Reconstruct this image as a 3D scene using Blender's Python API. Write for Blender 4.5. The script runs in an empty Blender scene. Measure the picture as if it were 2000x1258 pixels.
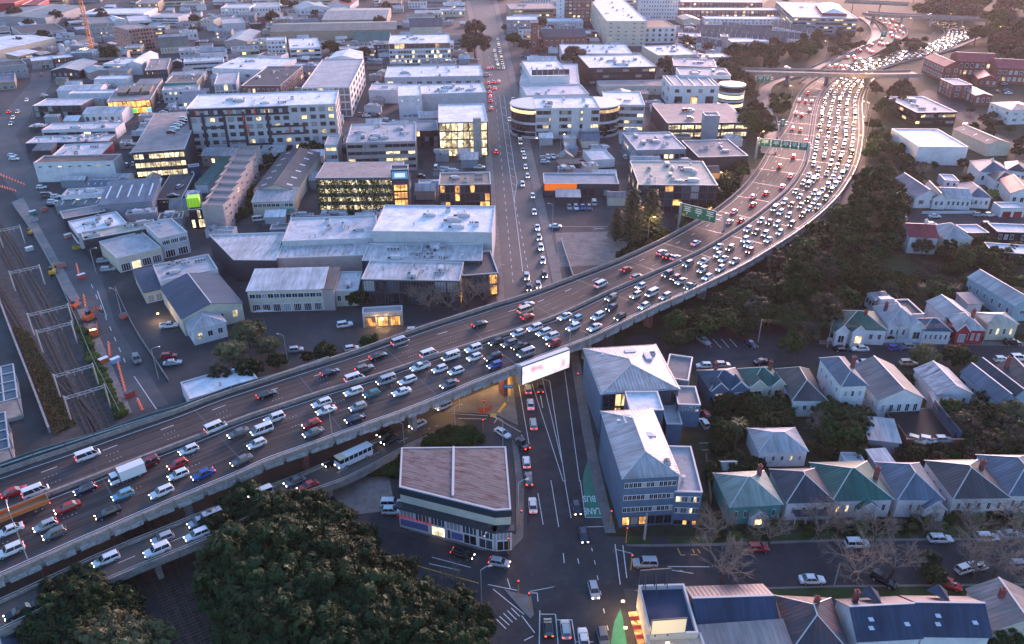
import bpy,math,random
import numpy as np
from mathutils import Vector,Matrix
random.seed(7)
scene=bpy.context.scene
COL=scene.collection
# ------------------------------------------------------------------ camera, sky, sun, exposure
F_PX,CAM_H,PITCH=1555.0,115.0,math.radians(28.5)
cam_data=bpy.data.cameras.new('camera');cam_data.sensor_width=36.0
cam_data.lens=36.0*F_PX/2000.0
cam_data.clip_start=1.0;cam_data.clip_end=9000.0
cam=bpy.data.objects.new('camera',cam_data);COL.objects.link(cam)
cam.location=(0,0,CAM_H);cam.rotation_euler=(math.pi/2-PITCH,0,0)
scene.camera=cam
SUN_EL,SUN_AZ=math.radians(7.0),math.radians(24.0)  # azimuth measured from +Y towards +X
world=bpy.data.worlds.new('World');scene.world=world;world.use_nodes=True
wn=world.node_tree;wn.nodes.clear()
sky=wn.nodes.new('ShaderNodeTexSky');sky.sky_type='NISHITA';sky.sun_disc=False
sky.sun_elevation=SUN_EL;sky.sun_rotation=SUN_AZ
sky.air_density=1.0;sky.dust_density=1.0;sky.ozone_density=3.5
bg=wn.nodes.new('ShaderNodeBackground');bg.inputs['Strength'].default_value=0.15
wo=wn.nodes.new('ShaderNodeOutputWorld')
tint=wn.nodes.new('ShaderNodeMix');tint.data_type='RGBA';tint.blend_type='MULTIPLY';tint.inputs[0].default_value=1.0;tint.inputs[7].default_value=(1.12,0.96,0.97,1)  # evening pink over the whole sky
wn.links.new(sky.outputs[0],tint.inputs[6]);wn.links.new(tint.outputs[2],bg.inputs['Color']);wn.links.new(bg.outputs[0],wo.inputs['Surface'])
sun_data=bpy.data.lights.new('sun','SUN');sun_data.energy=2.1;sun_data.angle=math.radians(22)
sun_data.color=(1.0,0.56,0.52)
sun=bpy.data.objects.new('sun',sun_data);COL.objects.link(sun)
sd=Vector((math.sin(SUN_AZ)*math.cos(SUN_EL),math.cos(SUN_AZ)*math.cos(SUN_EL),math.sin(SUN_EL)))
sun.rotation_euler=sd.to_track_quat('Z','Y').to_euler();sun.location=sd*400
scene.view_settings.view_transform='Standard';scene.view_settings.look='None'
scene.view_settings.gamma=1.0;scene.view_settings.exposure=2.35
scene.view_settings.use_curve_mapping=False
scene.render.engine='CYCLES'
scene.cycles.use_denoising=True;scene.cycles.max_bounces=4;scene.cycles.diffuse_bounces=2
scene.cycles.glossy_bounces=2;scene.cycles.transmission_bounces=2;scene.cycles.volume_bounces=0
scene.cycles.sample_clamp_indirect=4.0;scene.cycles.transparent_max_bounces=4

# ------------------------------------------------------------------ surveying: photo point -> place on a level of the ground
ORG={}
for _c in range(5):
    for _r,_y in enumerate((0,310,620,938)):ORG[_c*10+_r]=(_c*400,_y)
def px(t,p):  # enlarged-view coordinates -> photo pixels (t None: already pixels)
    if t is None:return p[0],p[1]
    o=ORG[t];return o[0]+p[0]/3.93,o[1]+p[1]/3.93
SP,CP=math.sin(PITCH),math.cos(PITCH)
def P(t,p,z=0.0):
    x,y=px(t,p)
    dx,dy=(x-1000.0)/F_PX,(629.0-y)/F_PX
    wy,wz=dy*SP+CP,dy*CP-SP
    k=(z-CAM_H)/wz
    return Vector((dx*k,wy*k,z))
def Pz(t,p,t2,p2):  # height of the point seen at p above the ground point seen at p2
    g=P(t2,p2,0);x,y=px(t,p);dy=(629.0-y)/F_PX
    k=g.y/(dy*SP+CP);return CAM_H+(dy*CP-SP)*k

# ------------------------------------------------------------------ materials
MATS={}
def _new(name):
    m=bpy.data.materials.new(name);m.use_nodes=True
    nt=m.node_tree;b=nt.nodes['Principled BSDF'];return m,nt,b
def _n(nt,kind,**kw):
    n=nt.nodes.new(kind)
    for k,v in kw.items():setattr(n,k,v)
    return n
def c4(c):return(c[0],c[1],c[2],1.0)
def surf(name,col,rough=0.75,var=0.25,scale=0.35,bump=0.0,metal=0.0,dirt=None,dirt_amt=0.5,spec=0.3,coord='Object',rand=0.0,dlo=.5,dhi=.72):
    """painted / mineral surface: colour broken up by two noises, optional stains"""
    if name in MATS:return MATS[name]
    m,nt,b=_new(name);L=nt.links.new
    tc=_n(nt,'ShaderNodeTexCoord')
    n1=_n(nt,'ShaderNodeTexNoise');n1.inputs['Scale'].default_value=scale;n1.inputs['Detail'].default_value=6;n1.inputs['Roughness'].default_value=0.62
    L(tc.outputs[coord],n1.inputs['Vector'])
    mr=_n(nt,'ShaderNodeMapRange');mr.inputs[1].default_value=0.28;mr.inputs[2].default_value=0.72
    mr.inputs[3].default_value=1-var;mr.inputs[4].default_value=1+var
    L(n1.outputs[0],mr.inputs[0])
    hv=_n(nt,'ShaderNodeHueSaturation');hv.inputs['Color'].default_value=c4(col)
    val=mr.outputs[0]
    if rand>0:
        oi=_n(nt,'ShaderNodeObjectInfo');m2=_n(nt,'ShaderNodeMapRange');m2.inputs[3].default_value=1-rand;m2.inputs[4].default_value=1+rand
        L(oi.outputs['Random'],m2.inputs[0]);mu=_n(nt,'ShaderNodeMath',operation='MULTIPLY');L(val,mu.inputs[0]);L(m2.outputs[0],mu.inputs[1]);val=mu.outputs[0]
    L(val,hv.inputs['Value'])
    out=hv.outputs[0]
    if dirt is not None:
        n2=_n(nt,'ShaderNodeTexNoise');n2.inputs['Scale'].default_value=scale*2.7;n2.inputs['Detail'].default_value=8;n2.inputs['Roughness'].default_value=0.7
        L(tc.outputs[coord],n2.inputs['Vector'])
        cr=_n(nt,'ShaderNodeMapRange');cr.inputs[1].default_value=dlo;cr.inputs[2].default_value=dhi;cr.inputs[4].default_value=dirt_amt
        L(n2.outputs[0],cr.inputs[0])
        mx=_n(nt,'ShaderNodeMix',data_type='RGBA');L(cr.outputs[0],mx.inputs[0]);L(out,mx.inputs[6]);mx.inputs[7].default_value=c4(dirt);out=mx.outputs[2]
    L(out,b.inputs['Base Color'])
    b.inputs['Roughness'].default_value=rough;b.inputs['Metallic'].default_value=metal
    b.inputs['Specular IOR Level'].default_value=spec
    if bump>0:
        n3=_n(nt,'ShaderNodeTexNoise');n3.inputs['Scale'].default_value=scale*14;n3.inputs['Detail'].default_value=4
        L(tc.outputs[coord],n3.inputs['Vector'])
        bp=_n(nt,'ShaderNodeBump');bp.inputs['Strength'].default_value=bump;bp.inputs['Distance'].default_value=0.15
        L(n3.outputs[0],bp.inputs['Height']);L(bp.outputs[0],b.inputs['Normal'])
    MATS[name]=m;return m
def roofmat(name,col,rib=0.9,axis='X',rough=0.45,rust=None,rust_amt=0.5,var=0.16,metal=0.0):
    """ribbed sheet roofing: fine relief, sheet-to-sheet tone, run-off streaks along the fall, stains"""
    if name in MATS:return MATS[name]
    m,nt,b=_new(name);L=nt.links.new
    tc=_n(nt,'ShaderNodeTexCoord');sx=_n(nt,'ShaderNodeSeparateXYZ');L(tc.outputs['Object'],sx.inputs[0])
    u,v=(sx.outputs[0],sx.outputs[1])if axis=='X' else(sx.outputs[1],sx.outputs[0])
    def mul(a,k):
        q=_n(nt,'ShaderNodeMath',operation='MULTIPLY');L(a,q.inputs[0]);q.inputs[1].default_value=k;return q.outputs[0]
    fl=_n(nt,'ShaderNodeMath',operation='FLOOR');L(mul(u,1.0/(rib*2)),fl.inputs[0])
    wn_=_n(nt,'ShaderNodeTexWhiteNoise',noise_dimensions='1D');L(fl.outputs[0],wn_.inputs['W'])
    cx=_n(nt,'ShaderNodeCombineXYZ');L(mul(u,1.1),cx.inputs[0]);L(mul(v,0.16),cx.inputs[1])
    ns=_n(nt,'ShaderNodeTexNoise');ns.inputs['Scale'].default_value=1.0;ns.inputs['Detail'].default_value=5;L(cx.outputs[0],ns.inputs['Vector'])
    nb=_n(nt,'ShaderNodeTexNoise');nb.inputs['Scale'].default_value=0.16;nb.inputs['Detail'].default_value=6;L(tc.outputs['Object'],nb.inputs['Vector'])
    s1=_n(nt,'ShaderNodeMath',operation='ADD');L(ns.outputs[0],s1.inputs[0]);L(nb.outputs[0],s1.inputs[1])
    s2=_n(nt,'ShaderNodeMath',operation='ADD');L(s1.outputs[0],s2.inputs[0]);L(mul(wn_.outputs[0],0.18),s2.inputs[1])
    mr=_n(nt,'ShaderNodeMapRange');mr.inputs[1].default_value=0.75;mr.inputs[2].default_value=1.6;mr.inputs[3].default_value=1-var*1.6;mr.inputs[4].default_value=1+var
    L(s2.outputs[0],mr.inputs[0])
    hv=_n(nt,'ShaderNodeHueSaturation');hv.inputs['Color'].default_value=c4(col);L(mr.outputs[0],hv.inputs['Value'])
    out=hv.outputs[0]
    if rust is not None:
        n2=_n(nt,'ShaderNodeTexNoise');n2.inputs['Scale'].default_value=1.0;n2.inputs['Detail'].default_value=9;n2.inputs['Roughness'].default_value=0.72
        c2=_n(nt,'ShaderNodeCombineXYZ');L(mul(u,0.75),c2.inputs[0]);L(mul(v,0.22),c2.inputs[1]);L(c2.outputs[0],n2.inputs['Vector'])
        cr=_n(nt,'ShaderNodeMapRange');cr.inputs[1].default_value=0.47;cr.inputs[2].default_value=0.66;cr.inputs[4].default_value=rust_amt
        L(n2.outputs[0],cr.inputs[0])
        mx=_n(nt,'ShaderNodeMix',data_type='RGBA');L(cr.outputs[0],mx.inputs[0]);L(out,mx.inputs[6]);mx.inputs[7].default_value=c4(rust);out=mx.outputs[2]
    L(out,b.inputs['Base Color']);b.inputs['Roughness'].default_value=rough;b.inputs['Metallic'].default_value=metal
    b.inputs['Specular IOR Level'].default_value=0.22
    w=_n(nt,'ShaderNodeMath',operation='SINE');L(mul(u,2*math.pi/rib),w.inputs[0])
    bp=_n(nt,'ShaderNodeBump');bp.inputs['Strength'].default_value=0.28;bp.inputs['Distance'].default_value=0.05
    L(w.outputs[0],bp.inputs['Height']);L(bp.outputs[0],b.inputs['Normal'])
    MATS[name]=m;return m
def plain(name,col,rough=0.5,metal=0.0,emit=0.0,spec=0.5,coat=0.0):
    if name in MATS:return MATS[name]
    m,nt,b=_new(name)
    b.inputs['Base Color'].default_value=c4(col);b.inputs['Roughness'].default_value=rough
    b.inputs['Metallic'].default_value=metal;b.inputs['Specular IOR Level'].default_value=spec
    b.inputs['Coat Weight'].default_value=coat
    if emit>0:
        b.inputs['Emission Color'].default_value=c4(col);b.inputs['Emission Strength'].default_value=emit
    MATS[name]=m;return m
def litmat(name,col,strength):
    """a lit room seen through its glazing: uneven, with dark furniture shapes"""
    if name in MATS:return MATS[name]
    m,nt,b=_new(name);L=nt.links.new
    tc=_n(nt,'ShaderNodeTexCoord');oi=_n(nt,'ShaderNodeObjectInfo')
    ad=_n(nt,'ShaderNodeVectorMath',operation='ADD');L(tc.outputs['Object'],ad.inputs[0]);L(oi.outputs['Location'],ad.inputs[1])
    v=_n(nt,'ShaderNodeTexVoronoi');v.inputs['Scale'].default_value=1.7;L(ad.outputs[0],v.inputs['Vector'])
    n=_n(nt,'ShaderNodeTexNoise');n.inputs['Scale'].default_value=0.9;n.inputs['Detail'].default_value=4;L(ad.outputs[0],n.inputs['Vector'])
    mu=_n(nt,'ShaderNodeMath',operation='MULTIPLY');L(v.outputs['Color'],mu.inputs[0]);L(n.outputs[0],mu.inputs[1])
    mr=_n(nt,'ShaderNodeMapRange');mr.inputs[1].default_value=0.06;mr.inputs[2].default_value=0.42;mr.inputs[3].default_value=0.12*strength;mr.inputs[4].default_value=strength
    L(mu.outputs[0],mr.inputs[0])
    r2=_n(nt,'ShaderNodeMapRange');r2.inputs[3].default_value=0.35;r2.inputs[4].default_value=1.25;L(oi.outputs['Random'],r2.inputs[0])
    m3=_n(nt,'ShaderNodeMath',operation='MULTIPLY');L(mr.outputs[0],m3.inputs[0]);L(r2.outputs[0],m3.inputs[1])
    b.inputs['Base Color'].default_value=(0.03,0.03,0.035,1);b.inputs['Roughness'].default_value=0.12
    b.inputs['Emission Color'].default_value=c4(col);L(m3.outputs[0],b.inputs['Emission Strength'])
    MATS[name]=m;return m
GLASS=plain('glass_dark',(0.018,0.022,0.03),0.08,spec=0.8)
GLASS2=plain('glass_blue',(0.05,0.065,0.085),0.1,spec=0.9)
CURTAIN=plain('glass_blind',(0.30,0.30,0.32),0.25,spec=0.6)
LITW=litmat('lit_warm',(1.0,0.64,0.30),0.75)
LITY=litmat('lit_yellow',(1.0,0.80,0.46),0.6)
LITO=litmat('lit_orange',(1.0,0.45,0.12),0.8)
FRAME_W=plain('frame_white',(0.62,0.62,0.64),0.5)
FRAME_D=plain('frame_dark',(0.05,0.05,0.06),0.45)
CONC=surf('concrete',(0.30,0.28,0.27),0.85,0.25,0.4,0.15,dirt=(0.12,0.11,0.11),dirt_amt=0.6)
STEEL=plain('galvanised',(0.42,0.43,0.45),0.45,0.5)
UNIT=surf('unit_paint',(0.45,0.45,0.47),0.5,0.15,1.0,rand=0.25)
WHITE_LINE=surf('road_paint',(0.62,0.62,0.62),0.7,0.25,1.5,dirt=(0.2,0.2,0.2),dirt_amt=0.5)
YELLOW_LINE=surf('road_paint_yellow',(0.65,0.36,0.05),0.7,0.2,1.5)

# ------------------------------------------------------------------ mesh building
class MB:
    def __init__(s):s.v=[];s.f=[];s.m=[]
    def face(s,pts,m=0):
        i=len(s.v);s.v.extend([tuple(p)for p in pts]);s.f.append(tuple(range(i,i+len(pts))));s.m.append(m);return s
    def box(s,c,d,rz=0.0,m=0,taper=1.0):
        hx,hy,hz=d[0]/2,d[1]/2,d[2]/2;co,si=math.cos(rz),math.sin(rz);i=len(s.v)
        for z,k in((-hz,1.0),(hz,taper)):
            for x,y in((-hx,-hy),(hx,-hy),(hx,hy),(-hx,hy)):
                x*=k;y*=k
                s.v.append((c[0]+x*co-y*si,c[1]+x*si+y*co,c[2]+z))
        for q in((3,2,1,0),(4,5,6,7),(0,1,5,4),(1,2,6,5),(2,3,7,6),(3,0,4,7)):
            s.f.append(tuple(i+k for k in q));s.m.append(m)
        return s
    def prism(s,poly,z0,z1,m=0,mtop=None,bottom=False,top=True):
        n=len(poly);i=len(s.v)
        for p in poly:s.v.append((p[0],p[1],z0))
        for p in poly:s.v.append((p[0],p[1],z1))
        for k in range(n):
            j=(k+1)%n;s.f.append((i+k,i+j,i+n+j,i+n+k));s.m.append(m)
        if top:s.f.append(tuple(i+n+k for k in range(n)));s.m.append(m if mtop is None else mtop)
        if bottom:s.f.append(tuple(i+k for k in reversed(range(n))));s.m.append(m)
        return s
    def tube(s,a,b,r0,r1=None,n=6,m=0,cap=True):
        r1=r0 if r1 is None else r1;a,b=Vector(a),Vector(b);d=(b-a)
        if d.length<1e-6:return s
        d.normalize();u=d.orthogonal().normalized();w=d.cross(u);i=len(s.v)
        for q,r in((a,r0),(b,r1)):
            for k in range(n):
                t=2*math.pi*k/n;s.v.append(tuple(q+u*(math.cos(t)*r)+w*(math.sin(t)*r)))
        for k in range(n):
            j=(k+1)%n;s.f.append((i+k,i+j,i+n+j,i+n+k));s.m.append(m)
        if cap:
            s.f.append(tuple(i+n+k for k in range(n)));s.m.append(m);s.f.append(tuple(i+k for k in reversed(range(n))));s.m.append(m)
        return s
    def beam(s,a,b,w,h,m=0):
        a,b=Vector(a),Vector(b);d=(b-a);L_=d.length;d.normalize()
        up=Vector((0,0,1))if abs(d.z)<0.95 else Vector((1,0,0))
        x=d.cross(up).normalized()*(w/2);y=x.cross(d).normalized()*(h/2);i=len(s.v)
        for q in(a,b):
            for sx,sy in((-1,-1),(1,-1),(1,1),(-1,1)):s.v.append(tuple(q+x*sx+y*sy))
        for q in((3,2,1,0),(4,5,6,7),(0,1,5,4),(1,2,6,5),(2,3,7,6),(3,0,4,7)):
            s.f.append(tuple(i+k for k in q));s.m.append(m)
        return s
    def mesh(s,name,mats,smooth=False):
        me=bpy.data.meshes.new(name);me.from_pydata(s.v,[],s.f)
        for mt in(mats if isinstance(mats,(list,tuple))else[mats]):me.materials.append(mt)
        if any(s.m):me.polygons.foreach_set('material_index',s.m)
        if smooth:me.polygons.foreach_set('use_smooth',[True]*len(s.f))
        me.update();return me
    def build(s,name,mats,parent=None,smooth=False):
        return link(name,s.mesh(name,mats,smooth),parent)
def link(name,data,parent=None,loc=None,rz=None,scale=None):
    o=bpy.data.objects.new(name,data);COL.objects.link(o)
    if parent is not None:o.parent=parent
    if loc is not None:o.location=loc
    if rz is not None:o.rotation_euler=(0,0,rz)
    if scale is not None:o.scale=scale
    return o
def tag(o,label=None,cat=None,group=None,kind=None):
    if label:o['label']=label
    if cat:o['category']=cat
    if group:o['group']=group
    if kind:o['kind']=kind
    return o
def empty(name,loc=(0,0,0),rz=0.0,label=None,cat=None,group=None,scale=None):
    o=link(name,None,None,loc,rz,scale);o.empty_display_size=0.5
    return tag(o,label,cat,group)
def copy_tree(o,parent=None):
    c=o.copy();COL.objects.link(c);c.parent=parent
    for ch in o.children:copy_tree(ch,c)
    return c
_o=['first','second','third','fourth','fifth','sixth','seventh','eighth','ninth']
ORD=_o+['tenth','eleventh','twelfth','thirteenth','fourteenth','fifteenth','sixteenth','seventeenth','eighteenth','nineteenth']
for _d in('twent','thirt','fort','fift','sixt','sevent','eight','ninet'):ORD+=[_d+'ieth']+[_d+'y-'+q for q in _o]
_h=ORD[:99]
for _d in('one','two','three'):ORD+=[_d+' hundredth']+[_d+' hundred and '+q for q in _h]
def ordn(i):return ORD[i]
def text_mesh(text,size,mat,name='lettering',align='CENTER',bold=.012):
    """lettering as a plain mesh"""
    cu=bpy.data.curves.new(name,'FONT');cu.body=text;cu.size=size;cu.align_x=align;cu.align_y='CENTER';cu.offset=bold*size;cu.resolution_u=2
    tmp=bpy.data.objects.new(name,cu);COL.objects.link(tmp);dg=bpy.context.evaluated_depsgraph_get()
    me=bpy.data.meshes.new_from_object(tmp.evaluated_get(dg));bpy.data.objects.remove(tmp);bpy.data.curves.remove(cu)
    me.materials.clear();me.materials.append(mat);return me
# ------------------------------------------------------------------ ground, streets, railway land
ASPH=surf('asphalt',(0.044,0.043,0.048),0.8,0.35,0.12,0.12,dirt=(0.075,0.072,0.074),dirt_amt=0.6,spec=0.2)
ASPH2=surf('asphalt_worn',(0.082,0.076,0.082),0.7,0.3,0.1,0.12,dirt=(0.05,0.05,0.052),dirt_amt=0.6)
YARD=surf('yard',(0.052,0.049,0.053),0.8,0.4,0.05,0.15,dirt=(0.085,0.08,0.083),dirt_amt=0.6)
PAVE=surf('paving',(0.17,0.155,0.15),0.85,0.25,0.3,0.1,dirt=(0.09,0.085,0.08),dirt_amt=0.6)
GRASSM=surf('lawn',(0.035,0.06,0.018),0.95,0.45,0.35,0.4,dirt=(0.06,0.055,0.03),dirt_amt=0.6)
SOIL=surf('garden_soil',(0.035,0.042,0.022),0.95,0.5,0.25,0.3,dirt=(0.05,0.04,0.03),dirt_amt=0.6)
BALL=surf('ballast',(0.075,0.062,0.06),0.95,0.4,0.5,0.5,dirt=(0.06,0.045,0.04),dirt_amt=0.6)
GRAV=surf('gravel_lot',(0.26,0.21,0.19),0.95,0.35,0.25,0.4,dirt=(0.10,0.085,0.08),dirt_amt=0.8)
DRYG=surf('dry_grass',(0.16,0.11,0.06),0.95,0.5,0.5,0.4,dirt=(0.06,0.07,0.02),dirt_amt=0.8)
CONCRD=surf('concrete_road',(0.26,0.235,0.225),0.85,0.25,0.25,0.15,dirt=(0.12,0.11,0.1),dirt_amt=0.7)
GREENL=surf('bus_lane_green',(0.035,0.20,0.13),0.7,0.2,0.6)
REDPAV=surf('red_paving',(0.28,0.04,0.03),0.8,0.2,0.6)
g=MB().face([(-2600,-300,0),(2600,-300,0),(2600,4200,0),(-2600,4200,0)]).build('ground',YARD);tag(g,kind='structure')
def sheet(name,t,pts,mat,z=0.02,kind='structure',thick=0.0):
    w=[P(t,p,z)for p in pts];mb=MB()
    if thick>0:mb.prism([(q.x,q.y)for q in w],0.0,z)
    else:mb.face(w)
    # keep the face up
    o=mb.build(name,mat)
    if o.data.polygons[-1].normal.z<0:o.data.flip_normals()
    return tag(o,kind=kind)
T=None
sheet('street_long',T,[(918,0),(942,102),(963,318),(987,587),(1004,760),(1112,760),(1080,557),(1029,318),(984,102),(962,0)],ASPH2,0.03)
sheet('pavement_long_west',T,[(908,0),(931,102),(949,318),(970,587),(985,740),(1000,740),(986.5,587),(962.5,318),(941.5,102),(917.5,0)],PAVE,0.15,thick=1)
sheet('pavement_long_east',T,[(962.5,0),(984.5,102),(1029.5,318),(1080.5,557),(1108,700),(1132,700),(1101,557),(1045,318),(995,102),(971,0)],PAVE,0.15,thick=1)
sheet('street_lower',T,[(1003,740),(1010,830),(1029,938),(1030,1050),(1010,1080),(995,1110),(1000,1180),(1030,1258),(1040,1300),(1262,1300),(1245,1258),(1215,1140),(1182,1040),(1156,940),(1138,849),(1112,690)],ASPH,0.032)
sheet('street_side',T,[(640,985),(690,1010),(800,1047),(942,1085),(1003,1083),(1027,1052),(1100,1060),(1060,1300),(985,1300),(955,1195),(900,1130),(800,1100),(640,1055)],ASPH,0.028)
sheet('street_cross',T,[(1160,1050),(1260,1068),(1400,1066),(1620,1058),(2020,1054),(2020,1138),(1620,1142),(1500,1146),(1235,1150),(1150,1150)],ASPH,0.024)
sheet('street_terrace',T,[(1225,655),(1345,645),(1530,640),(1560,668),(1620,672),(2030,676),(2030,712),(1700,714),(1560,712),(1330,722),(1240,715)],ASPH,0.024)
sheet('street_upper',T,[(1752,400),(1800,414),(2030,418),(2030,443),(1850,441),(1758,436)],ASPH,0.024)
sheet('street_school',T,[(1790,185),(1850,215),(1900,262),(2030,320),(2030,292),(1945,262),(1915,225),(1860,190),(1810,175)],ASPH,0.024)
sheet('street_rail_side',T,[(84,386),(198,539),(224,630),(330,790),(253,810),(205,700),(153,590),(110,520),(40,385)],ASPH2,0.024)
sheet('path_concrete',T,[(25,394),(45,386),(110,500),(160,590),(150,605),(120,560),(95,510),(60,450)],CONCRD,0.04)
sheet('path_works',T,[(150,605),(170,600),(258,805),(243,810)],GRAV,0.042)
sheet('street_far_west',T,[(-20,250),(30,195),(60,160),(62,128),(100,138),(98,170),(66,205),(55,235),(30,262),(60,320),(100,395),(40,395),(0,340),(-30,330)],ASPH2,0.022)
sheet('street_cross_west',T,[(205,540),(260,520),(400,468),(405,478),(300,515),(215,560)],ASPH,0.02)
sheet('street_mid',T,[(1075,430),(1250,428),(1250,448),(1078,452)],ASPH,0.02)
sheet('ground_lot',T,[(1085,455),(1195,452),(1230,480),(1215,515),(1090,522)],GRAV,0.02)
sheet('ground_railway',T,[(-60,400),(30,480),(95,560),(150,610),(235,815),(330,1010),(480,1300),(235,1300),(150,1010),(95,850),(50,720),(0,600),(-60,520)],BALL,0.02)
sheet('ground_bank',T,[(28,640),(55,650),(150,830),(110,850),(80,780)],DRYG,0.06)
sheet('lawn_rail_bank',T,[(140,620),(155,632),(243,808),(225,815),(170,700)],GRASSM,0.06)
sheet('ground_gardens',T,[(1200,640),(1290,520),(1470,520),(1560,460),(1690,380),(1690,240),(1700,150),(2040,120),(2040,1045),(1180,1048)],SOIL,0.008)
sheet('ground_park',T,[(1400,90),(1480,20),(1560,-60),(2200,-60),(2200,140),(1700,150),(1480,330),(1440,330),(1470,230)],SOIL,0.012)
sheet('lawn_back',T,[(1725,500),(1775,495),(1780,530),(1725,528)],GRASSM,0.03)
sheet('lawn_verge_north',T,[(1222,1048),(1270,1050),(1270,1064),(1222,1063)],GRASSM,0.05)
sheet('lawn_verge_middle',T,[(1308,1050),(1560,1040),(1780,1030),(1780,1052),(1560,1058),(1308,1065)],GRASSM,0.05)
sheet('lawn_verge_east',T,[(1800,1028),(2030,1024),(2030,1048),(1800,1052)],GRASSM,0.05)
sheet('lawn_verge_south',T,[(1500,1150),(1750,1141),(2030,1134),(2030,1165),(1500,1170)],GRASSM,0.05)
sheet('lawn_motorway_gore',T,[(1505,185),(1530,190),(1540,225),(1525,262)],GRASSM,0.05)
sheet('car_park_terrace',T,[(1345,640),(1530,636),(1545,668),(1345,668)],ASPH,0.02)
sheet('pavement_terrace',T,[(1600,664),(2030,668),(2030,675.5),(1600,671.5)],PAVE,0.14,thick=1)
sheet('pavement_lower_east',T,[(1112.5,690),(1138.5,849),(1156.5,940),(1182.5,1040),(1203,1040),(1178,940),(1158,849),(1130,690)],PAVE,0.14,thick=1)
sheet('pavement_corner',T,[(775,985),(800,1036),(942,1074),(998,1075),(1022,1050),(1024,950),(1010,860),(1000,860),(1008,940),(1008,1045)],PAVE,0.14,thick=1)
sheet('pavement_cross',T,[(1222,1063.5),(1400,1061),(1620,1053),(2030,1049),(2030,1053),(1620,1057.5),(1400,1065.5),(1260,1067.5),(1225,1066)],PAVE,0.14,thick=1)
sheet('pavement_south',T,[(1240,1152),(1500,1147),(1620,1143),(2030,1139),(2030,1143),(1620,1147),(1500,1151),(1250,1157)],PAVE,0.14,thick=1)
sheet('traffic_island',T,[(984,1150),(1000,1156),(1037,1163),(1043,1200),(1036,1208),(1020,1192)],PAVE,0.16,thick=1)
sheet('pavement_triangle',T,[(870,792),(1000,740),(1012,830),(975,812),(930,806),(868,805)],PAVE,0.15,thick=1)
sheet('lawn_ramp',T,[(740,880),(800,848),(870,835),(930,835),(950,865),(790,868),(785,930),(720,930)],GRASSM,0.05)
sheet('ground_verge',T,[(640,960),(700,930),(760,930),(770,985),(740,1000),(690,1005)],GRAV,0.012)

# ------------------------------------------------------------------ painted markings
def marks(name,segs,mat,z,parent_road,w=0.14):
    mb=MB()
    for a,b in segs:
        A,B=P(T,a,z),P(T,b,z);d=(B-A);d.normalize();n=Vector((-d.y,d.x,0))*(w/2)
        mb.face([A+n,A-n,B-n,B+n])
    o=mb.build(name,mat);fix_up(o)
    r=bpy.data.objects.get(parent_road)
    if r:o.parent=r
    return o
def fix_up(o):
    import bmesh as bm_
    b=bm_.new();b.from_mesh(o.data)
    for f in b.faces:
        if f.normal.z<0:f.normal_flip()
    b.to_mesh(o.data);b.free()
def dashes(a,b,n,fill=0.4):
    out=[]
    for i in range(n):
        t0,t1=i/n,(i+fill)/n
        out.append(((a[0]+(b[0]-a[0])*t0,a[1]+(b[1]-a[1])*t0),(a[0]+(b[0]-a[0])*t1,a[1]+(b[1]-a[1])*t1)))
    return out
def lerp_w(t,pts):return[(px(t,a),px(t,b))for a,b in pts]
longs=[]
for q in range(1):
    # lane dashes of the long street, painted median with hatching
    longs+=dashes((968,200),(1003,560),26)
    longs+=dashes((955,110),(968,200),8)
    longs+=dashes((1005,390),(1038,560),12)
    med=[((975,185),(992,310)),((992,310),(1004,393)),((984,185),(1005,330)),((1010,355),(1004,393)),((1005,330),(1010,355)),((1004,393),(1021,530)),((975,185),(984,185))]
    longs+=med
    for i in range(13):
        k=i/12.0;y=192+k*180
        xl=975+(992-975)*(y-185)/125 if y<310 else 992+(1004-992)*(y-310)/83
        xr=984+(1005-984)*(y-185)/145 if y<330 else 1007
        longs.append(((xl,y),(xr,y+5)))
marks('lane_marking',longs,WHITE_LINE,0.036,'street_long',0.2)
low=lerp_w(22,[((940,510),(1180,1258)),((1020,470),(1170,1110)),((1075,490),(1195,1258)),((1020,470),(1075,490)),((1190,410),(1305,1258)),((830,470),(925,1020)),((1005,600),(1022,695)),((855,900),(915,980)),((670,775),(855,880)),((915,980),(925,1020))])
low+=lerp_w(23,[((1085,0),(1145,360)),((1190,0),(1240,290)),((985,100),(1025,340)),((1310,0),(1350,285)),((1350,285),(1475,285)),((1360,358),(1490,355)),((1000,1028),(1120,1028)),((1120,1028),(1140,1258)),((1000,1000),(995,1258)),((1130,1072),(1250,1072)),((1245,1072),(1275,1258)),((925,865),(980,865)),((980,865),(985,930)),((1270,1240),(1410,1240)),((1290,600),(1300,640)),((1180,560),(1187,635)),((600,800),(825,845)),((640,835),(880,1030)),((860,1040),(960,1170)),((750,755),(775,835)),
    ((1397,520),(1403,545)),((1418,615),(1426,645)),((1440,730),(1447,765)),((1463,850),(1470,880)),((1488,985),(1496,1020)),((1515,1115),(1525,1150))])
marks('lane_marking',low,WHITE_LINE,0.037,'street_lower',0.16)
marks('lane_marking',lerp_w(23,[((170,590),(470,670)),((150,640),(380,690)),((780,980),(845,1045)),((750,1000),(820,1070)),((720,1020),(790,1090)),((690,1045),(765,1112)),((665,1065),(740,1140)),((880,1230),(950,1195))]),WHITE_LINE,0.034,'street_side',0.18)
marks('edge_marking',lerp_w(23,[((0,640),(530,790))]),YELLOW_LINE,0.035,'street_side',0.2)
marks('lane_marking',lerp_w(33,[((410,662),(730,664)),((440,690),(605,715)),((500,690),(540,705)),((5,490),(45,800)),((65,500),(95,750))]),WHITE_LINE,0.036,'street_cross',0.18)
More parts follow.
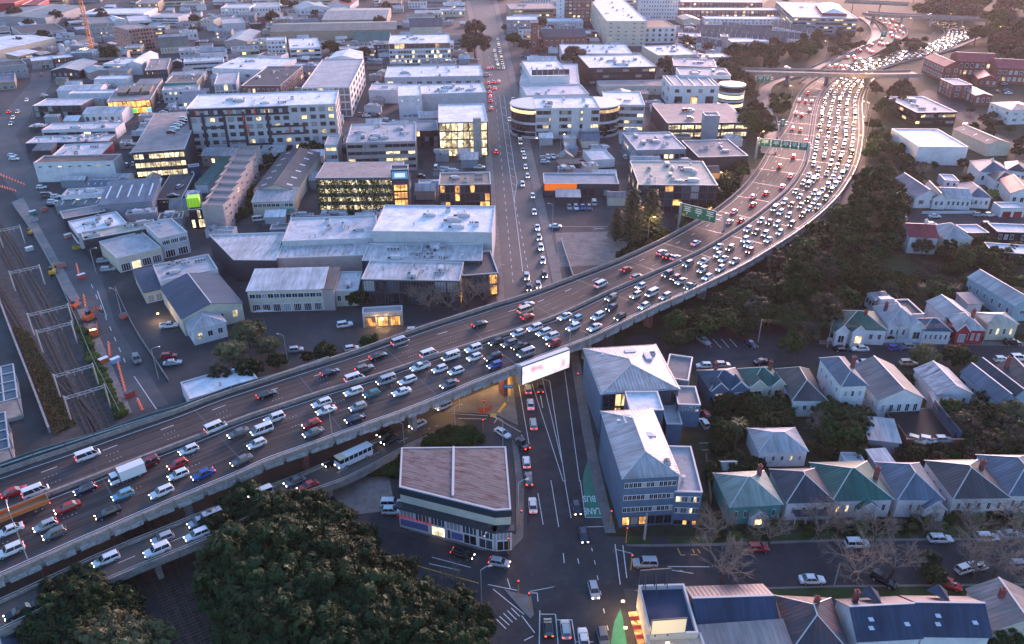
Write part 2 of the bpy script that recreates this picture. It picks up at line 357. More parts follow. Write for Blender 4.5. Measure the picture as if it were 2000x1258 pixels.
marks('bus_stop_marking',lerp_w(33,[((485,520),(510,575)),((510,575),(545,573)),((585,572),(640,572)),((600,530),(615,560)),((640,530),(660,560))]),YELLOW_LINE,0.038,'street_cross',0.2)
marks('lane_marking',dashes((178,555),(250,720),8)+[((262,735),(306,800)),((190,568),(208,618))],WHITE_LINE,0.03,'street_rail_side',0.2)
marks('lane_marking',lerp_w(22,[((200,770),(590,780)),((270,735),(600,755)),((670,775),(650,810))]),WHITE_LINE,0.034,'street_lower',0.16)
marks('bay_marking',lerp_w(32,[((690,165),(745,228)),((755,165),(822,235)),((820,165),(880,232)),((885,165),(940,225)),((650,965),(720,962)),((670,1018),(735,1016))]),WHITE_LINE,0.03,'car_park_terrace',0.15)
marks('lane_marking',lerp_w(21,[((1040,520),(1520,522)),((1405,530),(1500,540)),((1410,545),(1480,532))]),WHITE_LINE,0.026,'street_mid',0.2)
# bus lane with its lettering
bl=sheet('bus_lane',22,[(1368,1085),(1392,1140),(1412,1258),(1438,1360),(1475,1530),(1352,1530),(1330,1258),(1335,1200)],GREENL,0.036)
sheet('bus_lane_near',33,[(0,1085),(45,985),(65,1060),(95,1258),(110,1400),(-40,1400),(-30,1258)],GREENL,0.0365)
def letters(text,t,c,size,mat,z,rz,name='lettering',parent=None,squeeze=1.0):
    o=link(name,text_mesh(text,size,mat,name),parent);o.location=P(t,c,z);o.rotation_euler=(0,0,rz);o.scale=(squeeze,1,1);return o
LETM=plain('lettering_paint',(0.55,0.66,0.62),0.7)
d_=(P(23,(1390,130),0)-P(23,(1405,235),0));rz_=math.atan2(d_.y,d_.x)+math.pi/2
letters('BUS',23,(1380,140),2.9,LETM,0.042,rz_,parent=bl,squeeze=0.55)
letters('LANE',23,(1400,235),2.9,LETM,0.042,rz_,parent=bl,squeeze=0.5)
# ------------------------------------------------------------------ motorway viaduct
def smooth_line(pts,step):
    """Catmull-Rom through the points, resampled evenly"""
    pts=[Vector(p)for p in pts];q=[pts[0]*2-pts[1]]+pts+[pts[-1]*2-pts[-2]];fine=[]
    for i in range(1,len(q)-2):
        for k in range(24):
            t=k/24.0;a,b,c,d=q[i-1],q[i],q[i+1],q[i+2]
            fine.append(0.5*((2*b)+(c-a)*t+(2*a-5*b+4*c-d)*t*t+(3*b-3*c+d-a)*t**3))
    fine.append(pts[-1]);acc=[0.0]
    for i in range(1,len(fine)):acc.append(acc[-1]+(fine[i]-fine[i-1]).length)
    n=max(2,int(acc[-1]/step));out=[];j=0
    for i in range(n+1):
        s=acc[-1]*i/n
        while j<len(acc)-2 and acc[j+1]<s:j+=1
        f=(s-acc[j])/max(1e-6,acc[j+1]-acc[j]);out.append(fine[j].lerp(fine[j+1],f))
    return out
MW_ASPH=surf('motorway_asphalt',(0.062,0.052,0.051),0.8,0.22,0.08,0.1,dirt=(0.045,0.042,0.045),dirt_amt=0.6,spec=0.2)
BARR=surf('barrier_concrete',(0.27,0.23,0.21),0.85,0.3,0.6,0.1,dirt=(0.11,0.09,0.085),dirt_amt=0.7)
FASC=surf('fascia_concrete',(0.33,0.31,0.31),0.85,0.4,0.8,0.2,dirt=(0.10,0.09,0.09),dirt_amt=0.8)
def dz(x):  # deck level along the road, by photo column of the median
    return float(np.interp(x,[-400,900,1100,1280,1430,1530,1580,1640],[9.0,8.6,8.2,7.0,4.6,2.4,0.9,0.25]))
med_px=[(-180,1078),(-60,1030),(84,973),(178,937),(280,897),(400,851),(464,824),(553,794),(629,769),(731,738),(800,715),(876,689),(953,665),(1029,640),(1093,617),(1200,567),(1276,534),(1365,493),(1429,455),(1480,420),(1531,378),(1556,348),(1573,315),(1583,270),(1592,215),(1606,180),(1636,152),(1668,136)]
lft_px=[(-180,985),(0,925),(200,857),(400,785),(600,719),(800,652),(884,621),(1040,573),(1200,515),(1327,452),(1404,409),(1454,363),(1482,322),(1500,290),(1520,262),(1538,240),(1552,198),(1577,165),(1600,152),(1640,130)]
rgt_px=[(-180,1215),(0,1133),(200,1047),(425,945),(654,861),(800,804),(922,757),(1003,724),(1113,680),(1200,641),(1327,585),(1449,525),(1528,475),(1600,425),(1651,368),(1678,315),(1686,254),(1684,204),(1698,165),(1725,145)]
def zz_l(x):return dz(x+95)if x<1480 else float(np.interp(x,[1480,1520,1600],[2.2,0.9,0.25]))
def zz_r(x):return dz(x-60)if x<1500 else float(np.interp(x,[1500,1600,1690],[5.2,2.8,0.3]))
MED=smooth_line([P(T,p,dz(p[0]))for p in med_px],3.0)
LFT=smooth_line([P(T,p,zz_l(p[0]))for p in lft_px],3.0)
RGT=smooth_line([P(T,p,zz_r(p[0]))for p in rgt_px],3.0)
A_L=np.array([(p.x,p.y)for p in LFT]);A_R=np.array([(p.x,p.y)for p in RGT])
NS=len(MED);TAN=[];NOR=[]
for i in range(NS):
    d=MED[min(NS-1,i+2)]-MED[max(0,i-2)];d.z=0;d.normalize();TAN.append(d);NOR.append(Vector((d.y,-d.x,0)))  # normal to the near side
WL=np.array([np.sqrt(((A_L-np.array((m.x,m.y)))**2).sum(1)).min()for m in MED])
WR=np.array([np.sqrt(((A_R-np.array((m.x,m.y)))**2).sum(1)).min()for m in MED])
def smooth(a,k=9):
    p=np.pad(a,k,mode='edge');return np.convolve(p,np.ones(2*k+1)/(2*k+1),'valid')
WL,WR=smooth(WL,7),smooth(WR,7)
def mw(i,off,z=0.0):  # point at index i, off metres from the median towards the near side
    f=i-int(i);a=int(i);b=min(NS-1,a+1)
    m=MED[a].lerp(MED[b],f);n=NOR[a].lerp(NOR[b],f);return m+n*off+Vector((0,0,z))
ZS=[m.z for m in MED]
I_END=NS-1
I_VIA=next(i for i in range(NS)if MED[i].z<2.0)
vi=empty('motorway_viaduct');tag(vi,'curving multi-lane motorway deck carrying the jam across the streets','viaduct')
mb=MB()
for i in range(NS-1):
    mb.face([mw(i,-WL[i]),mw(i,WR[i]),mw(i+1,WR[i+1]),mw(i+1,-WL[i+1])])
road=mb.build('road_deck',MW_ASPH,vi);fix_up(road)
at_=road.data.attributes.new('lane_pos','FLOAT_VECTOR','POINT');vals=[]
for i in range(NS-1):vals+=[-WL[i],i*3.0,0,WR[i],i*3.0,0,WR[i+1],i*3.0+3,0,-WL[i+1],i*3.0+3,0]
at_.data.foreach_set('vector',vals)
nt=MW_ASPH.node_tree;b_=nt.nodes['Principled BSDF'];L=nt.links.new  # tyre tracks and oil drip drawn out along the lanes
an_=_n(nt,'ShaderNodeAttribute',attribute_name='lane_pos');vm=_n(nt,'ShaderNodeVectorMath',operation='MULTIPLY');vm.inputs[1].default_value=(1.15,.012,1);L(an_.outputs['Vector'],vm.inputs[0])
ns_=_n(nt,'ShaderNodeTexNoise');ns_.inputs['Scale'].default_value=1.0;ns_.inputs['Detail'].default_value=3;L(vm.outputs[0],ns_.inputs['Vector'])
mr_=_n(nt,'ShaderNodeMapRange');mr_.inputs[1].default_value=.35;mr_.inputs[2].default_value=.65;mr_.inputs[3].default_value=.62;mr_.inputs[4].default_value=1.45;L(ns_.outputs[0],mr_.inputs[0])
h_=_n(nt,'ShaderNodeHueSaturation');src=b_.inputs['Base Color'].links[0].from_socket;L(src,h_.inputs['Color']);L(mr_.outputs[0],h_.inputs['Value']);L(h_.outputs[0],b_.inputs['Base Color'])
MW_FAR=surf('motorway_asphalt_far',(0.058,0.052,0.054),0.8,0.22,0.08,0.1,spec=0.2)
mb=MB()
for i in range(I_VIA):
    for sgn,W in((1,WR),(-1,WL)):
        a,b=mw(i,sgn*(W[i]-0.3),-0.02),mw(i+1,sgn*(W[i+1]-0.3),-0.02);dn=Vector((0,0,-1.3));inn=mw(i,sgn*(W[i]-3.0),-1.7);inn2=mw(i+1,sgn*(W[i+1]-3.0),-1.7)
        mb.face([a,b,b+dn,a+dn]);mb.face([a+dn,b+dn,inn2,inn])
    mb.face([mw(i,-WL[i]+3.0,-1.7),mw(i,WR[i]-3.0,-1.7),mw(i+1,WR[i+1]-3.0,-1.7),mw(i+1,-WL[i+1]+3.0,-1.7)])
mb.build('deck_underside',CONC,vi)
# parapets and median barrier, piece by piece
def seg_poly(i0,i1,off0,off1,z0,z1,mb,m=0):
    a0,a1,b0,b1=mw(i0,off0[0]),mw(i0,off0[1]),mw(i1,off1[0]),mw(i1,off1[1]);i=len(mb.v)
    for q in(a0,a1,b1,b0):mb.v.append((q.x,q.y,q.z+z0))
    for q in(a0,a1,b1,b0):mb.v.append((q.x,q.y,q.z+z1))
    for q in((3,2,1,0),(4,5,6,7),(0,1,5,4),(1,2,6,5),(2,3,7,6),(3,0,4,7)):
        mb.f.append(tuple(i+k for k in q));mb.m.append(m)
SEG=2
for i in range(0,NS-1-SEG,SEG):
    j=i+SEG;e=j-0.03
    mb=MB();seg_poly(i,e,(-0.3,0.3),(-0.3,0.3),0,0.95,mb);mb.build('median_barrier',BARR,vi)
    wl0,wl1,wr0,wr1=WL[i],WL[j],WR[i],WR[j]
    mb=MB();seg_poly(i,e,(wr0-0.45,wr0),(wr1-0.45,wr1),-0.3,0.75,mb);mb.build('parapet_panel',BARR,vi)
    mb=MB();seg_poly(i,e,(-wl0,-wl0+0.5),(-wl1,-wl1+0.5),-0.3,1.0,mb);mb.build('parapet_panel',BARR,vi)
    if i<I_VIA:  # projecting beam ends under the near edge, each a little different
        dd=random.uniform(0.25,0.55)
        mb=MB();seg_poly(i+0.15,e-0.9,(wr0-0.5,wr0+dd),(wr1-0.5,wr1+dd),-1.25,-0.35,mb);mb.build('beam_end',FASC,vi)
        mb=MB();seg_poly(i+1.1,e-0.1,(wr0-0.5,wr0+0.15),(wr1-0.5,wr1+0.15),-1.5,-0.33,mb);mb.build('beam_end',FASC,vi)
# top rails on the near parapet
mb=MB()
for i in range(0,NS-2,2):
    mb.beam(mw(i,WR[i]-0.22,1.05),mw(i+2,WR[i+2]-0.22,1.05),0.12,0.12);mb.beam(mw(i,WR[i]-0.22,0.75),mw(i,WR[i]-0.22,1.05),0.1,0.1)
mb.build('parapet_rail',STEEL,vi)
# markings
NL_R,NL_L=4,4
def lanes_r(i):w=WR[i]-1.6-2.4;return[1.6+w*(k+0.5)/NL_R for k in range(NL_R)]
def lanes_l(i):w=WL[i]-1.4-2.4;return[-(1.4+w*(k+0.5)/NL_L)for k in range(NL_L)]
mb=MB()
def strip(i0,i1,off0,off1,w,z=0.012):
    a0,a1,b0,b1=mw(i0,off0-w/2,z),mw(i0,off0+w/2,z),mw(i1,off1-w/2,z),mw(i1,off1+w/2,z);mb.face([a0,b0,b1,a1])
for i in range(NS-1):
    strip(i,i+1,1.3,1.3,0.18);strip(i,i+1,-1.2,-1.2,0.18)
    strip(i,i+1,WR[i]-2.1,WR[i+1]-2.1,0.18);strip(i,i+1,-WL[i]+2.1,-WL[i+1]+2.1,0.18)
    w=WR[i]-4.0;wl=WL[i]-3.8
    for k in(1,2,3):
        o=1.6+w*k/4.0;ol=-(1.4+wl*k/4.0)
        if k==3 and i%4==0:strip(i,min(i+1,NS-1),ol,ol,0.2)
        else:
            if i%4==(0 if k!=3 else 9):
                for q in range(4):strip(i+q*0.25,i+q*0.25+0.07,ol,ol,0.16)
            if i%4==0 and k!=3:
                for q in range(4):strip(i+q*0.25,i+q*0.25+0.07,o,o,0.16)
            if i%4==0 and k==3:strip(i,min(i+0.8,NS-1),o,o,0.18)
mk=mb.build('lane_marking',WHITE_LINE,vi);fix_up(mk)
mb=MB()
for i in range(3,NS-2,8):strip(i,i+.09,-WL[i]+.5,-WL[i]+.5,.01)if False else mb.face([mw(i,-WL[i]+.5,.008),mw(i+.1,-WL[i]+.5,.008),mw(i+.1,WR[i]-.5,.008),mw(i,WR[i]-.5,.008)])
o=mb.build('expansion_joint',FRAME_D,vi);fix_up(o)
# piers
PIER=surf('pier_paint',(0.26,0.10,0.085),0.8,0.25,0.5)
for i in range(6,I_VIA,9):
    for off in(-0.55,0.55):
        W=WL if off<0 else WR
        c=mw(i,off*W[i]*1.45 if off>0 else off*W[i]*1.3);z1=c.z-1.7
        if z1<2:continue
        a=math.atan2(TAN[i].y,TAN[i].x)
        mb=MB().box((c.x,c.y,z1/2),(1.1,2.6,z1),a);mb.build('pier',PIER if i%18==6 else CONC,vi)
# noise wall with pale wavy band on the far edge at the west end
WALLT=surf('noise_wall',(0.035,0.075,0.085),0.35,0.2,0.5)
nw=empty('noise_wall');tag(nw,'dark teal noise wall with pale wavy bands along the far viaduct parapet','wall')
BAND=surf('noise_wall_band',(0.36,0.38,0.38),0.6,0.15,0.5)
i1=next(i for i in range(NS)if px and MED[i].x>P(T,(640,770),8.6).x)
for i in range(0,i1,2):
    hh=lambda s:2.6*(1-0.75*s/i1)+0.25*math.sin(s*0.9)
    a,b=mw(i,-WL[i]-0.55,0),mw(i+1.95,-WL[min(NS-1,i+2)]-0.55,0);n=NOR[i]*0.16
    mb=MB();z0,z1=hh(i),hh(i+2);dn=Vector((0,0,1))
    mb.face([a+n-dn,b+n-dn,b+n+dn*z1,a+n+dn*z0]);mb.face([b-n-dn,a-n-dn,a-n+dn*z0,b-n+dn*z1]);mb.face([a+n+dn*z0,b+n+dn*z1,b-n+dn*z1,a-n+dn*z0])
    mb.build('wall_panel',WALLT,nw)
    mb=MB();s0,s1=0.9+0.5*math.sin(i*0.21),0.9+0.5*math.sin((i+2)*0.21);n2=NOR[i]*0.25
    mb.face([a+n2+dn*s0,b+n2+dn*s1,b+n2+dn*(s1+.28),a+n2+dn*(s0+.28)]);mb.face([a+n+dn*(s0+.28),a+n2+dn*(s0+.28),b+n2+dn*(s1+.28),b+n+dn*(s1+.28)])
    mb.build('pale_band',BAND,nw)
# ------------------------------------------------------------------ on-ramp bridge
rl=[(870,800,0.1),(790,838,1.0),(700,880,2.6),(600,925,4.2),(480,972,5.6),(340,1028,6.3),(200,1085,6.6),(60,1150,6.8),(-120,1232,7.0)]
rr=[(925,838,0.1),(850,852,0.9),(770,890,2.4),(680,938,4.0),(550,985,5.5),(410,1055,6.3),(270,1112,6.6),(130,1175,6.8),(-50,1262,7.0)]
RL=smooth_line([P(T,p,p[2])for p in rl],3.0);RR=smooth_line([P(T,p,p[2])for p in rr],3.0)
n_=min(len(RL),len(RR));RL=[RL[int(i*(len(RL)-1)/(n_-1))]for i in range(n_)];RR=[RR[int(i*(len(RR)-1)/(n_-1))]for i in range(n_)]
ra=empty('ramp_bridge');tag(ra,'narrow ramp bridge running below the motorway viaduct beside the dense trees','bridge')
RAMP_A=surf('ramp_asphalt',(0.075,0.062,0.056),0.6,0.25,0.2,0.1,spec=0.4)
mb=MB();up=Vector((0,0,1))
for i in range(n_-1):mb.face([RL[i],RR[i],RR[i+1],RL[i+1]])
o=mb.build('road_deck',RAMP_A,ra);fix_up(o)
for i in range(0,n_-3,2):
    for E,O in((RL,RR),(RR,RL)):
        a,b=E[i],E[i+2];inn=(O[i]-E[i]).normalized()*0.35;b=a+(b-a)*0.985
        if a.z<1.0:continue
        mb=MB();mb.face([a-up*1.1,b-up*1.1,b+up*0.55,a+up*0.55]);mb.face([a+inn,b+inn,b+inn+up*0.55,a+inn+up*0.55]);mb.face([a+up*0.55,b+up*0.55,b+inn+up*0.55,a+inn+up*0.55]);mb.face([a-up*1.1,a+up*.55,a+inn+up*.55,a+inn-up*1.1]);mb.face([b-up*1.1,b+up*.55,b+inn+up*.55,b+inn-up*1.1]);mb.build('parapet_panel',BARR,ra)
        mb=MB();mb.beam(a+up*1.0+inn*.5,b+up*1.0+inn*.5,0.1,0.1);mb.beam(a+up*.55+inn*.5,a+up*1.0+inn*.5,0.1,0.1);mb.build('hand_rail',STEEL,ra)
mb=MB()
for i in range(n_-1):
    if RL[i].z>1:mb.face([RL[i]-up*1.1,RR[i]-up*1.1,RR[i+1]-up*1.1,RL[i+1]-up*1.1])
mb.build('deck_underside',CONC,ra)
mb=MB()
for i in range(2,n_-2,3):
    a=(RL[i]+RR[i])/2;b=(RL[i+1]+RR[i+1])/2;n=(RR[i]-RL[i]).normalized()*0.07;mb.face([a+n+up*.012,b+n+up*.012,b-n+up*.012,a-n+up*.012])
o=mb.build('lane_marking',WHITE_LINE,ra);fix_up(o)
for i in(int(n_*.38),int(n_*.55),int(n_*.72),int(n_*.9)):
    c=(RL[i]+RR[i])/2;MB().box((c.x,c.y,(c.z-1.1)/2),(1.0,3.2,c.z-1.1),math.atan2((RL[i+1]-RL[i]).y,(RL[i+1]-RL[i]).x)).build('pier',CONC,ra)
# ------------------------------------------------------------------ far motorway carriageways, ramps and overbridges
def ribbon(name,pts,w,mat,label,cat,z_under=0.0,barrier=True):
    """pts: (px,py,z) centre line; w: width in metres (start,end)"""
    L_=smooth_line([P(T,p,p[2])for p in pts],8.0);n=len(L_);r=empty(name);tag(r,label,cat)
    l,rr_=[],[]
    for i in range(n):
        d=L_[min(n-1,i+1)]-L_[max(0,i-1)];d.z=0;d.normalize();nn=Vector((d.y,-d.x,0));ww=w[0]+(w[1]-w[0])*i/(n-1)
        l.append(L_[i]-nn*ww/2);rr_.append(L_[i]+nn*ww/2)
    mb=MB()
    for i in range(n-1):mb.face([l[i],rr_[i],rr_[i+1],l[i+1]])
    o=mb.build('road_deck',mat,r);fix_up(o)
    if barrier:
        for E in(l,rr_):
            mb=MB()
            for i in range(n-1):
                a,b=E[i],E[i+1];inn=((rr_[i]-l[i]).normalized())*0.25;dn=max(0.0,min(1.6,a.z-0.05))if z_under>0 else 0.0
                mb.face([a-inn-up*dn,b-inn-up*dn,b-inn+up*1.0,a-inn+up*1.0]);mb.face([a+inn,b+inn,b+inn+up,a+inn+up]);mb.face([a-inn+up,b-inn+up,b+inn+up,a+inn+up])
            mb.build('parapet',BARR,r)
        if z_under>0:
            mb=MB()
            for i in range(n-1):mb.face([l[i]-up*1.6,rr_[i]-up*1.6,rr_[i+1]-up*1.6,l[i+1]-up*1.6])
            mb.build('deck_underside',CONC,r)
            for i in range(1,n-1,max(2,int(30/8))):
                if L_[i].z>3.5:MB().box((L_[i].x,L_[i].y,(L_[i].z-1.6)/2),(1.2,w[0]*0.7,L_[i].z-1.6),math.atan2((l[i+1]-l[i]).y,(l[i+1]-l[i]).x)).build('pier',CONC,r)
    return L_
R_FARR=ribbon('far_carriageway',[(1655,152,.2),(1690,132,.2),(1735,118,.2),(1790,105,.2),(1835,92,.2),(1868,76,.2),(1872,62,.2),(1855,52,.2),(1838,44,.2)],(24,24),MW_FAR,'far motorway carriageway packed with headlights bending beneath the farther overbridge','road')
R_FARL=ribbon('far_carriageway',[(1585,165,.2),(1618,142,.2),(1655,122,.2),(1690,103,.2),(1725,85,.2),(1750,70,.2),(1752,58,.2),(1738,46,.2),(1722,38,.2)],(17,16),MW_FAR,'far motorway carriageway of red tail lights between scrub banks','road')
R_EXIT=ribbon('exit_ramp',[(1500,300,1.2),(1507,262,.5),(1502,225,.2),(1492,195,.15),(1496,172,.15),(1515,160,.15),(1545,150,.15),(1580,140,.15),(1620,122,.15),(1660,103,.15),(1697,85,.15),(1712,66,.15),(1700,45,.15),(1680,33,.15)],(7,9),ASPH2,'single ramp peeling off the motorway through scrub under the nearer overbridge','road')
R_OB1=ribbon('overbridge',[(1440,137,7.5),(1475,139,8),(1560,141,8),(1640,143,8),(1720,144,8),(1790,143,7.5)],(13,13),ASPH2,'flat concrete overbridge crossing the motorway before the brick school','bridge',8)
R_OB2=ribbon('overbridge',[(1690,25,9),(1725,28,9),(1790,31,9),(1860,34,9),(1935,38,8)],(14,14),ASPH2,'farther concrete overbridge above the packed bend of headlights','bridge',8)
R_OB3=ribbon('overbridge',[(1650,2,11),(1720,5,11),(1775,8,11)],(14,14),ASPH2,'most distant overbridge near the white tower at the top','bridge',8)
R_RMP2=ribbon('slip_ramp',[(1850,98,.3),(1885,84,2),(1915,72,4),(1937,66,5)],(7,7),ASPH2,'short slip ramp climbing from the headlight bend to the wooded hill','road')
# ------------------------------------------------------------------ buildings
RP={'W':(.78,.76,.78),'w':(.60,.575,.585),'G':(.42,.41,.425),'g':(.21,.205,.215),'d':(.075,.075,.085),'n':(.04,.06,.11),'s':(.065,.07,.09),'b':(.17,.125,.11),'p':(.34,.27,.26),
      'r':(.30,.035,.045),'t':(.03,.125,.105),'l':(.27,.33,.29),'u':(.12,.155,.21),'k':(.018,.018,.02),'q':(.24,.17,.14),'o':(.12,.125,.10),'T':(.03,.08,.13),'c':(.46,.41,.34),'B':(.18,.26,.33)}
WP={'w':(.58,.575,.59),'c':(.50,.45,.37),'g':(.28,.28,.30),'d':(.045,.045,.055),'n':(.03,.045,.09),'b':(.20,.065,.05),'p':(.34,.285,.275),'u':(.075,.125,.20),'r':(.30,.03,.04),'a':(.30,.24,.18),
      'l':(.25,.36,.42),'t':(.05,.25,.24),'k':(.018,.018,.02),'G':(.42,.42,.44),'o':(.55,.13,.02),'y':(.20,.23,.27)}
def rmat(code):
    k=code[0];rust={'R':((.20,.07,.05),.75),'S':((.24,.13,.09),.5),'X':((.15,.05,.045),1.0)}.get(code[1:2])
    ax='Y' if code.endswith('y')else 'X'
    return roofmat('roof_'+code,RP[k],.8,ax,.5,rust[0]if rust else None,rust[1]if rust else 0.5,var=.3)
def wmat(code):return surf('wall_'+code,WP[code],.8,.14,.35,.06,dirt=tuple(c*.55 for c in WP[code]),dirt_amt=.45)
FLATR={}
def flatmat(code):  # membrane / concrete flat roof
    k=code[0];return surf('flatroof_'+code,RP[k],.8,.26,.16,.08,dirt=tuple(c*.45 for c in RP[k]),dirt_amt=.75)
CAPM={k:plain('cap_'+k,c,.5)for k,c in(('light',(.46,.45,.46)),('dark',(.08,.08,.09)))}
# window units (unit square in x,z; facing -y), one mesh for each frame and pane
WIN={}
PANES={'d':GLASS,'b':GLASS2,'c':CURTAIN,'w':LITW,'y':LITY,'o':LITO}
def win_mesh(fr,pane,mull=1):
    key=(fr,pane,mull)
    if key not in WIN:
        m=MB();f=.06
        m.box((0,-.03,.5-f/2),(1,.1,f));m.box((0,-.03,-.5+f/2),(1,.1,f));m.box((-.5+f/2,-.03,0),(f,.1,1-2*f));m.box((.5-f/2,-.03,0),(f,.1,1-2*f))
        for k in range(mull):x=-.5+(k+1)/(mull+1);m.box((x,-.025,0),(.04,.07,1-2*f))
        pn=MB().face([(-.47,-.02,-.47),(.47,-.02,-.47),(.47,-.02,.47),(-.47,-.02,.47)])
        FM=FRAME_W if fr=='w' else FRAME_D
        if('p',pane)not in WIN:WIN['p',pane]=pn.mesh('pane',PANES[pane])
        if(fr,mull)not in WIN:WIN[fr,mull]=m.mesh('window',FM)
        m2=MB();m2.v=m.v+[(x,y,z)for x,y,z in pn.v];m2.f=m.f+[tuple(len(m.v)+i for i in pn.f[0])];m2.m=[0]*len(m.f)+[1]
        WIN[key]=m2.mesh('window',[FM,PANES[pane]])
    return WIN[key]
def window(root,fr,pane,mull,loc,ang,sc,name='window'):
    """frame as the part, its pane as a sub-part where the photo shows it; one mesh far away"""
    me=win_mesh(fr,pane,mull)
    if root.location.y>420:return link(name,me,root,loc,ang,sc)
    o=link(name,WIN[fr,mull],root,loc,ang,sc);link('pane',WIN['p',pane],o);return o
um=MB().box((0,0,.55),(1.6,1.2,1.1)).box((0,0,1.14),(1.1,.9,.08),m=1);um.tube((-.3,0,1.16),(-.3,0,1.3),.3,n=8,m=1);um.tube((.35,0,1.16),(.35,0,1.3),.3,n=8,m=1)
ROOFU=[um.mesh('roof_unit',[UNIT,FRAME_D])]
um=MB().box((0,0,.7),(3.0,1.6,1.2)).box((1.9,0,.5),(1.0,.8,.8)).box((-2.0,.3,.35),(1.2,.5,.5),m=1);ROOFU.append(um.mesh('roof_unit',[UNIT,FRAME_D]))
um=MB().tube((0,0,0),(0,0,.9),.25,n=8).tube((0,0,.9),(0,0,1.1),.42,n=8,m=0);ROOFU.append(um.mesh('roof_vent',[UNIT]))
um=MB()
for k in range(4):um.box((k*.95-1.4,0,.45),(.75,.4,.8)).tube((k*.95-1.4,-.21,.5),(k*.95-1.4,-.26,.5),.28,n=8,m=1)
ROOFU.append(um.mesh('roof_unit',[UNIT,FRAME_D]))
SKYL=plain('skylight_sheet',(.62,.64,.68),.35)
rb=random.Random(11);UM=2.0
def rectify(w):
    c=sum(w,Vector((0,0,0)))/4
    u=((w[1]-w[0])+(w[2]-w[3]));v=((w[3]-w[0])+(w[2]-w[1]));lu,lv=u.length/2,v.length/2
    a=math.atan2(u.y,u.x);a2=math.atan2(v.y,v.x)-math.pi/2
    da=(a2-a+math.pi)%(2*math.pi)-math.pi;sh=lv/(lu+lv)  # trust the longer side more
    a=a+da*sh;ux,uy=Vector((math.cos(a),math.sin(a),0)),Vector((-math.sin(a),math.cos(a),0))
    return[c-ux*lu/2-uy*lv/2,c+ux*lu/2-uy*lv/2,c+ux*lu/2+uy*lv/2,c-ux*lu/2+uy*lv/2]
def facade(root,a,b,spec,h):
    """a,b local wall foot points (outward to the right of a->b); spec list of bands (kind, z0, z1, rows, cols, wfrac, hfrac, lit, frame, panes)"""
    d=b-a;L_=d.length;d.normalize();ang=math.atan2(d.y,d.x);nrm=Vector((d.y,-d.x,0))
    for kind,z0,z1,rows,cols,wf,hf,lit,fr,panes in spec:
        z1=h+z1 if z1<=0 else z1
        m0,m1=.4,L_-.4
        cw,ch=(m1-m0)/cols,(z1-z0)/rows
        for r in range(rows):
            for c in range(cols):
                if kind=='g' and rb.random()<.03:continue
                p=a+d*(m0+cw*(c+.5));z=z0+ch*(r+.5)
                q=rb.random();pn=(rb.choice('wyyc')if panes=='d' else panes[0])if q<(lit*.75 if lit<.9 else lit)else(rb.choice('ddddbc')if panes!='b' else 'b')
                if panes=='p':pn='y'
                ww,hh=cw*wf,ch*hf
                window(root,fr,pn,1 if ww<2.2 else 3,(p.x+nrm.x*.02,p.y+nrm.y*.02,z),ang,(ww,1,hh))
def G(rows,cols,lit=.15,wf=.5,hf=.5,fr='w',z0=.8,z1=-.5,panes='d'):return[('g',z0,z1,rows,cols,wf,hf,lit,fr,panes)]
def R(rows,cols,lit=.3,hf=.45,fr='d',z0=.6,z1=-.4,panes='d'):return[('r',z0,z1,rows,cols,.97,hf,lit,fr,panes)]
def C(rows,cols,lit=.4,fr='d',z0=.3,z1=-.3,panes='d'):return[('c',z0,z1,rows,cols,.98,.96,lit,fr,panes)]
def D(cols,h=3.2,wf=.7,lit=.0):return[('r',.05,h,1,cols,wf,.98,lit,'w','c')]
def PK(rows,cols):return[('p',.8,-.4,rows,cols,.98,.6,.95,'d','y')]
BL={}
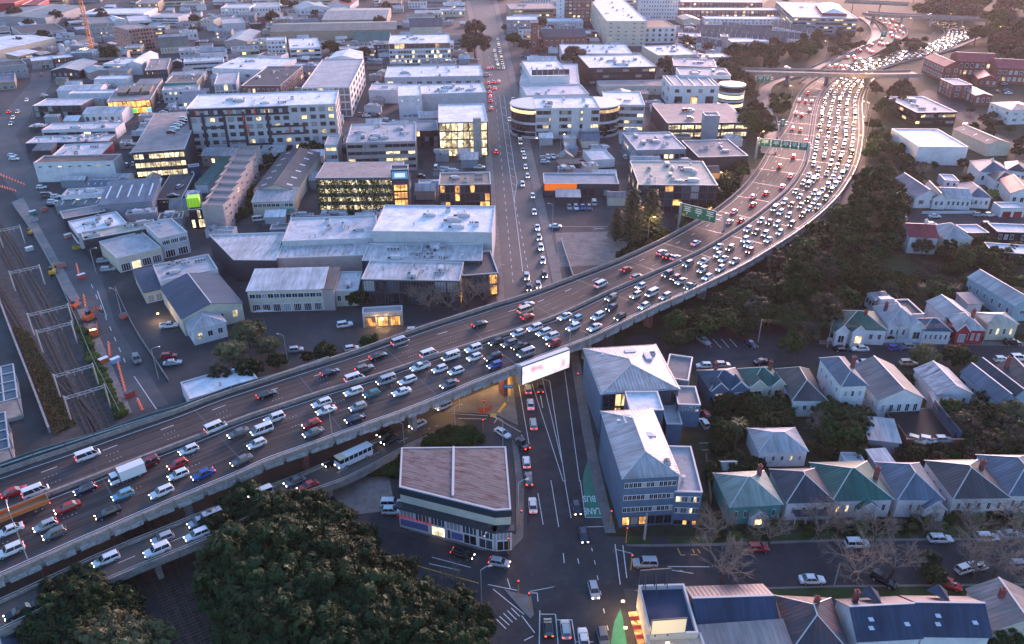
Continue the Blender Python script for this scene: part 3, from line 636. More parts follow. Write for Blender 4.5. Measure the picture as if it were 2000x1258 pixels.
def bld(label,t,pts,h,wall='w',roof='w',kind='flat',f=None,s=None,rise=2.5,axis=None,units=0,rect=True,name='building',cat='building',cap='light',sky=0,base=0.0,eave=.35,lf=None,parapet=.5,group=None):
    w=[P(t if len(p)<3 else p[2],p,h)for p in pts]
    if rect and len(w)==4:w=rectify(w)
    area=sum(w[i].x*w[(i+1)%len(w)].y-w[(i+1)%len(w)].x*w[i].y for i in range(len(w)))
    if area<0:w=list(reversed(w));w=w[1:]+w[:1]if len(w)==4 else w
    c=sum(w,Vector((0,0,0)))/len(w);ang=math.atan2((w[1]-w[0]).y,(w[1]-w[0]).x)
    root=empty(name,(c.x,c.y,base),ang,label,cat,group);co,si=math.cos(-ang),math.sin(-ang)
    q=[Vector(((p.x-c.x)*co-(p.y-c.y)*si,(p.x-c.x)*si+(p.y-c.y)*co,0))for p in w];n=len(q)
    H=h-base;camL=Vector(((-c.x)*co-(-c.y)*si,(-c.x)*si+(-c.y)*co,0))
    lx,ly=(q[1]-q[0]).length,(q[2]-q[1]).length
    wm_=wmat(wall)
    if kind=='flat':
        MB().prism([(p.x,p.y)for p in q],0,H-.02,top=False).build('wall',wm_,root)
        rf=MB().face([(p.x,p.y,H-parapet)for p in q]).build('roof',roof if not isinstance(roof,str)else flatmat(roof)if len(roof)==1 else rmat(roof),root)
        inn=[]
        for i in range(n):
            e0=(q[i]-q[i-1]).normalized();e1=(q[(i+1)%n]-q[i]).normalized();n0,n1=Vector((-e0.y,e0.x,0)),Vector((-e1.y,e1.x,0))
            bi=(n0+n1);bi=bi/max(.3,bi.length_squared)*2;inn.append(q[i]+bi*.3)
        mb=MB()
        for i in range(n):
            j=(i+1)%n
            mb.face([(q[i].x,q[i].y,H),(q[j].x,q[j].y,H),(inn[j].x,inn[j].y,H),(inn[i].x,inn[i].y,H)]);mb.face([(inn[i].x,inn[i].y,H),(inn[j].x,inn[j].y,H),(inn[j].x,inn[j].y,H-parapet-.05),(inn[i].x,inn[i].y,H-parapet-.05)])
            o_=(q[j]-q[i]).normalized();no=Vector((o_.y,-o_.x,0))*.06
            mb.face([(q[i].x+no.x,q[i].y+no.y,H-.25),(q[j].x+no.x,q[j].y+no.y,H-.25),(q[j].x+no.x,q[j].y+no.y,H+.01),(q[i].x+no.x,q[i].y+no.y,H+.01)]);mb.face([(q[i].x+no.x,q[i].y+no.y,H+.01),(q[j].x+no.x,q[j].y+no.y,H+.01),(q[j].x,q[j].y,H+.01),(q[i].x,q[i].y,H+.01)])
        mb.build('parapet',CAPM['light']if cap=='light' else(wm_ if cap=='wall' else CAPM['dark']),root)
        zr=H-parapet
    else:
        ax=axis or('x' if lx>=ly else 'y');hx,hy=lx/2,ly/2;e=eave;zr=H
        if kind=='gable':
            if ax=='x':A,B_=Vector((-hx,0,H+rise)),Vector((hx,0,H+rise))
            else:A,B_=Vector((0,-hy,H+rise)),Vector((0,hy,H+rise))
            mb=MB().prism([(-hx,-hy),(hx,-hy),(hx,hy),(-hx,hy)],0,H,top=False)
            if ax=='x':mb.face([(-hx,hy,H),(-hx,-hy,H),A]);mb.face([(hx,-hy,H),(hx,hy,H),B_])
            else:mb.face([(-hx,-hy,H),(hx,-hy,H),A]);mb.face([(hx,hy,H),(-hx,hy,H),B_])
            mb.build('wall',wm_,root)
            sl=rise/(hy if ax=='x' else hx);rm=rmat(roof if roof.endswith('y')or ax=='x' else roof+'y')
            for sg in(-1,1):
                if ax=='x':P4=[Vector((-hx-e,sg*(hy+e),H-sl*e)),Vector((hx+e,sg*(hy+e),H-sl*e)),Vector((hx+e,0,H+rise)),Vector((-hx-e,0,H+rise))]
                else:P4=[Vector((sg*(hx+e),-hy-e,H-sl*e)),Vector((sg*(hx+e),hy+e,H-sl*e)),Vector((0,hy+e,H+rise)),Vector((0,-hy-e,H+rise))]
                mb=MB().face(P4 if(sg<0)==(ax=='x')else P4[::-1]);up_=Vector((0,0,.12));nn=len(mb.v)
                mb.face([p-up_ for p in P4]);
                for k in range(4):mb.face([P4[k],P4[(k+1)%4],P4[(k+1)%4]-up_,P4[k]-up_])
                pl=mb.build('roof_slope',rm,root)
                if sky:
                    for k in range(sky):
                        u=(k+.5)/sky;v0,v1=.3,.55
                        e0,e1=P4[0].lerp(P4[1],u-.012),P4[0].lerp(P4[1],u+.012);g0,g1=P4[3].lerp(P4[2],u-.012),P4[3].lerp(P4[2],u+.012);nz=Vector((0,0,.04))
                        MB().face([e0.lerp(g0,v0)+nz,e1.lerp(g1,v0)+nz,e1.lerp(g1,v1)+nz,e0.lerp(g0,v1)+nz]).build('skylight',SKYL,root)
            d0=(B_-A).normalized()*e;MB().beam(A-d0+Vector((0,0,.03)),B_+d0+Vector((0,0,.03)),.35,.1).build('ridge_cap',CAPM['light']if cap=='light' else CAPM['dark'],root)
        elif kind=='hip':
            MB().prism([(-hx,-hy),(hx,-hy),(hx,hy),(-hx,hy)],0,H,top=False).build('wall',wm_,root)
            k=min(hx,hy)*.98
            if ax=='x':A,B_=Vector((-hx+min(k,hx*.98),0,H+rise)),Vector((hx-min(k,hx*.98),0,H+rise))
            else:A,B_=Vector((0,-hy+min(k,hy*.98),H+rise)),Vector((0,hy-min(k,hy*.98),H+rise))
            E=[Vector((-hx-e,-hy-e,H-.15)),Vector((hx+e,-hy-e,H-.15)),Vector((hx+e,hy+e,H-.15)),Vector((-hx-e,hy+e,H-.15))]
            fs=[[E[0],E[1],B_,A],[E[1],E[2],B_],[E[2],E[3],A,B_],[E[3],E[0],A]]if ax=='x' else[[E[0],E[1],A],[E[1],E[2],B_,A],[E[2],E[3],B_],[E[3],E[0],A,B_]]
            for i_,fc in enumerate(fs):
                al='x' if i_ in(0,2)else 'y'
                MB().face(fc).build('roof_slope',rmat(roof if al=='x' else roof+'y'),root)
            MB().face([p for p in reversed(E)]).build('eave',wm_,root)
            mb=MB()
            ends=[(E[0],A),(E[3],A),(E[1],B_),(E[2],B_),(A,B_)]if ax=='x' else[(E[0],A),(E[1],A),(E[2],B_),(E[3],B_),(A,B_)]
            for p0,p1 in ends:
                if(p1-p0).length>.2:mb.beam(p0+Vector((0,0,.03)),p1+Vector((0,0,.03)),.2,.07)
            mb.build('ridge_cap',CAPM['light']if cap=='light' else CAPM['dark'],root)
        elif kind=='shed':  # single slope rising to the back
            mb=MB();Q=[Vector((-hx,-hy,H)),Vector((hx,-hy,H)),Vector((hx,hy,H+rise)),Vector((-hx,hy,H+rise))]
            for k in range(4):
                j=(k+1)%4;mb.face([(Q[k].x,Q[k].y,0),(Q[j].x,Q[j].y,0),Q[j],Q[k]])
            mb.build('wall',wm_,root)
            Q2=[Vector((-hx-e,-hy-e,H+.02)),Vector((hx+e,-hy-e,H+.02)),Vector((hx+e,hy+e,H+rise+.06)),Vector((-hx-e,hy+e,H+rise+.06))]
            mb=MB().face(Q2)
            for k in range(4):mb.face([Q2[k],Q2[(k+1)%4],Q2[(k+1)%4]-Vector((0,0,.15)),Q2[k]-Vector((0,0,.15))])
            mb.build('roof',rmat(roof),root)
            for k in range(sky):
                u=(k+.5)/sky;e0,e1,g0,g1=Q2[0].lerp(Q2[1],u-.015),Q2[0].lerp(Q2[1],u+.015),Q2[3].lerp(Q2[2],u-.015),Q2[3].lerp(Q2[2],u+.015);nz=Vector((0,0,.04))
                MB().face([e0.lerp(g0,.25)+nz,e1.lerp(g1,.25)+nz,e1.lerp(g1,.75)+nz,e0.lerp(g0,.75)+nz]).build('skylight',SKYL,root)
    for i in range(n):
        a,b=q[i],q[(i+1)%n];d=(b-a);nrm=Vector((d.y,-d.x,0));mid=(a+b)/2
        vis=nrm.dot(camL-mid)>0
        sp=f if i==0 else s
        if i==n-1 and lf is not None:sp=lf
        if i==1 and isinstance(s,dict):sp=s.get('r')
        if isinstance(sp,dict):sp=None
        if vis and sp and d.length>1.2:facade(root,a,b,sp,H)
    if units and n==4:
        for k in range(int(units*UM)):
            o=link('roof_unit',ROOFU[rb.randrange(4)],root,(rb.uniform(-lx*.38,lx*.38),rb.uniform(-ly*.36,ly*.36),zr+.01),rb.choice((0,math.pi/2)),(rb.uniform(.8,1.25),)*3)
    BL[label]=(root,q,H);root['lx']=lx;root['ly']=ly
    return root
def localbox(root,c,d,mat,name,rz=0.0):return MB().box(c,d,rz).build(name,mat,root)
# ---- far west and north-west
bld('pale metal warehouse with wall floodlights beside the works yard',0,[(-150,440),(215,300),(60,262),(-300,370)],7.5,'c','W','gable',rise=1.5)
bld('slate-grey market shed with open lit bays behind the warehouse',0,[(135,265),(455,228),(450,170),(122,205)],6,'G','d',f=D(6,4,.6,.6))
bld('broad grey factory roof at the north-west edge',0,[(60,125),(400,150),(445,65),(140,35)],8,'g','g','gable',rise=2)
bld('bright red retail box at the top edge, wide one',0,[(-40,15),(140,25),(140,-15),(-40,-25)],12,'r','r')
bld('bright red retail block with round emblem at the top edge',0,[(232,30),(312,36),(312,0),(228,-5)],10,'r','r')
bld('dark grey slab building behind the orange crane',0,[(680,182),(862,168),(842,125),(660,140)],14,'g','g',f=G(4,9,.05,.5,.4))
sc_=bld('unfinished block wrapped in pink netting and scaffolding',0,[(985,225),(1165,205),(1050,180),(862,198)],18,'p','p',f=G(6,8,.08,.7,.6,'d'),s=G(6,5,.02,.3,.3,'d'))
bld('small white tented roof beside the scaffolded block',0,[(860,165),(940,150),(900,122),(835,132)],8,'w','W','gable',rise=1.5)
bld('long white two-storey building in the far north-west',0,[(720,97),(1145,107),(1100,72),(700,55)],8,'w','W',f=R(2,14,.1))
bld('low white building below the long white one',0,[(960,168),(1155,152),(1145,110),(1000,122)],7,'w','w',f=R(1,8,.1))
bld('brown office with a lit top-floor strip at the top edge',0,[(1070,22),(1225,24),(1225,-5),(1065,-5)],9,'a','g',f=R(2,9,.7))
bld('white office of three floors with grey roof near the green hall',0,[(1165,130),(1366,128),(1450,108),(1225,92)],8,'w','G',f=R(3,8,.1))
bld('cream hall with big olive roof and narrow windows',0,[(1245,364),(1452,352),(1440,305),(1215,312)],5,'c','o','gable',rise=5,axis='x',f=G(1,9,0,.25,.6),cap='dark')
bld('pale pink shop with parapet in the old shop row',0,[(240,468),(400,455),(390,425),(225,440)],6,'p','W',f=G(1,5,.1,.3,.4,z0=3)+D(5,2.6,.8,.5))
bld('red brick shop with pale trim in the old shop row',0,[(402,454),(552,432),(545,414),(395,424)],6.5,'b','W',f=G(1,6,.1,.35,.5,z0=3)+D(5,2.6,.8,.8))
bld('blue-grey shop with plain parapet ending the old shop row',0,[(554,404),(716,402),(706,388),(552,390)],7.5,'y','G',f=G(1,6,.1,.25,.35,z0=3.5))
bld('grey concrete block at the far western junction',0,[(-60,525),(190,480),(165,458),(-60,470)],9.5,'g','d',f=G(1,5,0,.3,.2))
bld('low tan shop with blue-grey roof below the concrete block',0,[(-50,640),(95,618),(130,560),(-50,570)],5,'a','u',f=D(3,2.6,.7,.3))
bld('black-walled gabled building with two lit windows',0,[(440,535),(635,545),(680,478),(530,465)],5.5,'d','G','gable',rise=2,f=G(1,5,.4,.35,.4))
bld('grey concrete gabled store next to the black-walled one',0,[(655,566),(825,538),(790,500),(675,522)],5,'p','G','gable',rise=1.5)
bld('white flat-roofed building with two lit window strips',0,[(815,492),(976,492),(1045,455),(930,432)],8,'w','W',f=R(2,5,.6,.35),units=2)
bld('plain white windowless gabled store with glossy roof',0,[(978,492),(1095,490),(1190,414),(1100,408)],7.5,'w','W','gable',rise=2,axis='y')
bld('charcoal-walled building with open pergola roof',0,[(1068,537),(1335,532),(1260,445),(1190,455)],8,'d','p',f=G(2,8,.18,.3,.3),units=3)
bld('low plain white box below the lit white building',0,[(715,607),(990,604),(1000,575),(770,580)],5,'w','W')
bld('white saw-edged roof behind the bright flat roof',0,[(425,692),(800,688),(775,648),(520,652)],5,'w','w','gable',rise=1.2)
bld('bright white flat roof above the glazed showroom',0,[(510,717),(890,714),(905,685),(585,690)],6.5,'w','W')
bld('white-rimmed showroom with dark glazed front',0,[(250,815),(650,802),(672,762),(370,745)],7,'n','w',f=C(2,10,.1))
st=bld('yellow-lit store with bright coloured panels and raised roof lights',0,[(810,777),(1120,767),(1250,642),(905,682)],8,'d','p',f=C(2,9,1.0,panes='o'))
for k in range(3):localbox(st,(-st['lx']*.25+k*st['lx']*.28,st['ly']*.15,8.6),(st['lx']*.2,st['ly']*.5,1.8),rmat('b'),'roof_light')
for k,cc in enumerate(((.9,.35,.02),(.05,.6,.1),(.9,.3,.02),(.85,.5,.1),(.1,.5,.8))):localbox(st,(-st['lx']*.02+k*st['lx']*.11,-st['ly']/2-.2,1.9),(st['lx']*.1,.2,2.2),plain('shop_panel_%d'%k,cc,.5,emit=0.245),'colour_panel')
sm=bld('supermarket with teal fascia and glowing yellow front',0,[(1262,634),(1545,628),(1518,575),(1335,572)],7,'a','q',f=[('c',.3,3.0,1,8,.95,.95,1.0,'d','y')],units=4)
localbox(sm,(0,-sm['ly']/2-.2,5.7),(sm['lx'],.3,2.0),plain('teal_fascia',(.02,.22,.21),.5),'fascia');localbox(sm,(0,-sm['ly']/2-.35,4.0),(sm['lx'],.6,1.2),plain('yellow_fascia',(.75,.45,.03),.5,emit=0.087),'awning')
bld('long white building with a strip of tan windows',0,[(330,994),(890,987),(940,936),(400,942)],5.5,'w','w',f=R(1,9,.25,.35,z0=1.5),units=2)
bld('navy-fronted shop with pale roof along the west road',0,[(165,1102),(830,1078),(885,1030),(290,1050)],4.5,'n','w',units=5)
bld('pale roofed shop with red edge stripes',0,[(390,1202),(790,1182),(850,1096),(500,1104)],6,'r','w',units=3)
bld('big white warehouse with dark roof and four small lit windows',T,[(50,319),(231,313),(229,300),(98,304)],9,'w','b',f=G(1,8,.35,.4,.2,z0=5.5))
pk=bld('roof-top car park with glowing open levels beside the apartment block',T,[(232,297),(383,291),(370,216),(322,222)],13,'d','p',f=PK(3,10),lf=PK(3,8),parapet=.05)
# ---- apartment block
ap=bld('long white and navy apartment block with red accents',T,[(366,214),(655,201),(661,178),(385,182)],23,'G','W',f=G(6,16,.22,.62,.55,'d'),s=G(6,4,.2,.5,.5,'d'),units=8)
NAVY=plain('navy_panel',(.018,.022,.04),.6);REDP=plain('red_panel',(.65,.06,.03),.5);AX,AY=ap['lx'],ap['ly']
for x in(-.49,-.40,-.26,-.13,0.03):localbox(ap,(x*AX,-AY/2-.2,10.5 if x<0 else 11.2),(1.3,.3,20.5),NAVY,'navy_band')
for x0,x1,z in((-.49,-.40,1.0),(-.40,-.26,1.0),(-.26,-.13,6.5),(-.40,-.26,13.5),(-.13,.03,4.6),(.03,.27,9.3),(.03,.27,13.0),(-.49,.18,19.3),(-.49,.18,22.2)):localbox(ap,((x0+x1)/2*AX,-AY/2-.22,z),((x1-x0)*AX,.26,.9),NAVY,'navy_band')
localbox(ap,(.27*AX,-AY/2-.2,11.2),(1.2,.3,3.8),NAVY,'navy_band')
for x,z in((-.44,20.8),(-.22,20.8),(-.05,20.8),(-.13,17.5),(-.12,13.8),(-.11,11),(.17,11.2)):localbox(ap,(x*AX,-AY/2-.28,z),(.7,.3,2.6),REDP,'red_panel')
# ---- north, around the brown warehouses
bld('long pale hall with raised roof pavilion and glazed front',10,[(735,672),(1100,667),(1230,447),(905,457)],17,'w','G',f=C(4,9,.2,'w'),s=G(4,6,.05,.55,.55,'d'))
bld('pale gabled end behind the long hall',10,[(915,455),(1190,442),(1190,402),(1040,392)],15,'w','W','gable',rise=2)
bld('dark-roofed office with cream framed side bays',10,[(285,657),(600,657),(722,512),(480,502)],12,'b','d',f=G(2,8,.1),s=G(3,6,.25,.7,.6),units=3)
bld('wide white flat roof behind the dark-roofed office',10,[(60,537),(480,522),(745,457),(250,427)],9,'w','W',f=G(1,6,.1,.5,.3),units=3)
bld('small building with white zigzag truss front',10,[(60,642),(255,642),(250,545),(110,560)],9,'w','G',f=C(2,5,.1,'w'))
bld('white corner shop glowing yellow at street level',10,[(612,385),(850,352),(885,286),(690,296)],8,'w','W',f=R(2,5,.6),s=R(2,3,.8),units=2)
bld('narrow white office with stacked windows',10,[(470,312),(605,302),(635,280),(480,285)],11,'w','w',f=G(3,5,.1,.7,.5))
bld('long brown-roofed brick warehouse, nearer one',10,[(475,247),(1465,224),(1475,157),(570,182)],8,'a','b','gable',rise=2.5,axis='x')
bld('long pink-roofed brick warehouse, farther one',10,[(855,157),(1400,147),(1425,57),(1010,67)],8,'a','p','gable',rise=3,axis='x')
bld('grey gabled hall with pale roof before the brown warehouse',10,[(100,334),(335,302),(420,247),(310,232)],6,'p','G','gable',rise=2,axis='y')
bld('cream church hall with sea-green roof and slit windows',10,[(1155,322),(1405,314),(1440,262),(1160,264)],6,'c','t','gable',rise=5,axis='x',f=G(1,8,0,.25,.6),cap='dark')
so=bld('flat-roofed office with white fins and dark top floor',20,[(-170,335),(305,328),(310,257),(-140,270)],15,'w','W',f=R(3,22,.5,.7,'w',.5,-4.5,'y')+[('c',11.2,-.3,1,12,.99,.98,.2,'d','d')],units=5)
bld('low white roof with plant box before the finned office',20,[(-205,592),(560,582),(545,492),(-160,512)],8,'G','W',f=G(1,10,.1,.6,.3),units=6)
bld('white store with units behind the apartment block corner',10,[(1255,692),(1480,692),(1500,637),(1285,642)],8,'w','w',units=1)
bld('tall plain white store with ribbed roof',10,[(1475,737),(1662,732),(1655,640),(1492,650)],14,'w','W',f=G(1,4,.5,.15,.15,z0=9))
bld('long ribbed white roof with a rack of air units',20,[(90,722),(575,707),(570,640),(0,645)],12,'G','W',units=10)
bld('raw concrete office with lit ribbon windows',10,[(1010,1097),(1640,1077),(1600,930),(1190,962)],14,'p','G',f=R(4,9,.45),units=8)
bld('small lit annex with pale roof joined to the concrete office',10,[(918,1112),(1013,1107),(1040,1037),(945,1037)],12,'G','G',f=R(3,2,.4))
bld('white flats of two floors in the far north, western',10,[(125,62),(330,57),(400,30),(170,30)],10,'w','w',f=G(3,8,.2))
bld('white flats in the far north, eastern',10,[(335,62),(590,52),(560,12),(400,20)],9,'w','G',f=G(2,9,.2))
bld('red-brown hotel with lit corner in the far north',10,[(410,132),(600,127),(590,97),(430,102)],7,'b','b','hip',rise=2,f=G(2,7,.4))
bld('row of white gabled cottages in the far north',10,[(700,78),(930,58),(900,20),(720,40)],6,'w','G','gable',rise=3,f=G(1,8,.1))
bld('red-roofed pavilion at the top edge',10,[(945,42),(1150,44),(1130,0),(1000,-10)],6,'w','r','gable',rise=3)
bld('grey-white workshop with tall panels in the far north',10,[(110,187),(300,167),(290,135),(150,140)],9,'G','G')
bld('russet flats near the church car park',10,[(1340,22),(1510,22),(1510,-5),(1340,-5)],8,'b','b',f=G(2,8,.2))
bld('slate-roofed stone church with pointed gables by the car park',20,[(0,208),(245,202),(240,160),(0,165)],8,'c','s','gable',rise=5,axis='x',cap='dark')
# ---- stepped terrace
for k in range(8):
    bld('stepped terrace unit with pink-grey parapet, %s up from the street'%ordn(k),11,[(-5+34*k,347-57*k),(142+33*k,362-58*k),(186+33*k,303-57*k),(28+34*k,292-56*k)],11,'p','p',s=G(3,2,.05,.6,.5),f=G(3,3,.0,.15,.15)if k==0 else None,parapet=.9,cap='wall',name='terrace_house',group='stepped terrace units')
bld('long low dark green lean-to beside the terrace',11,[(-75,192),(48,202),(168,17),(125,10)],4,'w','t','shed',rise=1)
# ---- middle west
bld('dark ribbed workshop roof with rows of skylights',11,[(415,247),(715,237),(860,-30),(570,-60)],6.5,'c','d','gable',rise=2.5,axis='y',sky=6,cap='dark')
ws=bld('pale front office of the skylit workshop with teal awning',11,[(355,332),(685,322),(716,238),(415,247)],6,'c','G','shed',rise=1.0,f=R(1,9,.05,.5,'w',3.0,-.3))
localbox(ws,(ws['lx']*.33,-ws['ly']/2-.6,2.7),(ws['lx']*.35,1.2,.15),plain('teal_awning',(.03,.33,.33),.5),'awning')
vg=bld('car park garage screened with slats and hanging vines',11,[(858,152),(1425,132),(1600,12),(905,37)],15,'d','p',f=PK(4,12),lf=PK(4,6),parapet=.05)
for k in range(60):localbox(vg,(-vg['lx']/2+(k+.5)*vg['lx']/60,-vg['ly']/2-.5,7.4),(.12,.12,14.6),STEEL,'slat')
stw=bld('stair tower with blue screen and orange-lit landings',11,[(1425,82),(1557,78),(1565,42),(1430,48)],19,'d','d',f=[('c',.5,13.0,4,1,.95,.85,1.0,'d','o')])
localbox(stw,(0,-stw['ly']/2-.15,16.6),(stw['lx']*.9,.2,3.0),plain('blue_screen',(.04,.22,.40),.4,emit=0.122),'blue_screen');localbox(stw,(0,-stw['ly']/2-.28,16.6),(stw['lx']*.6,.08,1.7),plain('screen_white',(.6,.65,.7),.4,emit=0.140),'screen_panel')
bld('angled dark-walled warehouse with pale rusting roof',11,[(220,774),(545,777),(610,562),(30,580)],8,'d','wS',rect=False)
bld('pale roofed unit with vents behind the rust-striped roof',11,[(605,632),(1285,606),(1325,432),(650,452)],9.5,'G','w',units=5)
bld('pale roof with long rust stripes and bare side wall',11,[(545,767),(1210,732),(1280,607),(605,637)],8,'p','wR',f=None)
ch=bld('cream workshop with upper window row and roller doors',11,[(330,1012),(905,997),(945,862),(390,872)],7.5,'c','w','shed',rise=1.2,f=R(1,12,.02,.45,'w',3.8,-.3)+D(7,2.8,.75))
bld('rust-streaked narrow lean-to between the two cream buildings',11,[(902,1002),(985,997),(1035,847),(960,847)],7.5,'p','bR','shed',rise=.6)
bld('small cream building with arched door',11,[(975,1022),(1172,1002),(1210,862),(1040,867)],5.5,'c','w',f=G(1,3,0,.5,.5,'w'),units=1)
bld('large building with curved gleaming white roof and plant',T,[(728,456),(967,449),(961,409),(752,393)],13,'G','W',units=6)
bld('ribbed grey roof crowded with ducts below the white roof',T,[(707,512),(927,504),(958,474),(718,476)],9,'d','wS',units=12)
bld('ribbed pale roof with small vents above the dark shopfronts',T,[(719,542),(876,550),(927,506),(708,514)],9,'d','wS',f=C(2,8,.15,panes='o'),s=C(2,3,.7,panes='o'),units=5)
bld('dark glass shop strip with red bands beside the long street',T,[(880,540),(957,530),(958,478),(928,505)],8,'k','d',f=C(2,4,.5,panes='o'),s=C(2,3,.6,panes='o'))
bld('low garage with glowing orange bays among bare trees',11,[(1205,1185),(1520,1168),(1510,1125),(1215,1140)],5,'c','p',f=[('c',.1,3.6,1,3,.85,.95,1.0,'d','o')])
rg=bld('black glass building with rust-coloured roof by the long street',21,[(188,207),(622,184),(615,97),(268,107)],11,'k','qS',f=C(3,10,.25,panes='o'),s=C(3,4,.7,panes='y'),units=2)
og=bld('blue-roofed garage with a wide orange fascia',21,[(1030,192),(1600,187),(1590,112),(1025,107)],6,'d','B',f=[('c',.2,3.6,1,10,.9,.9,.5,'d','o')])
localbox(og,(-og['lx']*.275,-og['ly']/2-.25,4.4),(og['lx']*.43,.3,3.0),plain('orange_fascia',(.75,.14,.01),.5,emit=0.16),'orange_fascia')
# ---- along the long street, upper
gt=bld('yellow-lit glass building with cross bracing and concrete shaft',20,[(215,942),(592,932),(577,792),(225,802)],17,'d','W',f=C(4,8,.95,panes='y'))
gx,gy=gt['lx'],gt['ly']
for k in range(3):
    for u in range(3):
        x0,x1=-gx*.45+gx*.3*u,-gx*.15+gx*.3*u;z0=1+5*k
        if u<2:MB().beam((x0,-gy/2-.35,z0 if(k+u)%2 else z0+5),(x1,-gy/2-.35,z0+5 if(k+u)%2 else z0),.25,.25).build('brace',FRAME_D,gt)
localbox(gt,(gx*.28,-gy/2-1.0,9.5),(gx*.16,2.4,19),CONC,'shaft')
bld('glass conservatory beside the braced building',20,[(40,1002),(215,997),(215,922),(30,930)],9,'d','B',f=C(3,5,.15),cap='light')
rd=bld('grey office with dark glass rounded ends and balconies',20,[(958,834),(1442,822),(1425,737),(955,750)],16,'G','W',f=R(4,10,.3,.55,'d',1.0,-.6),units=5)
for sx in(-1,1):
    for nm_,z0,z1,rad,mt in(('round_end_wall',0,15.4,.49,GLASS),('round_end_roof',15.41,15.9,.52,CAPM['light']),('round_end_band',7.2,8.4,.505,wmat('G')),('round_end_band',0.05,1.2,.51,wmat('G')),('round_end_band',3.2,3.6,.5,wmat('G')),('round_end_light',12.8,14.4,.5,LITW)):
        c_=Vector((sx*rd['lx']/2,0,0));r_=rd['ly']*rad;MB().prism([(c_.x+r_*math.sin(a)*sx,-r_*math.cos(a)*sx*sx if sx>0 else-r_*math.cos(a))for a in[math.pi*k/14 for k in(range(15)if sx>0 else range(14,-1,-1))]],z0,z1,bottom=True).build(nm_,mt,rd)
for x in(-.2,.12,.3):localbox(rd,(x*rd['lx'],-rd['ly']/2-.5,8),(rd['lx']*.13,1.0,15.6),wmat('G'),'pier')
bld('white office with stepped roof line behind the rounded one',20,[(880,737),(1380,717),(1310,647),(880,657)],12,'w','w',f=R(2,10,.3,units:=.4),units=3)if False else bld('white office with stepped roof line behind the rounded one',20,[(880,737),(1380,717),(1310,647),(880,657)],12,'w','w',f=R(2,10,.3,.4),units=3)
bld('lower tier of the white street-corner building',20,[(890,647),(1300,637),(1290,502),(835,472)],10,'w','w',f=G(1,6,0,.3,.2),lf=G(2,5,.05,.4,.3))
bld('upper white tier with dark window strip on the corner building',20,[(935,582),(1215,582),(1150,457),(860,472)],14,'w','W',f=R(1,7,.1,.5,'d',10.4,-1.2),units=3,base=9.0)
cb=bld('brick church nave with slate roof and white-edged arched windows',20,[(1015,290),(1330,276),(1330,240),(1015,250)],10,'b','s','gable',rise=4.5,axis='x',f=G(1,8,.1,.35,.55),cap='light')
bt=bld('square brick church tower with white battlements',20,[(930,172),(985,172),(985,150),(932,150)],23,'b','p',f=G(2,1,0,.4,.3),parapet=1.0)
bld('small brick porch wing of the church',20,[(988,300),(1035,297),(1035,262),(988,265)],8,'b','p',f=G(1,1,1,.5,.3))
bld('grey flats with small lit windows beyond the church tower',20,[(745,152),(975,152),(980,122),(745,122)],12,'g','W',f=G(4,9,.2,.4,.45))
bld('brown office with orange-lit floors at the far street corner',20,[(760,68),(1130,65),(1090,17),(755,27)],9,'a','p',f=R(2,12,.6),units=2)
bld('white hall with plain front behind the church roof',20,[(1060,163),(1330,163),(1320,137),(1055,140)],6,'w','W',f=G(1,7,0,.15,.5))
bld('brick and white balcony tower at the top edge',20,[(1140,-60),(1420,-62),(1400,-90),(1150,-88)],28,'b','G',f=G(8,8,.2,.6,.5))
bld('narrow white stair tower with slit windows at the top edge',20,[(1130,-40),(1190,-40),(1190,-60),(1130,-60)],26,'w','G',f=G(7,1,0,.15,.4))
bld('long cream apartment slab with brown end receding from the street',T,[(1178,42),(1254,40),(1222,-4),(1160,-2)],20,'c','W',f=G(6,5,.1,.4,.4),lf=G(6,12,.15,.4,.5),units=6)
bld('white apartment block with dark central window bay',30,[(-10,212),(475,208),(380,147),(-90,152)],13,'w','b',f=G(3,10,.1,.4,.55,'d'),s=G(3,3,.1))
# ---- north-east of the street
bld('white-roofed office half hidden by a round tree',T,[(1095,104),(1230,105),(1225,84),(1097,88)],9,'w','W',f=R(2,12,.2),units=8)
bld('dark glass office with gleaming roof and lit strips',T,[(1145,132),(1277,130),(1252,104),(1137,110)],12,'k','W',f=R(3,10,.25,.5),units=9)
bld('bright roofed building with yellow windows behind the dark office',T,[(1275,110),(1352,104),(1328,86),(1272,91)],8,'c','W',f=R(1,8,.8),units=5)
bld('cream link building with four square windows',30,[(-120,655),(395,660),(360,603),(-120,628)],6,'c','p',f=G(1,9,.05,.2,.35))
wb=bld('white blocky office with ribbed roof above the deck car park',30,[(415,660),(800,654),(722,577),(395,582)],13,'w','GR' if False else 'G',f=[('g',1.0,7.0,1,3,.5,.9,.3,'d','d'),('g',8.2,11.5,1,4,.35,.6,0,'d','d')],s=G(2,2,.1))
for k in range(5):localbox(wb,(-wb['lx']*.42+k*wb['lx']*.21,0,12.75),(.5,wb['ly']*.98,.5),CAPM['light'],'roof_upstand')
bld('second white-rimmed roof behind the blocky office',30,[(485,568),(912,585),(832,517),(492,525)],14,'w','G',f=R(2,8,.1),units=4)
bld('third dark-walled white-rimmed roof farther back',30,[(452,505),(808,513),(742,457),(447,442)],14,'d','G',f=R(2,8,.1),lf=R(3,6,.1),units=3)
dr=P(30,(905,645),13)
drm=empty('rotunda',(dr.x,dr.y,0),0,'round white-banded drum with lit dark windows beside the blocky office','building')
def ngon(r,n=28):return[(r*math.cos(2*math.pi*k/n),r*math.sin(2*math.pi*k/n))for k in range(n)]
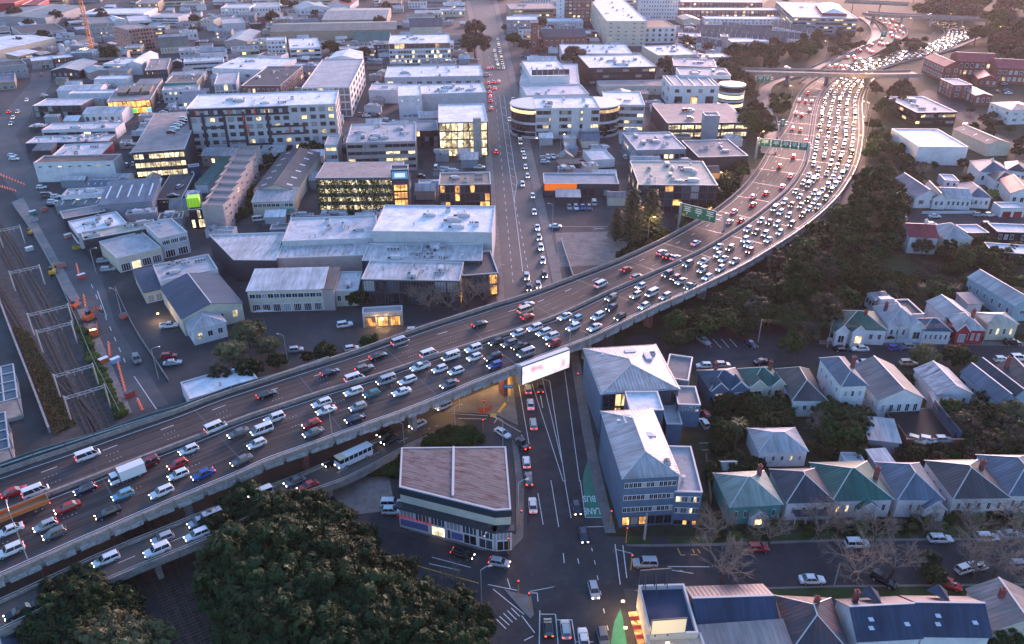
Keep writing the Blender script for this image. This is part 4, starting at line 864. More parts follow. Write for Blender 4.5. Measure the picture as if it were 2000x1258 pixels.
for nm_,z0,z1,r_,mt in(('drum_wall',0,13,7.6,GLASS),('roof_rim',12.2,13.2,8.0,CAPM['light']),('floor_band',8.3,9.3,7.9,wmat('w')),('lit_floor',5.4,7.6,7.65,LITY),('floor_band',3.6,4.6,7.9,wmat('w')),('lit_floor',.6,2.4,7.65,LITY)):MB().prism(ngon(r_),z0,z1,bottom=True).build(nm_,mt,drm)
dk=bld('deck car park with yellow-lit lower level under the blocky office',30,[(410,953),(1005,928),(890,797),(290,797)],9,'d','p',f=PK(2,6),lf=None,parapet=.05)
bld('blue-grey stair tower on the front of the deck car park',30,[(690,887),(800,884),(795,857),(690,862)],14,'y','p',s=G(4,1,.0,.5,.5))
bld('grey office with white wavy roof edge and balcony corner',30,[(-90,802),(230,802),(200,702),(-80,702)],15,'G','W',f=R(4,6,.35,.5),s=C(4,4,.1),units=2)
bld('square grey flat roof with white caps and tan window strip',30,[(165,1152),(540,1138),(430,1007),(70,1022)],7.5,'y','G',f=G(1,9,.3,.8,.35,'d'),lf=G(1,8,.1,.6,.3),units=6)
bld('dark walled store with brown-grey roof beside the motorway trees',30,[(640,1207),(1010,1192),(880,1062),(530,1082)],7,'d','g',units=4)
dd_=bld('dark glass office with pale panelled roof and orange-lit rooms',31,[(215,207),(690,190),(758,7),(105,27)],12,'k','c',f=C(4,9,.3,panes='o'),lf=C(4,7,.2,panes='y'),units=9)
bld('small plain white cabin in the street-side lot',T,[(1154,312),(1196,311),(1184,288),(1142,295)],4,'w','w')
bld('white hospital slab with many small windows at the top edge',30,[(195,-60),(490,-60),(480,-85),(200,-85)],26,'w','W',f=G(7,14,.12,.4,.4,'d'))
bld('long terrace of brick and white flats, farthest row',30,[(495,18),(1120,15),(1110,-3),(500,-3)],8,'b','W',f=G(2,20,.3,.6,.6))
bld('long terrace of brick and white flats, second row',30,[(490,78),(1255,75),(1240,58),(500,58)],8,'b','W',f=G(2,24,.3,.6,.6))
bld('low white terrace in front of the brick rows',30,[(685,143),(1275,143),(1270,125),(690,125)],6,'w','W',f=G(2,20,.1,.5,.5))
bld('flat white office with three lit windows beside small terraces',30,[(880,323),(1180,313),(1130,287),(875,291)],7,'G','W',f=G(1,7,.6,.5,.4))
bld('short grey lift tower beside the flat white office',30,[(815,280),(870,280),(870,262),(818,262)],12,'p','p')
bld('small gabled white house above the townhouse rows',30,[(505,155),(640,148),(600,120),(510,128)],5,'c','p','gable',rise=2)
bld('large grey-blue office with lit floors by the ramp',T,[(1540,38),(1648,30),(1640,5),(1532,2)],14,'y','G',f=R(4,14,.35),s=R(3,5,.3),lf=R(4,6,.3),units=3)
bld('bright pyramid-roofed store with a red sign at the office corner',T,[(1598,26),(1648,25),(1640,8),(1605,8)],16,'r','W','hip',rise=3,base=12)
th=0
for rw_,((x0,y0),(x1,y1),n)in enumerate((((845,205),(1170,245),8),((1235,195),(1545,255),8),((650,225),(1400,290),18),((545,255),(1300,325),18),((650,320),(800,350),4))):
    for k in range(n):
        x,y=x0+(x1-x0)*k/(n-1),y0+(y1-y0)*k/(n-1);th+=1
        bld('small white townhouse with grey sloping roof, %s along townhouse row %s'%(ordn(k),('one','two','three','four','five')[rw_]),30,[(x-20,y+9),(x+17,y+9),(x+22,y-5),(x-14,y-5)],5.5,'w','d','shed',rise=3.4,f=G(1,2,.05,.5,.4),name='townhouse',cat='house',group='small townhouses in stepped rows',eave=.1)
# ---- brick school and neighbours
SCH='school_building'
bld('main brick school block with red tiled roof and yellow windows',40,[(1060,470),(1330,474),(1322,430),(1040,430)],10.5,'b','r','gable',rise=4,axis='x',f=G(2,7,.5,.55,.6),name=SCH)
bld('projecting brick school wing with white gable',40,[(955,512),(1055,507),(945,437),(845,447)],10,'b','r','gable',rise=3,axis='y',f=G(2,2,.1,.4,.5),lf=G(2,8,.15,.6,.6),name=SCH)
bld('farther brick school block with lit upper windows',40,[(1350,522),(1660,530),(1650,477),(1345,480)],10,'b','r','gable',rise=4,axis='x',f=G(2,8,.5,.6,.55),name=SCH)
bld('brick gatehouse with red gabled roof before the school',40,[(1195,607),(1355,605),(1335,565),(1225,565)],5,'b','r','gable',rise=2.5,axis='y',f=G(1,3,.2,.4,.5),name=SCH)
bld('flat brick school annex with white piers',40,[(1040,655),(1135,645),(1085,600),(950,605)],9,'b','G',f=G(2,2,.2,.5,.6),lf=G(2,4,.2,.45,.7),name=SCH)
bld('small brick hall with grey roof at the school corner',40,[(1190,735),(1307,728),(1205,667),(1105,672)],6,'b','g','gable',rise=1.2,axis='y',f=G(1,3,.3,.5,.6),lf=G(1,4,.1,.4,.7),name=SCH)
bld('dark glass pavilion office with pale rim above the trees',40,[(745,865),(1048,855),(795,737),(520,742)],8,'k','G',f=R(2,9,.6,.45),lf=R(2,8,.3,.45),units=4)
bld('blocky white building with stepped gleaming roof',40,[(735,1135),(1050,1112),(930,972),(652,1007)],9,'w','W')
bld('cream gabled terrace with three roof lights',40,[(1295,1115),(1400,1095),(1205,972),(1092,1000)],6,'c','d','gable',rise=2,axis='y',sky=3)
bld('white three-storey house with pink roof',40,[(1480,850),(1610,835),(1560,765),(1380,802)],8,'w','p','hip',rise=1.5,f=G(2,3,.1),lf=G(2,4,.1))
# ---- west, beside the railway
bld('white house-like office with a row of small windows',1,[(465,288),(790,268),(820,217),(520,227)],6,'w','w',f=R(1,9,.15,.4,'w',2.5,-.6),units=2)
bld('low grey lean-to in front of the white office',1,[(425,368),(770,347),(792,320),(470,322)],3.5,'y','g','shed',rise=.6,sky=4)
bld('blue-grey warehouse with pale roof strips',1,[(780,347),(1165,332),(1225,172),(832,202)],6.5,'y','u','shed',rise=1.6,sky=5)
bld('small grey roof behind the blue-grey warehouse',1,[(650,212),(880,207),(950,142),(720,152)],5,'g','u','gable',rise=1,sky=5)
bld('tan ribbed roof over a dark wall by the railway street',1,[(485,462),(800,397),(780,347),(460,402)],5,'d','p')
bld('dark roof deck with ramp behind the lime green box',1,[(1165,312),(1430,302),(1460,117),(1325,122)],3.6,'d','d',parapet=.05,f=G(1,8,.6,.15,.15,z0=1.5))
lg=bld('dark glazed cafe with warm lights under a lime green box',1,[(1455,388),(1572,382),(1572,332),(1450,337)],8,'k','d',f=C(2,4,.6,panes='y'))
LIME=plain('lime_panel',(.42,.75,.02),.5,emit=0.052);localbox(lg,(-lg['lx']*.15,0,10),(lg['lx']*.75,lg['ly']*.6,3.6),LIME,'lime_box')
for k in range(4):localbox(lg,(-lg['lx']*.45+k*lg['lx']*.2,-lg['ly']*.3-.1,10),(.25,.2,3.6),plain('lime_rib',(.3,.6,.02),.5),'lime_rib')
b2=bld('dark blue cube carrying a white numeral',1,[(1450,64),(1532,52),(1520,38),(1440,42)],7,'n','n')
o=link('numeral',text_mesh('2',3.2,FRAME_W,'numeral','LEFT'),b2);o.rotation_euler=(math.pi/2,0,0);o.location=(-b2['lx']*.4,-b2['ly']/2-.06,3.6)
bld('white-edged workshop with pale roof and dark core',1,[(600,580),(960,492),(905,402),(518,478)],6,'w','W',lf=R(1,5,.1,.4),units=4)
bld('long beige roof over a black wall between the workshops',1,[(648,628),(1120,520),(1240,442),(625,578)],6.5,'d','c',units=4)
bld('flat grey workshop with open bay glowing warm',1,[(900,768),(1198,682),(1110,542),(768,640)],5.5,'c','G',f=[('c',.1,3.2,1,4,.9,.95,.5,'w','y')])
bld('white-framed workshop with roof ridge light and wall lamp',1,[(1212,610),(1432,562),(1312,447),(1120,502)],8,'G','G',f=R(1,3,.1,.5,'w',4.2,-.5)+D(2,3,.8),units=1)
bld('pale flat roof with a row of vents above the navy roof',T,[(315,545),(424,528),(408,493),(296,520)],6.5,'w','G',units=4)
bld('navy hip-roofed building with white ridge lines',T,[(352,622),(470,592),(425,532),(318,562)],6,'c','n','gable',rise=2.5,axis='y',f=G(1,4,.4,.4,.5))
bld('pale lilac hipped front wing of the navy-roofed building',T,[(375,645),(432,630),(424,594),(357,618)],5,'w','G','hip',rise=1.6,f=G(1,3,.1,.5,.5,'w'),s=G(1,2,.1))
bld('low dark blue lean-to with open lit side',T,[(283,572),(316,562),(298,526),(260,532)],4,'c','n','shed',rise=.8,f=D(2,2.8,.8,.8))
bld('white corrugated shed tucked behind the viaduct parapet',T,[(372,780),(500,740),(485,708),(351,747)],4,'w','W',units=1)
CAN=surf('canopy_glass',(.05,.075,.10),.2,.2,.5)
for k,pts in enumerate(([(-60,662),(160,622),(75,372),(-100,402)],[(-80,1042),(95,1002),(15,742),(-120,762)])):
    w=rectify([P(2,p,6)for p in pts]);c=sum(w,Vector())/4;an=math.atan2((w[1]-w[0]).y,(w[1]-w[0]).x);lx_,ly_=(w[1]-w[0]).length,(w[2]-w[1]).length
    r=empty('station_canopy',(c.x,c.y,0),an,'dark glass-roofed station canopy with pale frame, %s the viaduct'%('farther from' if k==0 else 'next to'),'canopy')
    MB().box((0,0,5.9),(lx_,ly_,.15)).build('roof',CAN,r)
    for q in np.linspace(-.5,.5,5):MB().box((0,q*ly_,6.1),(lx_,.3,.25)).build('frame_beam',STEEL,r)
    for q in(-.5,0,.5):MB().box((q*lx_,0,6.1),(.3,ly_,.22)).build('frame_beam',STEEL,r)
    for q in(-.45,.45):
        for v in(-.45,0,.45):MB().box((q*lx_,v*ly_,2.9),(.35,.35,5.8)).build('post',STEEL,r)
    MB().box((0,0,.5),(lx_*.95,ly_*.98,1.0)).build('platform',CONC,r)
bld('blue-grey roof cut by the bottom corner below the ramp',3,[(-60,1330),(185,1285),(0,1085),(-120,1110)],5,'g','u','gable',rise=1.5)
bld('small grey roof beside the tree clump at the bottom',3,[(160,1310),(335,1245),(225,1135),(125,1190)],4,'g','g','hip',rise=1)
# ---- corner shop with rusted roof
cs=bld('corner shop with rust-mottled roof and wrapped glass front',T,[(780,950),(967,996),(998,994),(988,872),(784,874)],10,'c',roofmat('rusted_sheet',(.19,.155,.155),.7,'Y',.6,(.075,.022,.02),.95,var=.2),rect=False,parapet=.08)
r_,q_,H_=BL['corner shop with rust-mottled roof and wrapped glass front']
for i in(0,1):
    a,b=q_[i],q_[i+1];d=(b-a);L_=d.length;d.normalize();nn=Vector((d.y,-d.x,0));an=math.atan2(d.y,d.x);m=(a+b)/2
    MB().box((m.x+nn.x*.15,m.y+nn.y*.15,9.0),(L_+.4,.3,1.5),an).build('fascia',plain('dark_teal_fascia',(.012,.03,.045),.5),cs)
    MB().box((m.x+nn.x*.85,m.y+nn.y*.85,6.0),(L_+1.2,1.7,.12),an).build('canopy_roof',surf('canopy_tiles',(.035,.04,.05),.6,.3,1.2),cs)
    MB().box((m.x+nn.x*1.72,m.y+nn.y*1.72,5.85),(L_+1.8,.1,.5),an).build('canopy_rim',FRAME_D,cs)
    nb=max(1,int(L_/3.4))
    for k in range(nb):
        p=a+d*(L_*(k+.5)/nb);pane='b' if k%3 else 'c'
        window(cs,'w',pane,3,(p.x+nn.x*.92,p.y+nn.y*.92,4.2),an,(L_/nb*.96,1,2.6))
        window(cs,'w','y' if k in(2,6)else('b' if k%2 else 'd'),1,(p.x+nn.x*.88,p.y+nn.y*.88,1.5),an,(L_/nb*.92,1,2.6))
    MB().box((m.x+nn.x*.4,m.y+nn.y*.4,2.9),(L_+.2,.9,5.7),an).build('shop_wall',wmat('w'),cs)
    if i==0:
        SB=plain('sign_blue',(.03,.05,.16),.4,emit=0.070)
        for u,w_ in((.16,.30),(.62,.12)):
            p=a+d*(L_*u);MB().box((p.x+nn.x*1.05,p.y+nn.y*1.05,1.7),(L_*w_,.12,1.7),an).build('sign_board',SB,cs);MB().box((p.x+nn.x*1.0,p.y+nn.y*1.0,1.7),(L_*w_+.5,.1,2.2),an).build('sign_frame',FRAME_W,cs)
        o=link('lettering',text_mesh('PARKING AT REAR',.95,plain('sign_red',(.6,.01,.03),.5,emit=0.105)),cs)
        p=a+d*(L_*.17);o.location=(p.x+nn.x*1.15,p.y+nn.y*1.15,3.15);o.rotation_euler=(math.pi/2,0,an)
w0,w1=P(22,(338,990),10.05),P(23,(332,118),10.05);ang=cs.rotation_euler.z;co_,si_=math.cos(-ang),math.sin(-ang)
lo=lambda w:Vector(((w.x-cs.location.x)*co_-(w.y-cs.location.y)*si_,(w.x-cs.location.x)*si_+(w.y-cs.location.y)*co_,10.1))
MB().beam(lo(w0),lo(w1),.5,.12).build('ridge_cap',CAPM['light'],cs)
# ---- blue offices
bld('upper blue office with hipped ribbed roof and lit teal glazing',T,[(1168,766),(1321,761),(1281,665),(1150,688)],12,'u','GS','hip',rise=1.8,axis='y',f=C(3,12,.35,panes='w'),lf=None,units=3)
ob=bld('lower blue office with long hipped ribbed roof and window ribbons',T,[(1214,937),(1322,923),(1275,798),(1180,804)],13,'u','GS','hip',rise=1.8,axis='y',f=R(3,12,.12,.42,'w',3.0,-.5)+[('c',.2,3.0,1,6,.9,.8,.3,'d','o')],lf=None,units=4)
bld('striped pale link roof between the two blue offices',32,[(115,712),(380,707),(330,562),(85,567)],12.3,'u','W',f=None)
bld('side wing of the lower blue office with flat grey roof',33,[(450,45),(712,130),(560,-285),(400,-245)],9,'u','G',f=R(2,8,.25,.5,'w',2.6,-.5)+[('c',.2,1.6,1,5,.9,.8,.7,'d','o')],units=1)
bld('jutting blue bay on a white post between the offices',32,[(480,645),(690,690),(600,517),(462,532)],10,'u','p',f=R(2,6,.05,.55,'w',4.4,-.4),base=3.6)
bld('narrow grey roof strip along the upper blue office',32,[(470,430),(605,520),(520,320),(390,255)],8,'y','g')
bld('grey-white roof piece behind the jutting bay',32,[(385,830),(520,800),(470,650),(375,640)],8,'u','G')
# ---- villas north of the terrace street
def porch(label,w,d,h,mat,side=-1,roof='w'):
    r,q,H=BL[label];o=MB().box((w[0],q[0].y-d/2,h),(w[1],d,.14)).build('porch_roof',rmat(roof),r)
    for k in range(4):MB().box((w[0]-w[1]/2+.1+k*(w[1]-.2)/3,q[0].y-d+.1,h/2),(.14,.14,h)).build('porch_post',wmat(mat),r)
def gablet(label,x,w,proj_,roof,wall,h=None,rise=2.0,fr='w'):
    """small cross gable on the front wall"""
    r,q,H=BL[label];h=h or H;y0=q[0].y;y1=y0-proj_;yb=y0+w*.8;mb=MB()
    mb.face([(x-w/2,y1,0),(x+w/2,y1,0),(x+w/2,y1,h),(x,y1,h+rise),(x-w/2,y1,h)]);mb.face([(x-w/2,y0,0),(x-w/2,y1,0),(x-w/2,y1,h),(x-w/2,y0,h)]);mb.face([(x+w/2,y1,0),(x+w/2,y0,0),(x+w/2,y0,h),(x+w/2,y1,h)]);mb.build('gable_bay',wmat(wall),r)
    for sg in(-1,1):MB().face([(x+sg*(w/2+.3),y1-.3,h-.25),(x+sg*(w/2+.3),yb,h-.25),(x,yb,h+rise+.05),(x,y1-.3,h+rise+.05)]).build('gable_roof',rmat(roof+'y'),r)
    mb=MB()
    for sg in(-1,1):mb.beam((x+sg*(w/2+.3),y1-.32,h-.2),(x,y1-.32,h+rise+.1),.12,.25)
    mb.build('barge_board',FRAME_W,r);window(r,fr,rb.choice('dcwdc'),1,(x,y1-.02,h*.5),0,(w*.55,1,h*.5))
H_=dict(name='villa',cat='house',group='villas and cottages')
L1='white villa with sea-green roof and twin front gables'
bld(L1,42,[(170,92),(485,87),(440,-50),(100,-48)],5,'w','t','hip',rise=3,f=G(1,5,.3,.4,.5),**H_);gablet(L1,-6.5,3.2,1.8,'t','w');gablet(L1,-1.8,3.6,1.8,'t','w')
L1='white bay villa with lilac-grey hipped roof'
bld(L1,42,[(490,72),(758,40),(650,-95),(495,-70)],5,'w','G','hip',rise=3.2,f=G(1,5,.1,.4,.5),**H_);gablet(L1,3.0,3.8,1.6,'G','w')
L1='white villa with bright blue hipped front roof'
bld(L1,42,[(780,102),(1000,97),(935,7),(762,22)],4.5,'w','T','hip',rise=2.2,f=G(1,5,.05,.4,.5),**H_)
bld('dark flat-roofed rear wing behind the blue-roofed villa',41,[(705,1195),(800,1190),(690,1075),(575,1080)],4.5,'w','d',**H_)
L1='deep red villa with pale roof and white trim'
bld(L1,42,[(1048,97),(1238,84),(1170,-28),(1020,-10)],5,'r','G','hip',rise=2.4,f=G(1,4,.05,.5,.6),**H_);gablet(L1,-2.5,3.2,.8,'G','r')
bld('pale gabled rear house behind the deep red villa',41,[(960,1215),(1155,1200),(1030,1075),(860,1105)],5,'w','G','gable',rise=2,axis='y',**H_)
bld('cream weatherboard house with beige flat roof',42,[(1310,52),(1508,42),(1440,-40),(1195,-40)],5.5,'c','c','hip',rise=1.2,f=G(1,4,.5,.4,.5),**H_)
bld('white shed with striped verandah roof behind the cream house',41,[(1145,1120),(1235,1105),(1165,1035),(1070,1045)],3.5,'w','p','shed',rise=.5,**H_)
bld('long pale weatherboard house set diagonally among trees',41,[(1505,1145),(1568,1085),(1302,872),(1236,922)],6,'l','G','gable',rise=2.2,axis='y',f=G(1,1,.6,.4,.3),lf=G(1,6,.05,.3,.4),**H_)
bld('flat white rear extension with dark windows among gardens',41,[(450,1108),(600,1098),(492,1012),(388,1032)],4.5,'w','G',lf=G(1,4,0,.6,.5,'d'),units=1,**H_)
# ---- upper street cottages
bld('weatherboard cottage with long slate gable facing the street',41,[(712,300),(866,278),(735,142),(640,180)],5,'w','u','gable',rise=3,axis='y',f=G(1,2,.0,.5,.5),**H_)
bld('small grey-roofed cottage between the slate gable and the flat one',41,[(880,302),(952,297),(900,205),(802,208)],5,'w','g','gable',rise=2,axis='y',f=G(1,2,0,.5,.5),**H_)
bld('white cottage with broad lilac-grey roof and verandah',41,[(958,302),(1140,297),(1100,217),(940,227)],5,'w','G','gable',rise=2,axis='x',f=G(1,5,0,.5,.5),**H_)
bld('white cottage with dark hipped roof beside a street tree',41,[(1150,292),(1280,290),(1245,197),(1070,202)],5,'w','u','hip',rise=2.5,f=G(1,4,.2,.5,.5),**H_)
bld('white garage with two red doors',41,[(1390,384),(1537,364),(1530,327),(1385,342)],4,'w','w',**H_)
gr=BL['white garage with two red doors'][0]
for sx in(-.22,.24):localbox(gr,(sx*gr['lx'],-gr['ly']/2-.05,1.2),(gr['lx']*.34,.12,2.3),plain('red_door',(.28,.015,.02),.5),'garage_door')
bld('house with bright red roof at the upper street end',41,[(1432,252),(1600,275),(1580,142),(1478,192)],5.5,'w','r','gable',rise=2.5,axis='y',f=G(1,3,.1),**H_)
bld('white house with grey hipped roof and chimney above the upper street',41,[(1205,95),(1420,105),(1400,12),(1230,42)],6,'w','u','hip',rise=3,f=G(1,5,.1),**H_)
bld('white house with near-black hipped roof above the upper street',41,[(1335,168),(1510,163),(1482,97),(1335,122)],5,'w','d','hip',rise=2.2,f=G(1,4,0),**H_)
bld('white house with slate roof at the frame edge above the upper street',41,[(1430,78),(1600,108),(1580,32),(1440,32)],6,'w','s','hip',rise=2.2,f=G(1,4,0),**H_)
bld('small white outbuilding with flat roof among dark shrubs',41,[(960,168),(1046,163),(1040,117),(940,122)],3.8,'w','w',f=G(1,2,0,.3,.5,'d'),**H_)
bld('white cottage with crimson roof and white chimney',41,[(690,602),(895,597),(832,502),(630,497)],6.5,'w','r','gable',rise=2.5,axis='x',f=G(1,4,.1,.4,.4),lf=G(2,3,.1,.3,.4),**H_)
bld('cream cottage with grey pyramid roof and rear steps',41,[(965,622),(1152,604),(1045,512),(865,522)],6.5,'c','G','hip',rise=3.2,f=G(2,4,.0,.3,.3,'w'),**H_)
bld('black flat-roofed shed with white parapet, western',41,[(1130,568),(1316,566),(1200,502),(1055,507)],4,'k','w',f=G(1,3,.1,.3,.5),**H_)
bld('black flat-roofed shed with glass front, eastern',41,[(1355,562),(1600,558),(1590,490),(1345,512)],4.5,'k','w',f=G(1,6,.0,.6,.6),**H_)
bld('black modern house with white roof above the gardens',41,[(1330,705),(1620,737),(1600,652),(1270,652)],4.5,'k','W',f=G(1,5,.0,.5,.6),**H_)
# ---- villas south of the terrace street
L1='blue villa with twin blue gables and lit porch'
bld(L1,32,[(745,552),(1010,534),(935,380),(640,412)],5,'u','T','hip',rise=2.5,f=G(1,5,.5,.4,.5),**H_);gablet(L1,-2.6,4.0,.3,'T','u');gablet(L1,2.6,4.0,.3,'T','u');porch(L1,(0,9),2.2,3.0,'w',roof='u')
L1='cream villa with emerald roof and twin rear gables'
bld(L1,32,[(1040,528),(1295,512),(1205,378),(965,398)],5,'c','t','hip',rise=2.8,f=G(1,4,.1,.4,.5),**H_);gablet(L1,-2.4,4.0,.4,'t','c');gablet(L1,3.0,3.6,.4,'t','c')
bld('long house with charcoal roof and warm rear windows',32,[(1385,642),(1585,622),(1520,392),(1245,402)],5,'w','d','hip',rise=3.2,axis='y',f=G(1,4,.7,.5,.4),lf=G(1,5,.1,.3,.4),**H_)
bld('tall narrow white house with blue-grey hipped roof',42,[(180,522),(365,517),(195,307),(5,312)],9,'w','u','hip',rise=2.2,axis='y',f=G(2,3,.25,.4,.45),lf=G(2,4,0,.2,.35),**H_)
bld('large pale house with mauve-grey gabled roof and rear stairs',42,[(455,647),(768,592),(575,362),(275,377)],6,'w','g','gable',rise=2.8,axis='y',f=G(1,5,0,.5,.5),lf=G(1,4,0,.2,.4),**H_)
bld('rusty-roofed cottage with patchy red iron',42,[(880,600),(1170,566),(970,382),(790,402)],4.5,'w','wX','gable',rise=2.2,axis='y',f=G(1,3,0,.3,.5),**H_)
bld('patched tin lean-to in front of the rusty cottage',42,[(910,702),(1062,717),(1000,592),(850,602)],3.5,'g','GR','shed',rise=.8,**H_)
bld('long pale blue cottage with slate gable, western roof',42,[(1385,662),(1478,622),(1230,392),(1128,422)],5,'l','u','gable',rise=2.2,axis='y',f=G(1,1,0,.4,.5),lf=G(1,4,0,.25,.4),**H_)
bld('long cottage with slate gable, eastern roof',42,[(1482,620),(1585,592),(1300,352),(1215,380)],5,'l','s','gable',rise=2.2,axis='y',f=G(1,1,0,.4,.5),**H_)
bld('cream house with charcoal roof and lit side windows',42,[(1555,575),(1720,545),(1610,362),(1400,372)],5.5,'c','d','gable',rise=2.4,axis='y',f=G(1,2,.5),lf=G(1,4,.5,.25,.4),**H_)
bld('open carport with ribbed grey roof',42,[(345,945),(605,937),(560,792),(385,792)],3.6,'y','G','shed',rise=.6,**H_)
bd=bld('raised black parking deck ringed by a low brick wall',42,[(640,968),(1000,953),(870,655),(575,745)],2.0,'b','k',parapet=.02,cap='dark',**H_)
BRK=surf('brick_wall',(.24,.085,.06),.85,.3,.8,.2);lxx,lyy=bd['lx'],bd['ly']
localbox(bd,(2.0,-lyy/2-.1,1.6),(lxx+5,.35,3.2),BRK,'brick_wall');localbox(bd,(2.0,-lyy/2-.1,3.25),(lxx+5.2,.5,.14),plain('brick_coping',(.42,.16,.12),.7),'coping');localbox(bd,(-lxx/2-.1,-lyy*.3,1.6),(.35,lyy*.4,3.2),BRK,'brick_wall');localbox(bd,(lxx/2+.2,-.0,2.4),(.3,lyy*.95,4.8),plain('blue_fence',(.05,.07,.11),.6),'side_fence')
bld('white bungalow with lilac low roof and bay among palms',32,[(1085,1035),(1475,1010),(1375,835),(1070,862)],4.5,'w','G','hip',rise=2.0,f=G(1,5,.2,.3,.4),**H_)
bld('garden shed with pale green roof',32,[(840,1165),(938,1158),(915,1095),(815,1100)],2.8,'g','l','gable',rise=.8,**H_)
bld('garden studio with grey roof behind the emerald hip',42,[(195,1105),(347,1100),(310,1032),(172,1037)],3,'w','G',**H_)
bld('garden shed with corrugated pale roof beside the studio',42,[(440,1120),(572,1110),(500,1022),(365,1032)],3.5,'g','w','shed',rise=.5,**H_)
# ---- villas facing the cross street
L1='turquoise bungalow with pale green hipped roof'
bld(L1,33,[(880,198),(1285,178),(1140,-80),(785,-45)],5,'t','l','hip',rise=3.0,f=G(1,5,.05,.35,.5),**H_);gablet(L1,0.4,3.0,1.4,'l','w',3.2,1.2)
L1='bungalow with dark slate roof and pale rear slope'
bld(L1,33,[(1335,172),(1655,152),(1560,-102),(1205,-72)],5,'w','s','hip',rise=3.2,f=G(1,4,.0,.35,.5),**H_);porch(L1,(0,7),2.0,2.8,'w',roof='s')
L1='bungalow with emerald hipped roof and lit front window'
bld(L1,43,[(75,168),(560,122),(352,-150),(-20,-130)],5,'w','t','hip',rise=3.2,f=G(1,6,.3,.35,.5),**H_);gablet(L1,1.0,4.0,1.4,'t','w',3.6,1.6)
L1='blue-grey roofed bungalow with arched white porch'
bld(L1,43,[(605,118),(985,165),(745,-138),(440,-132)],5,'w','u','hip',rise=3.2,f=G(1,5,.05,.35,.5),**H_);gablet(L1,2.8,4.2,1.2,'u','w',3.4,2.0)
bld('pale walled bungalow with charcoal hipped roof and brown rear slope',43,[(1062,145),(1440,112),(1235,-138),(795,-168)],5,'w','d','hip',rise=3.2,f=G(1,5,.0,.35,.5),lf=G(1,4,0,.2,.4),**H_)
bld('white bungalow with blue-slate hipped roof at the frame edge',43,[(1485,115),(1820,105),(1600,-185),(1195,-200)],5,'w','u','hip',rise=3.4,f=G(1,5,.0,.35,.5),lf=G(1,4,0,.2,.4),**H_)
# ---- bottom row
bld('slate-roofed terrace with pale rear slope, middle house',43,[(305,1220),(790,1195),(590,902),(128,907)],6.5,'w','n','gable',rise=3.0,axis='x',sky=0,**H_)
bld('slate-roofed terrace with pale rear slope, eastern house',43,[(800,1190),(1292,1178),(1142,890),(645,892)],6.5,'w','n','gable',rise=3.0,axis='x',**H_)
bld('weathered slate house with rust stains and brick chimney',33,[(1385,1310),(1800,1300),(1660,930),(1235,868)],6,'g','sR','hip',rise=3.2,**H_)
bld('beige-roofed house with brown streaks at the bottom edge',43,[(1335,1140),(1760,1130),(1565,822),(1165,852)],6,'c','pS','gable',rise=2.6,axis='y',**H_)
for lab,(dx_,dy_)in(('slate-roofed terrace with pale rear slope, middle house',(0,.25)),('slate-roofed terrace with pale rear slope, eastern house',(0,.25))):
    r,q,H=BL[lab];k=r['ly']*dy_
    MB().face([(-1.8,k+2.2,H+1.3),(0,k+2.2,H+2.9),(0,k-2.2,H+3.1)]).face([(1.8,k+2.2,H+1.3),(0,k+2.2,H+2.9),(0,k-2.2,H+3.1)]).face([(-1.8,k+2.2,H+1.0),(1.8,k+2.2,H+1.0),(0,k+2.2,H+2.9)]).build('dormer',rmat('n'),r)
    for x,y in((-2.5,-.2),(-2.8,-.33),(3.4,-.3)):MB().box((x,y*r['ly'],H+3.0*(1-abs(y)*2)+.05),(.8,1.2,.12)).build('skylight',SKYL,r)
e1=bld('corner store with navy roof tray and rooftop hoardings',33,[(262,1192),(640,1155),(535,795),(200,802)],8,'c','n',parapet=1.0,lf=[('c',.2,3.0,1,9,.95,.9,.9,'d','o')],cap='light')
bld('shop hall with blue near slope and pink far slope',33,[(648,1145),(1255,1105),(1135,802),(560,818)],6.5,'c','n','gable',rise=2.2,axis='x')
bld('low pinkish roof running out of the bottom edge',33,[(700,1330),(1380,1290),(1262,1112),(652,1152)],6,'c','p','shed',rise=1.0)
bld('tan corner roof below the glowing hoarding',33,[(270,1360),(735,1340),(648,1162),(265,1198)],7,'c','c')
def hoarding(label,t,bl,br,z,h,mat,back):
    a,b=P(t,bl,z),P(t,br,z);r=empty('billboard',((a+b)/2)*1.0,math.atan2((b-a).y,(b-a).x),label,'billboard');L_=(b-a).length;r.location.z=z
    MB().box((0,0,h/2),(L_,.25,h)).build('panel',FRAME_D,r);MB().box((0,-.14 if not back else .14,h/2),(L_-.3,.06,h-.3)).build('face_sheet',mat,r)
    for x in(-.35,0,.35):MB().beam((x*L_,1.6 if not back else-1.6,-.4),(x*L_,0,h*.8),.15,.15).build('brace',FRAME_D,r);MB().box((x*L_,0,-.2),(.2,.2,.6)).build('post',FRAME_D,r)
    return r
hoarding('glowing white rooftop hoarding lit by a lamp',33,(272,1185),(545,1165),8.0,3.4,plain('hoarding_lit',(.75,.6,.38),.6,emit=0.09),False)
hoarding('dark backed rooftop hoarding above the cross street',33,(190,800),(425,783),8.6,3.4,plain('hoarding_blue',(.25,.32,.38),.6),True)
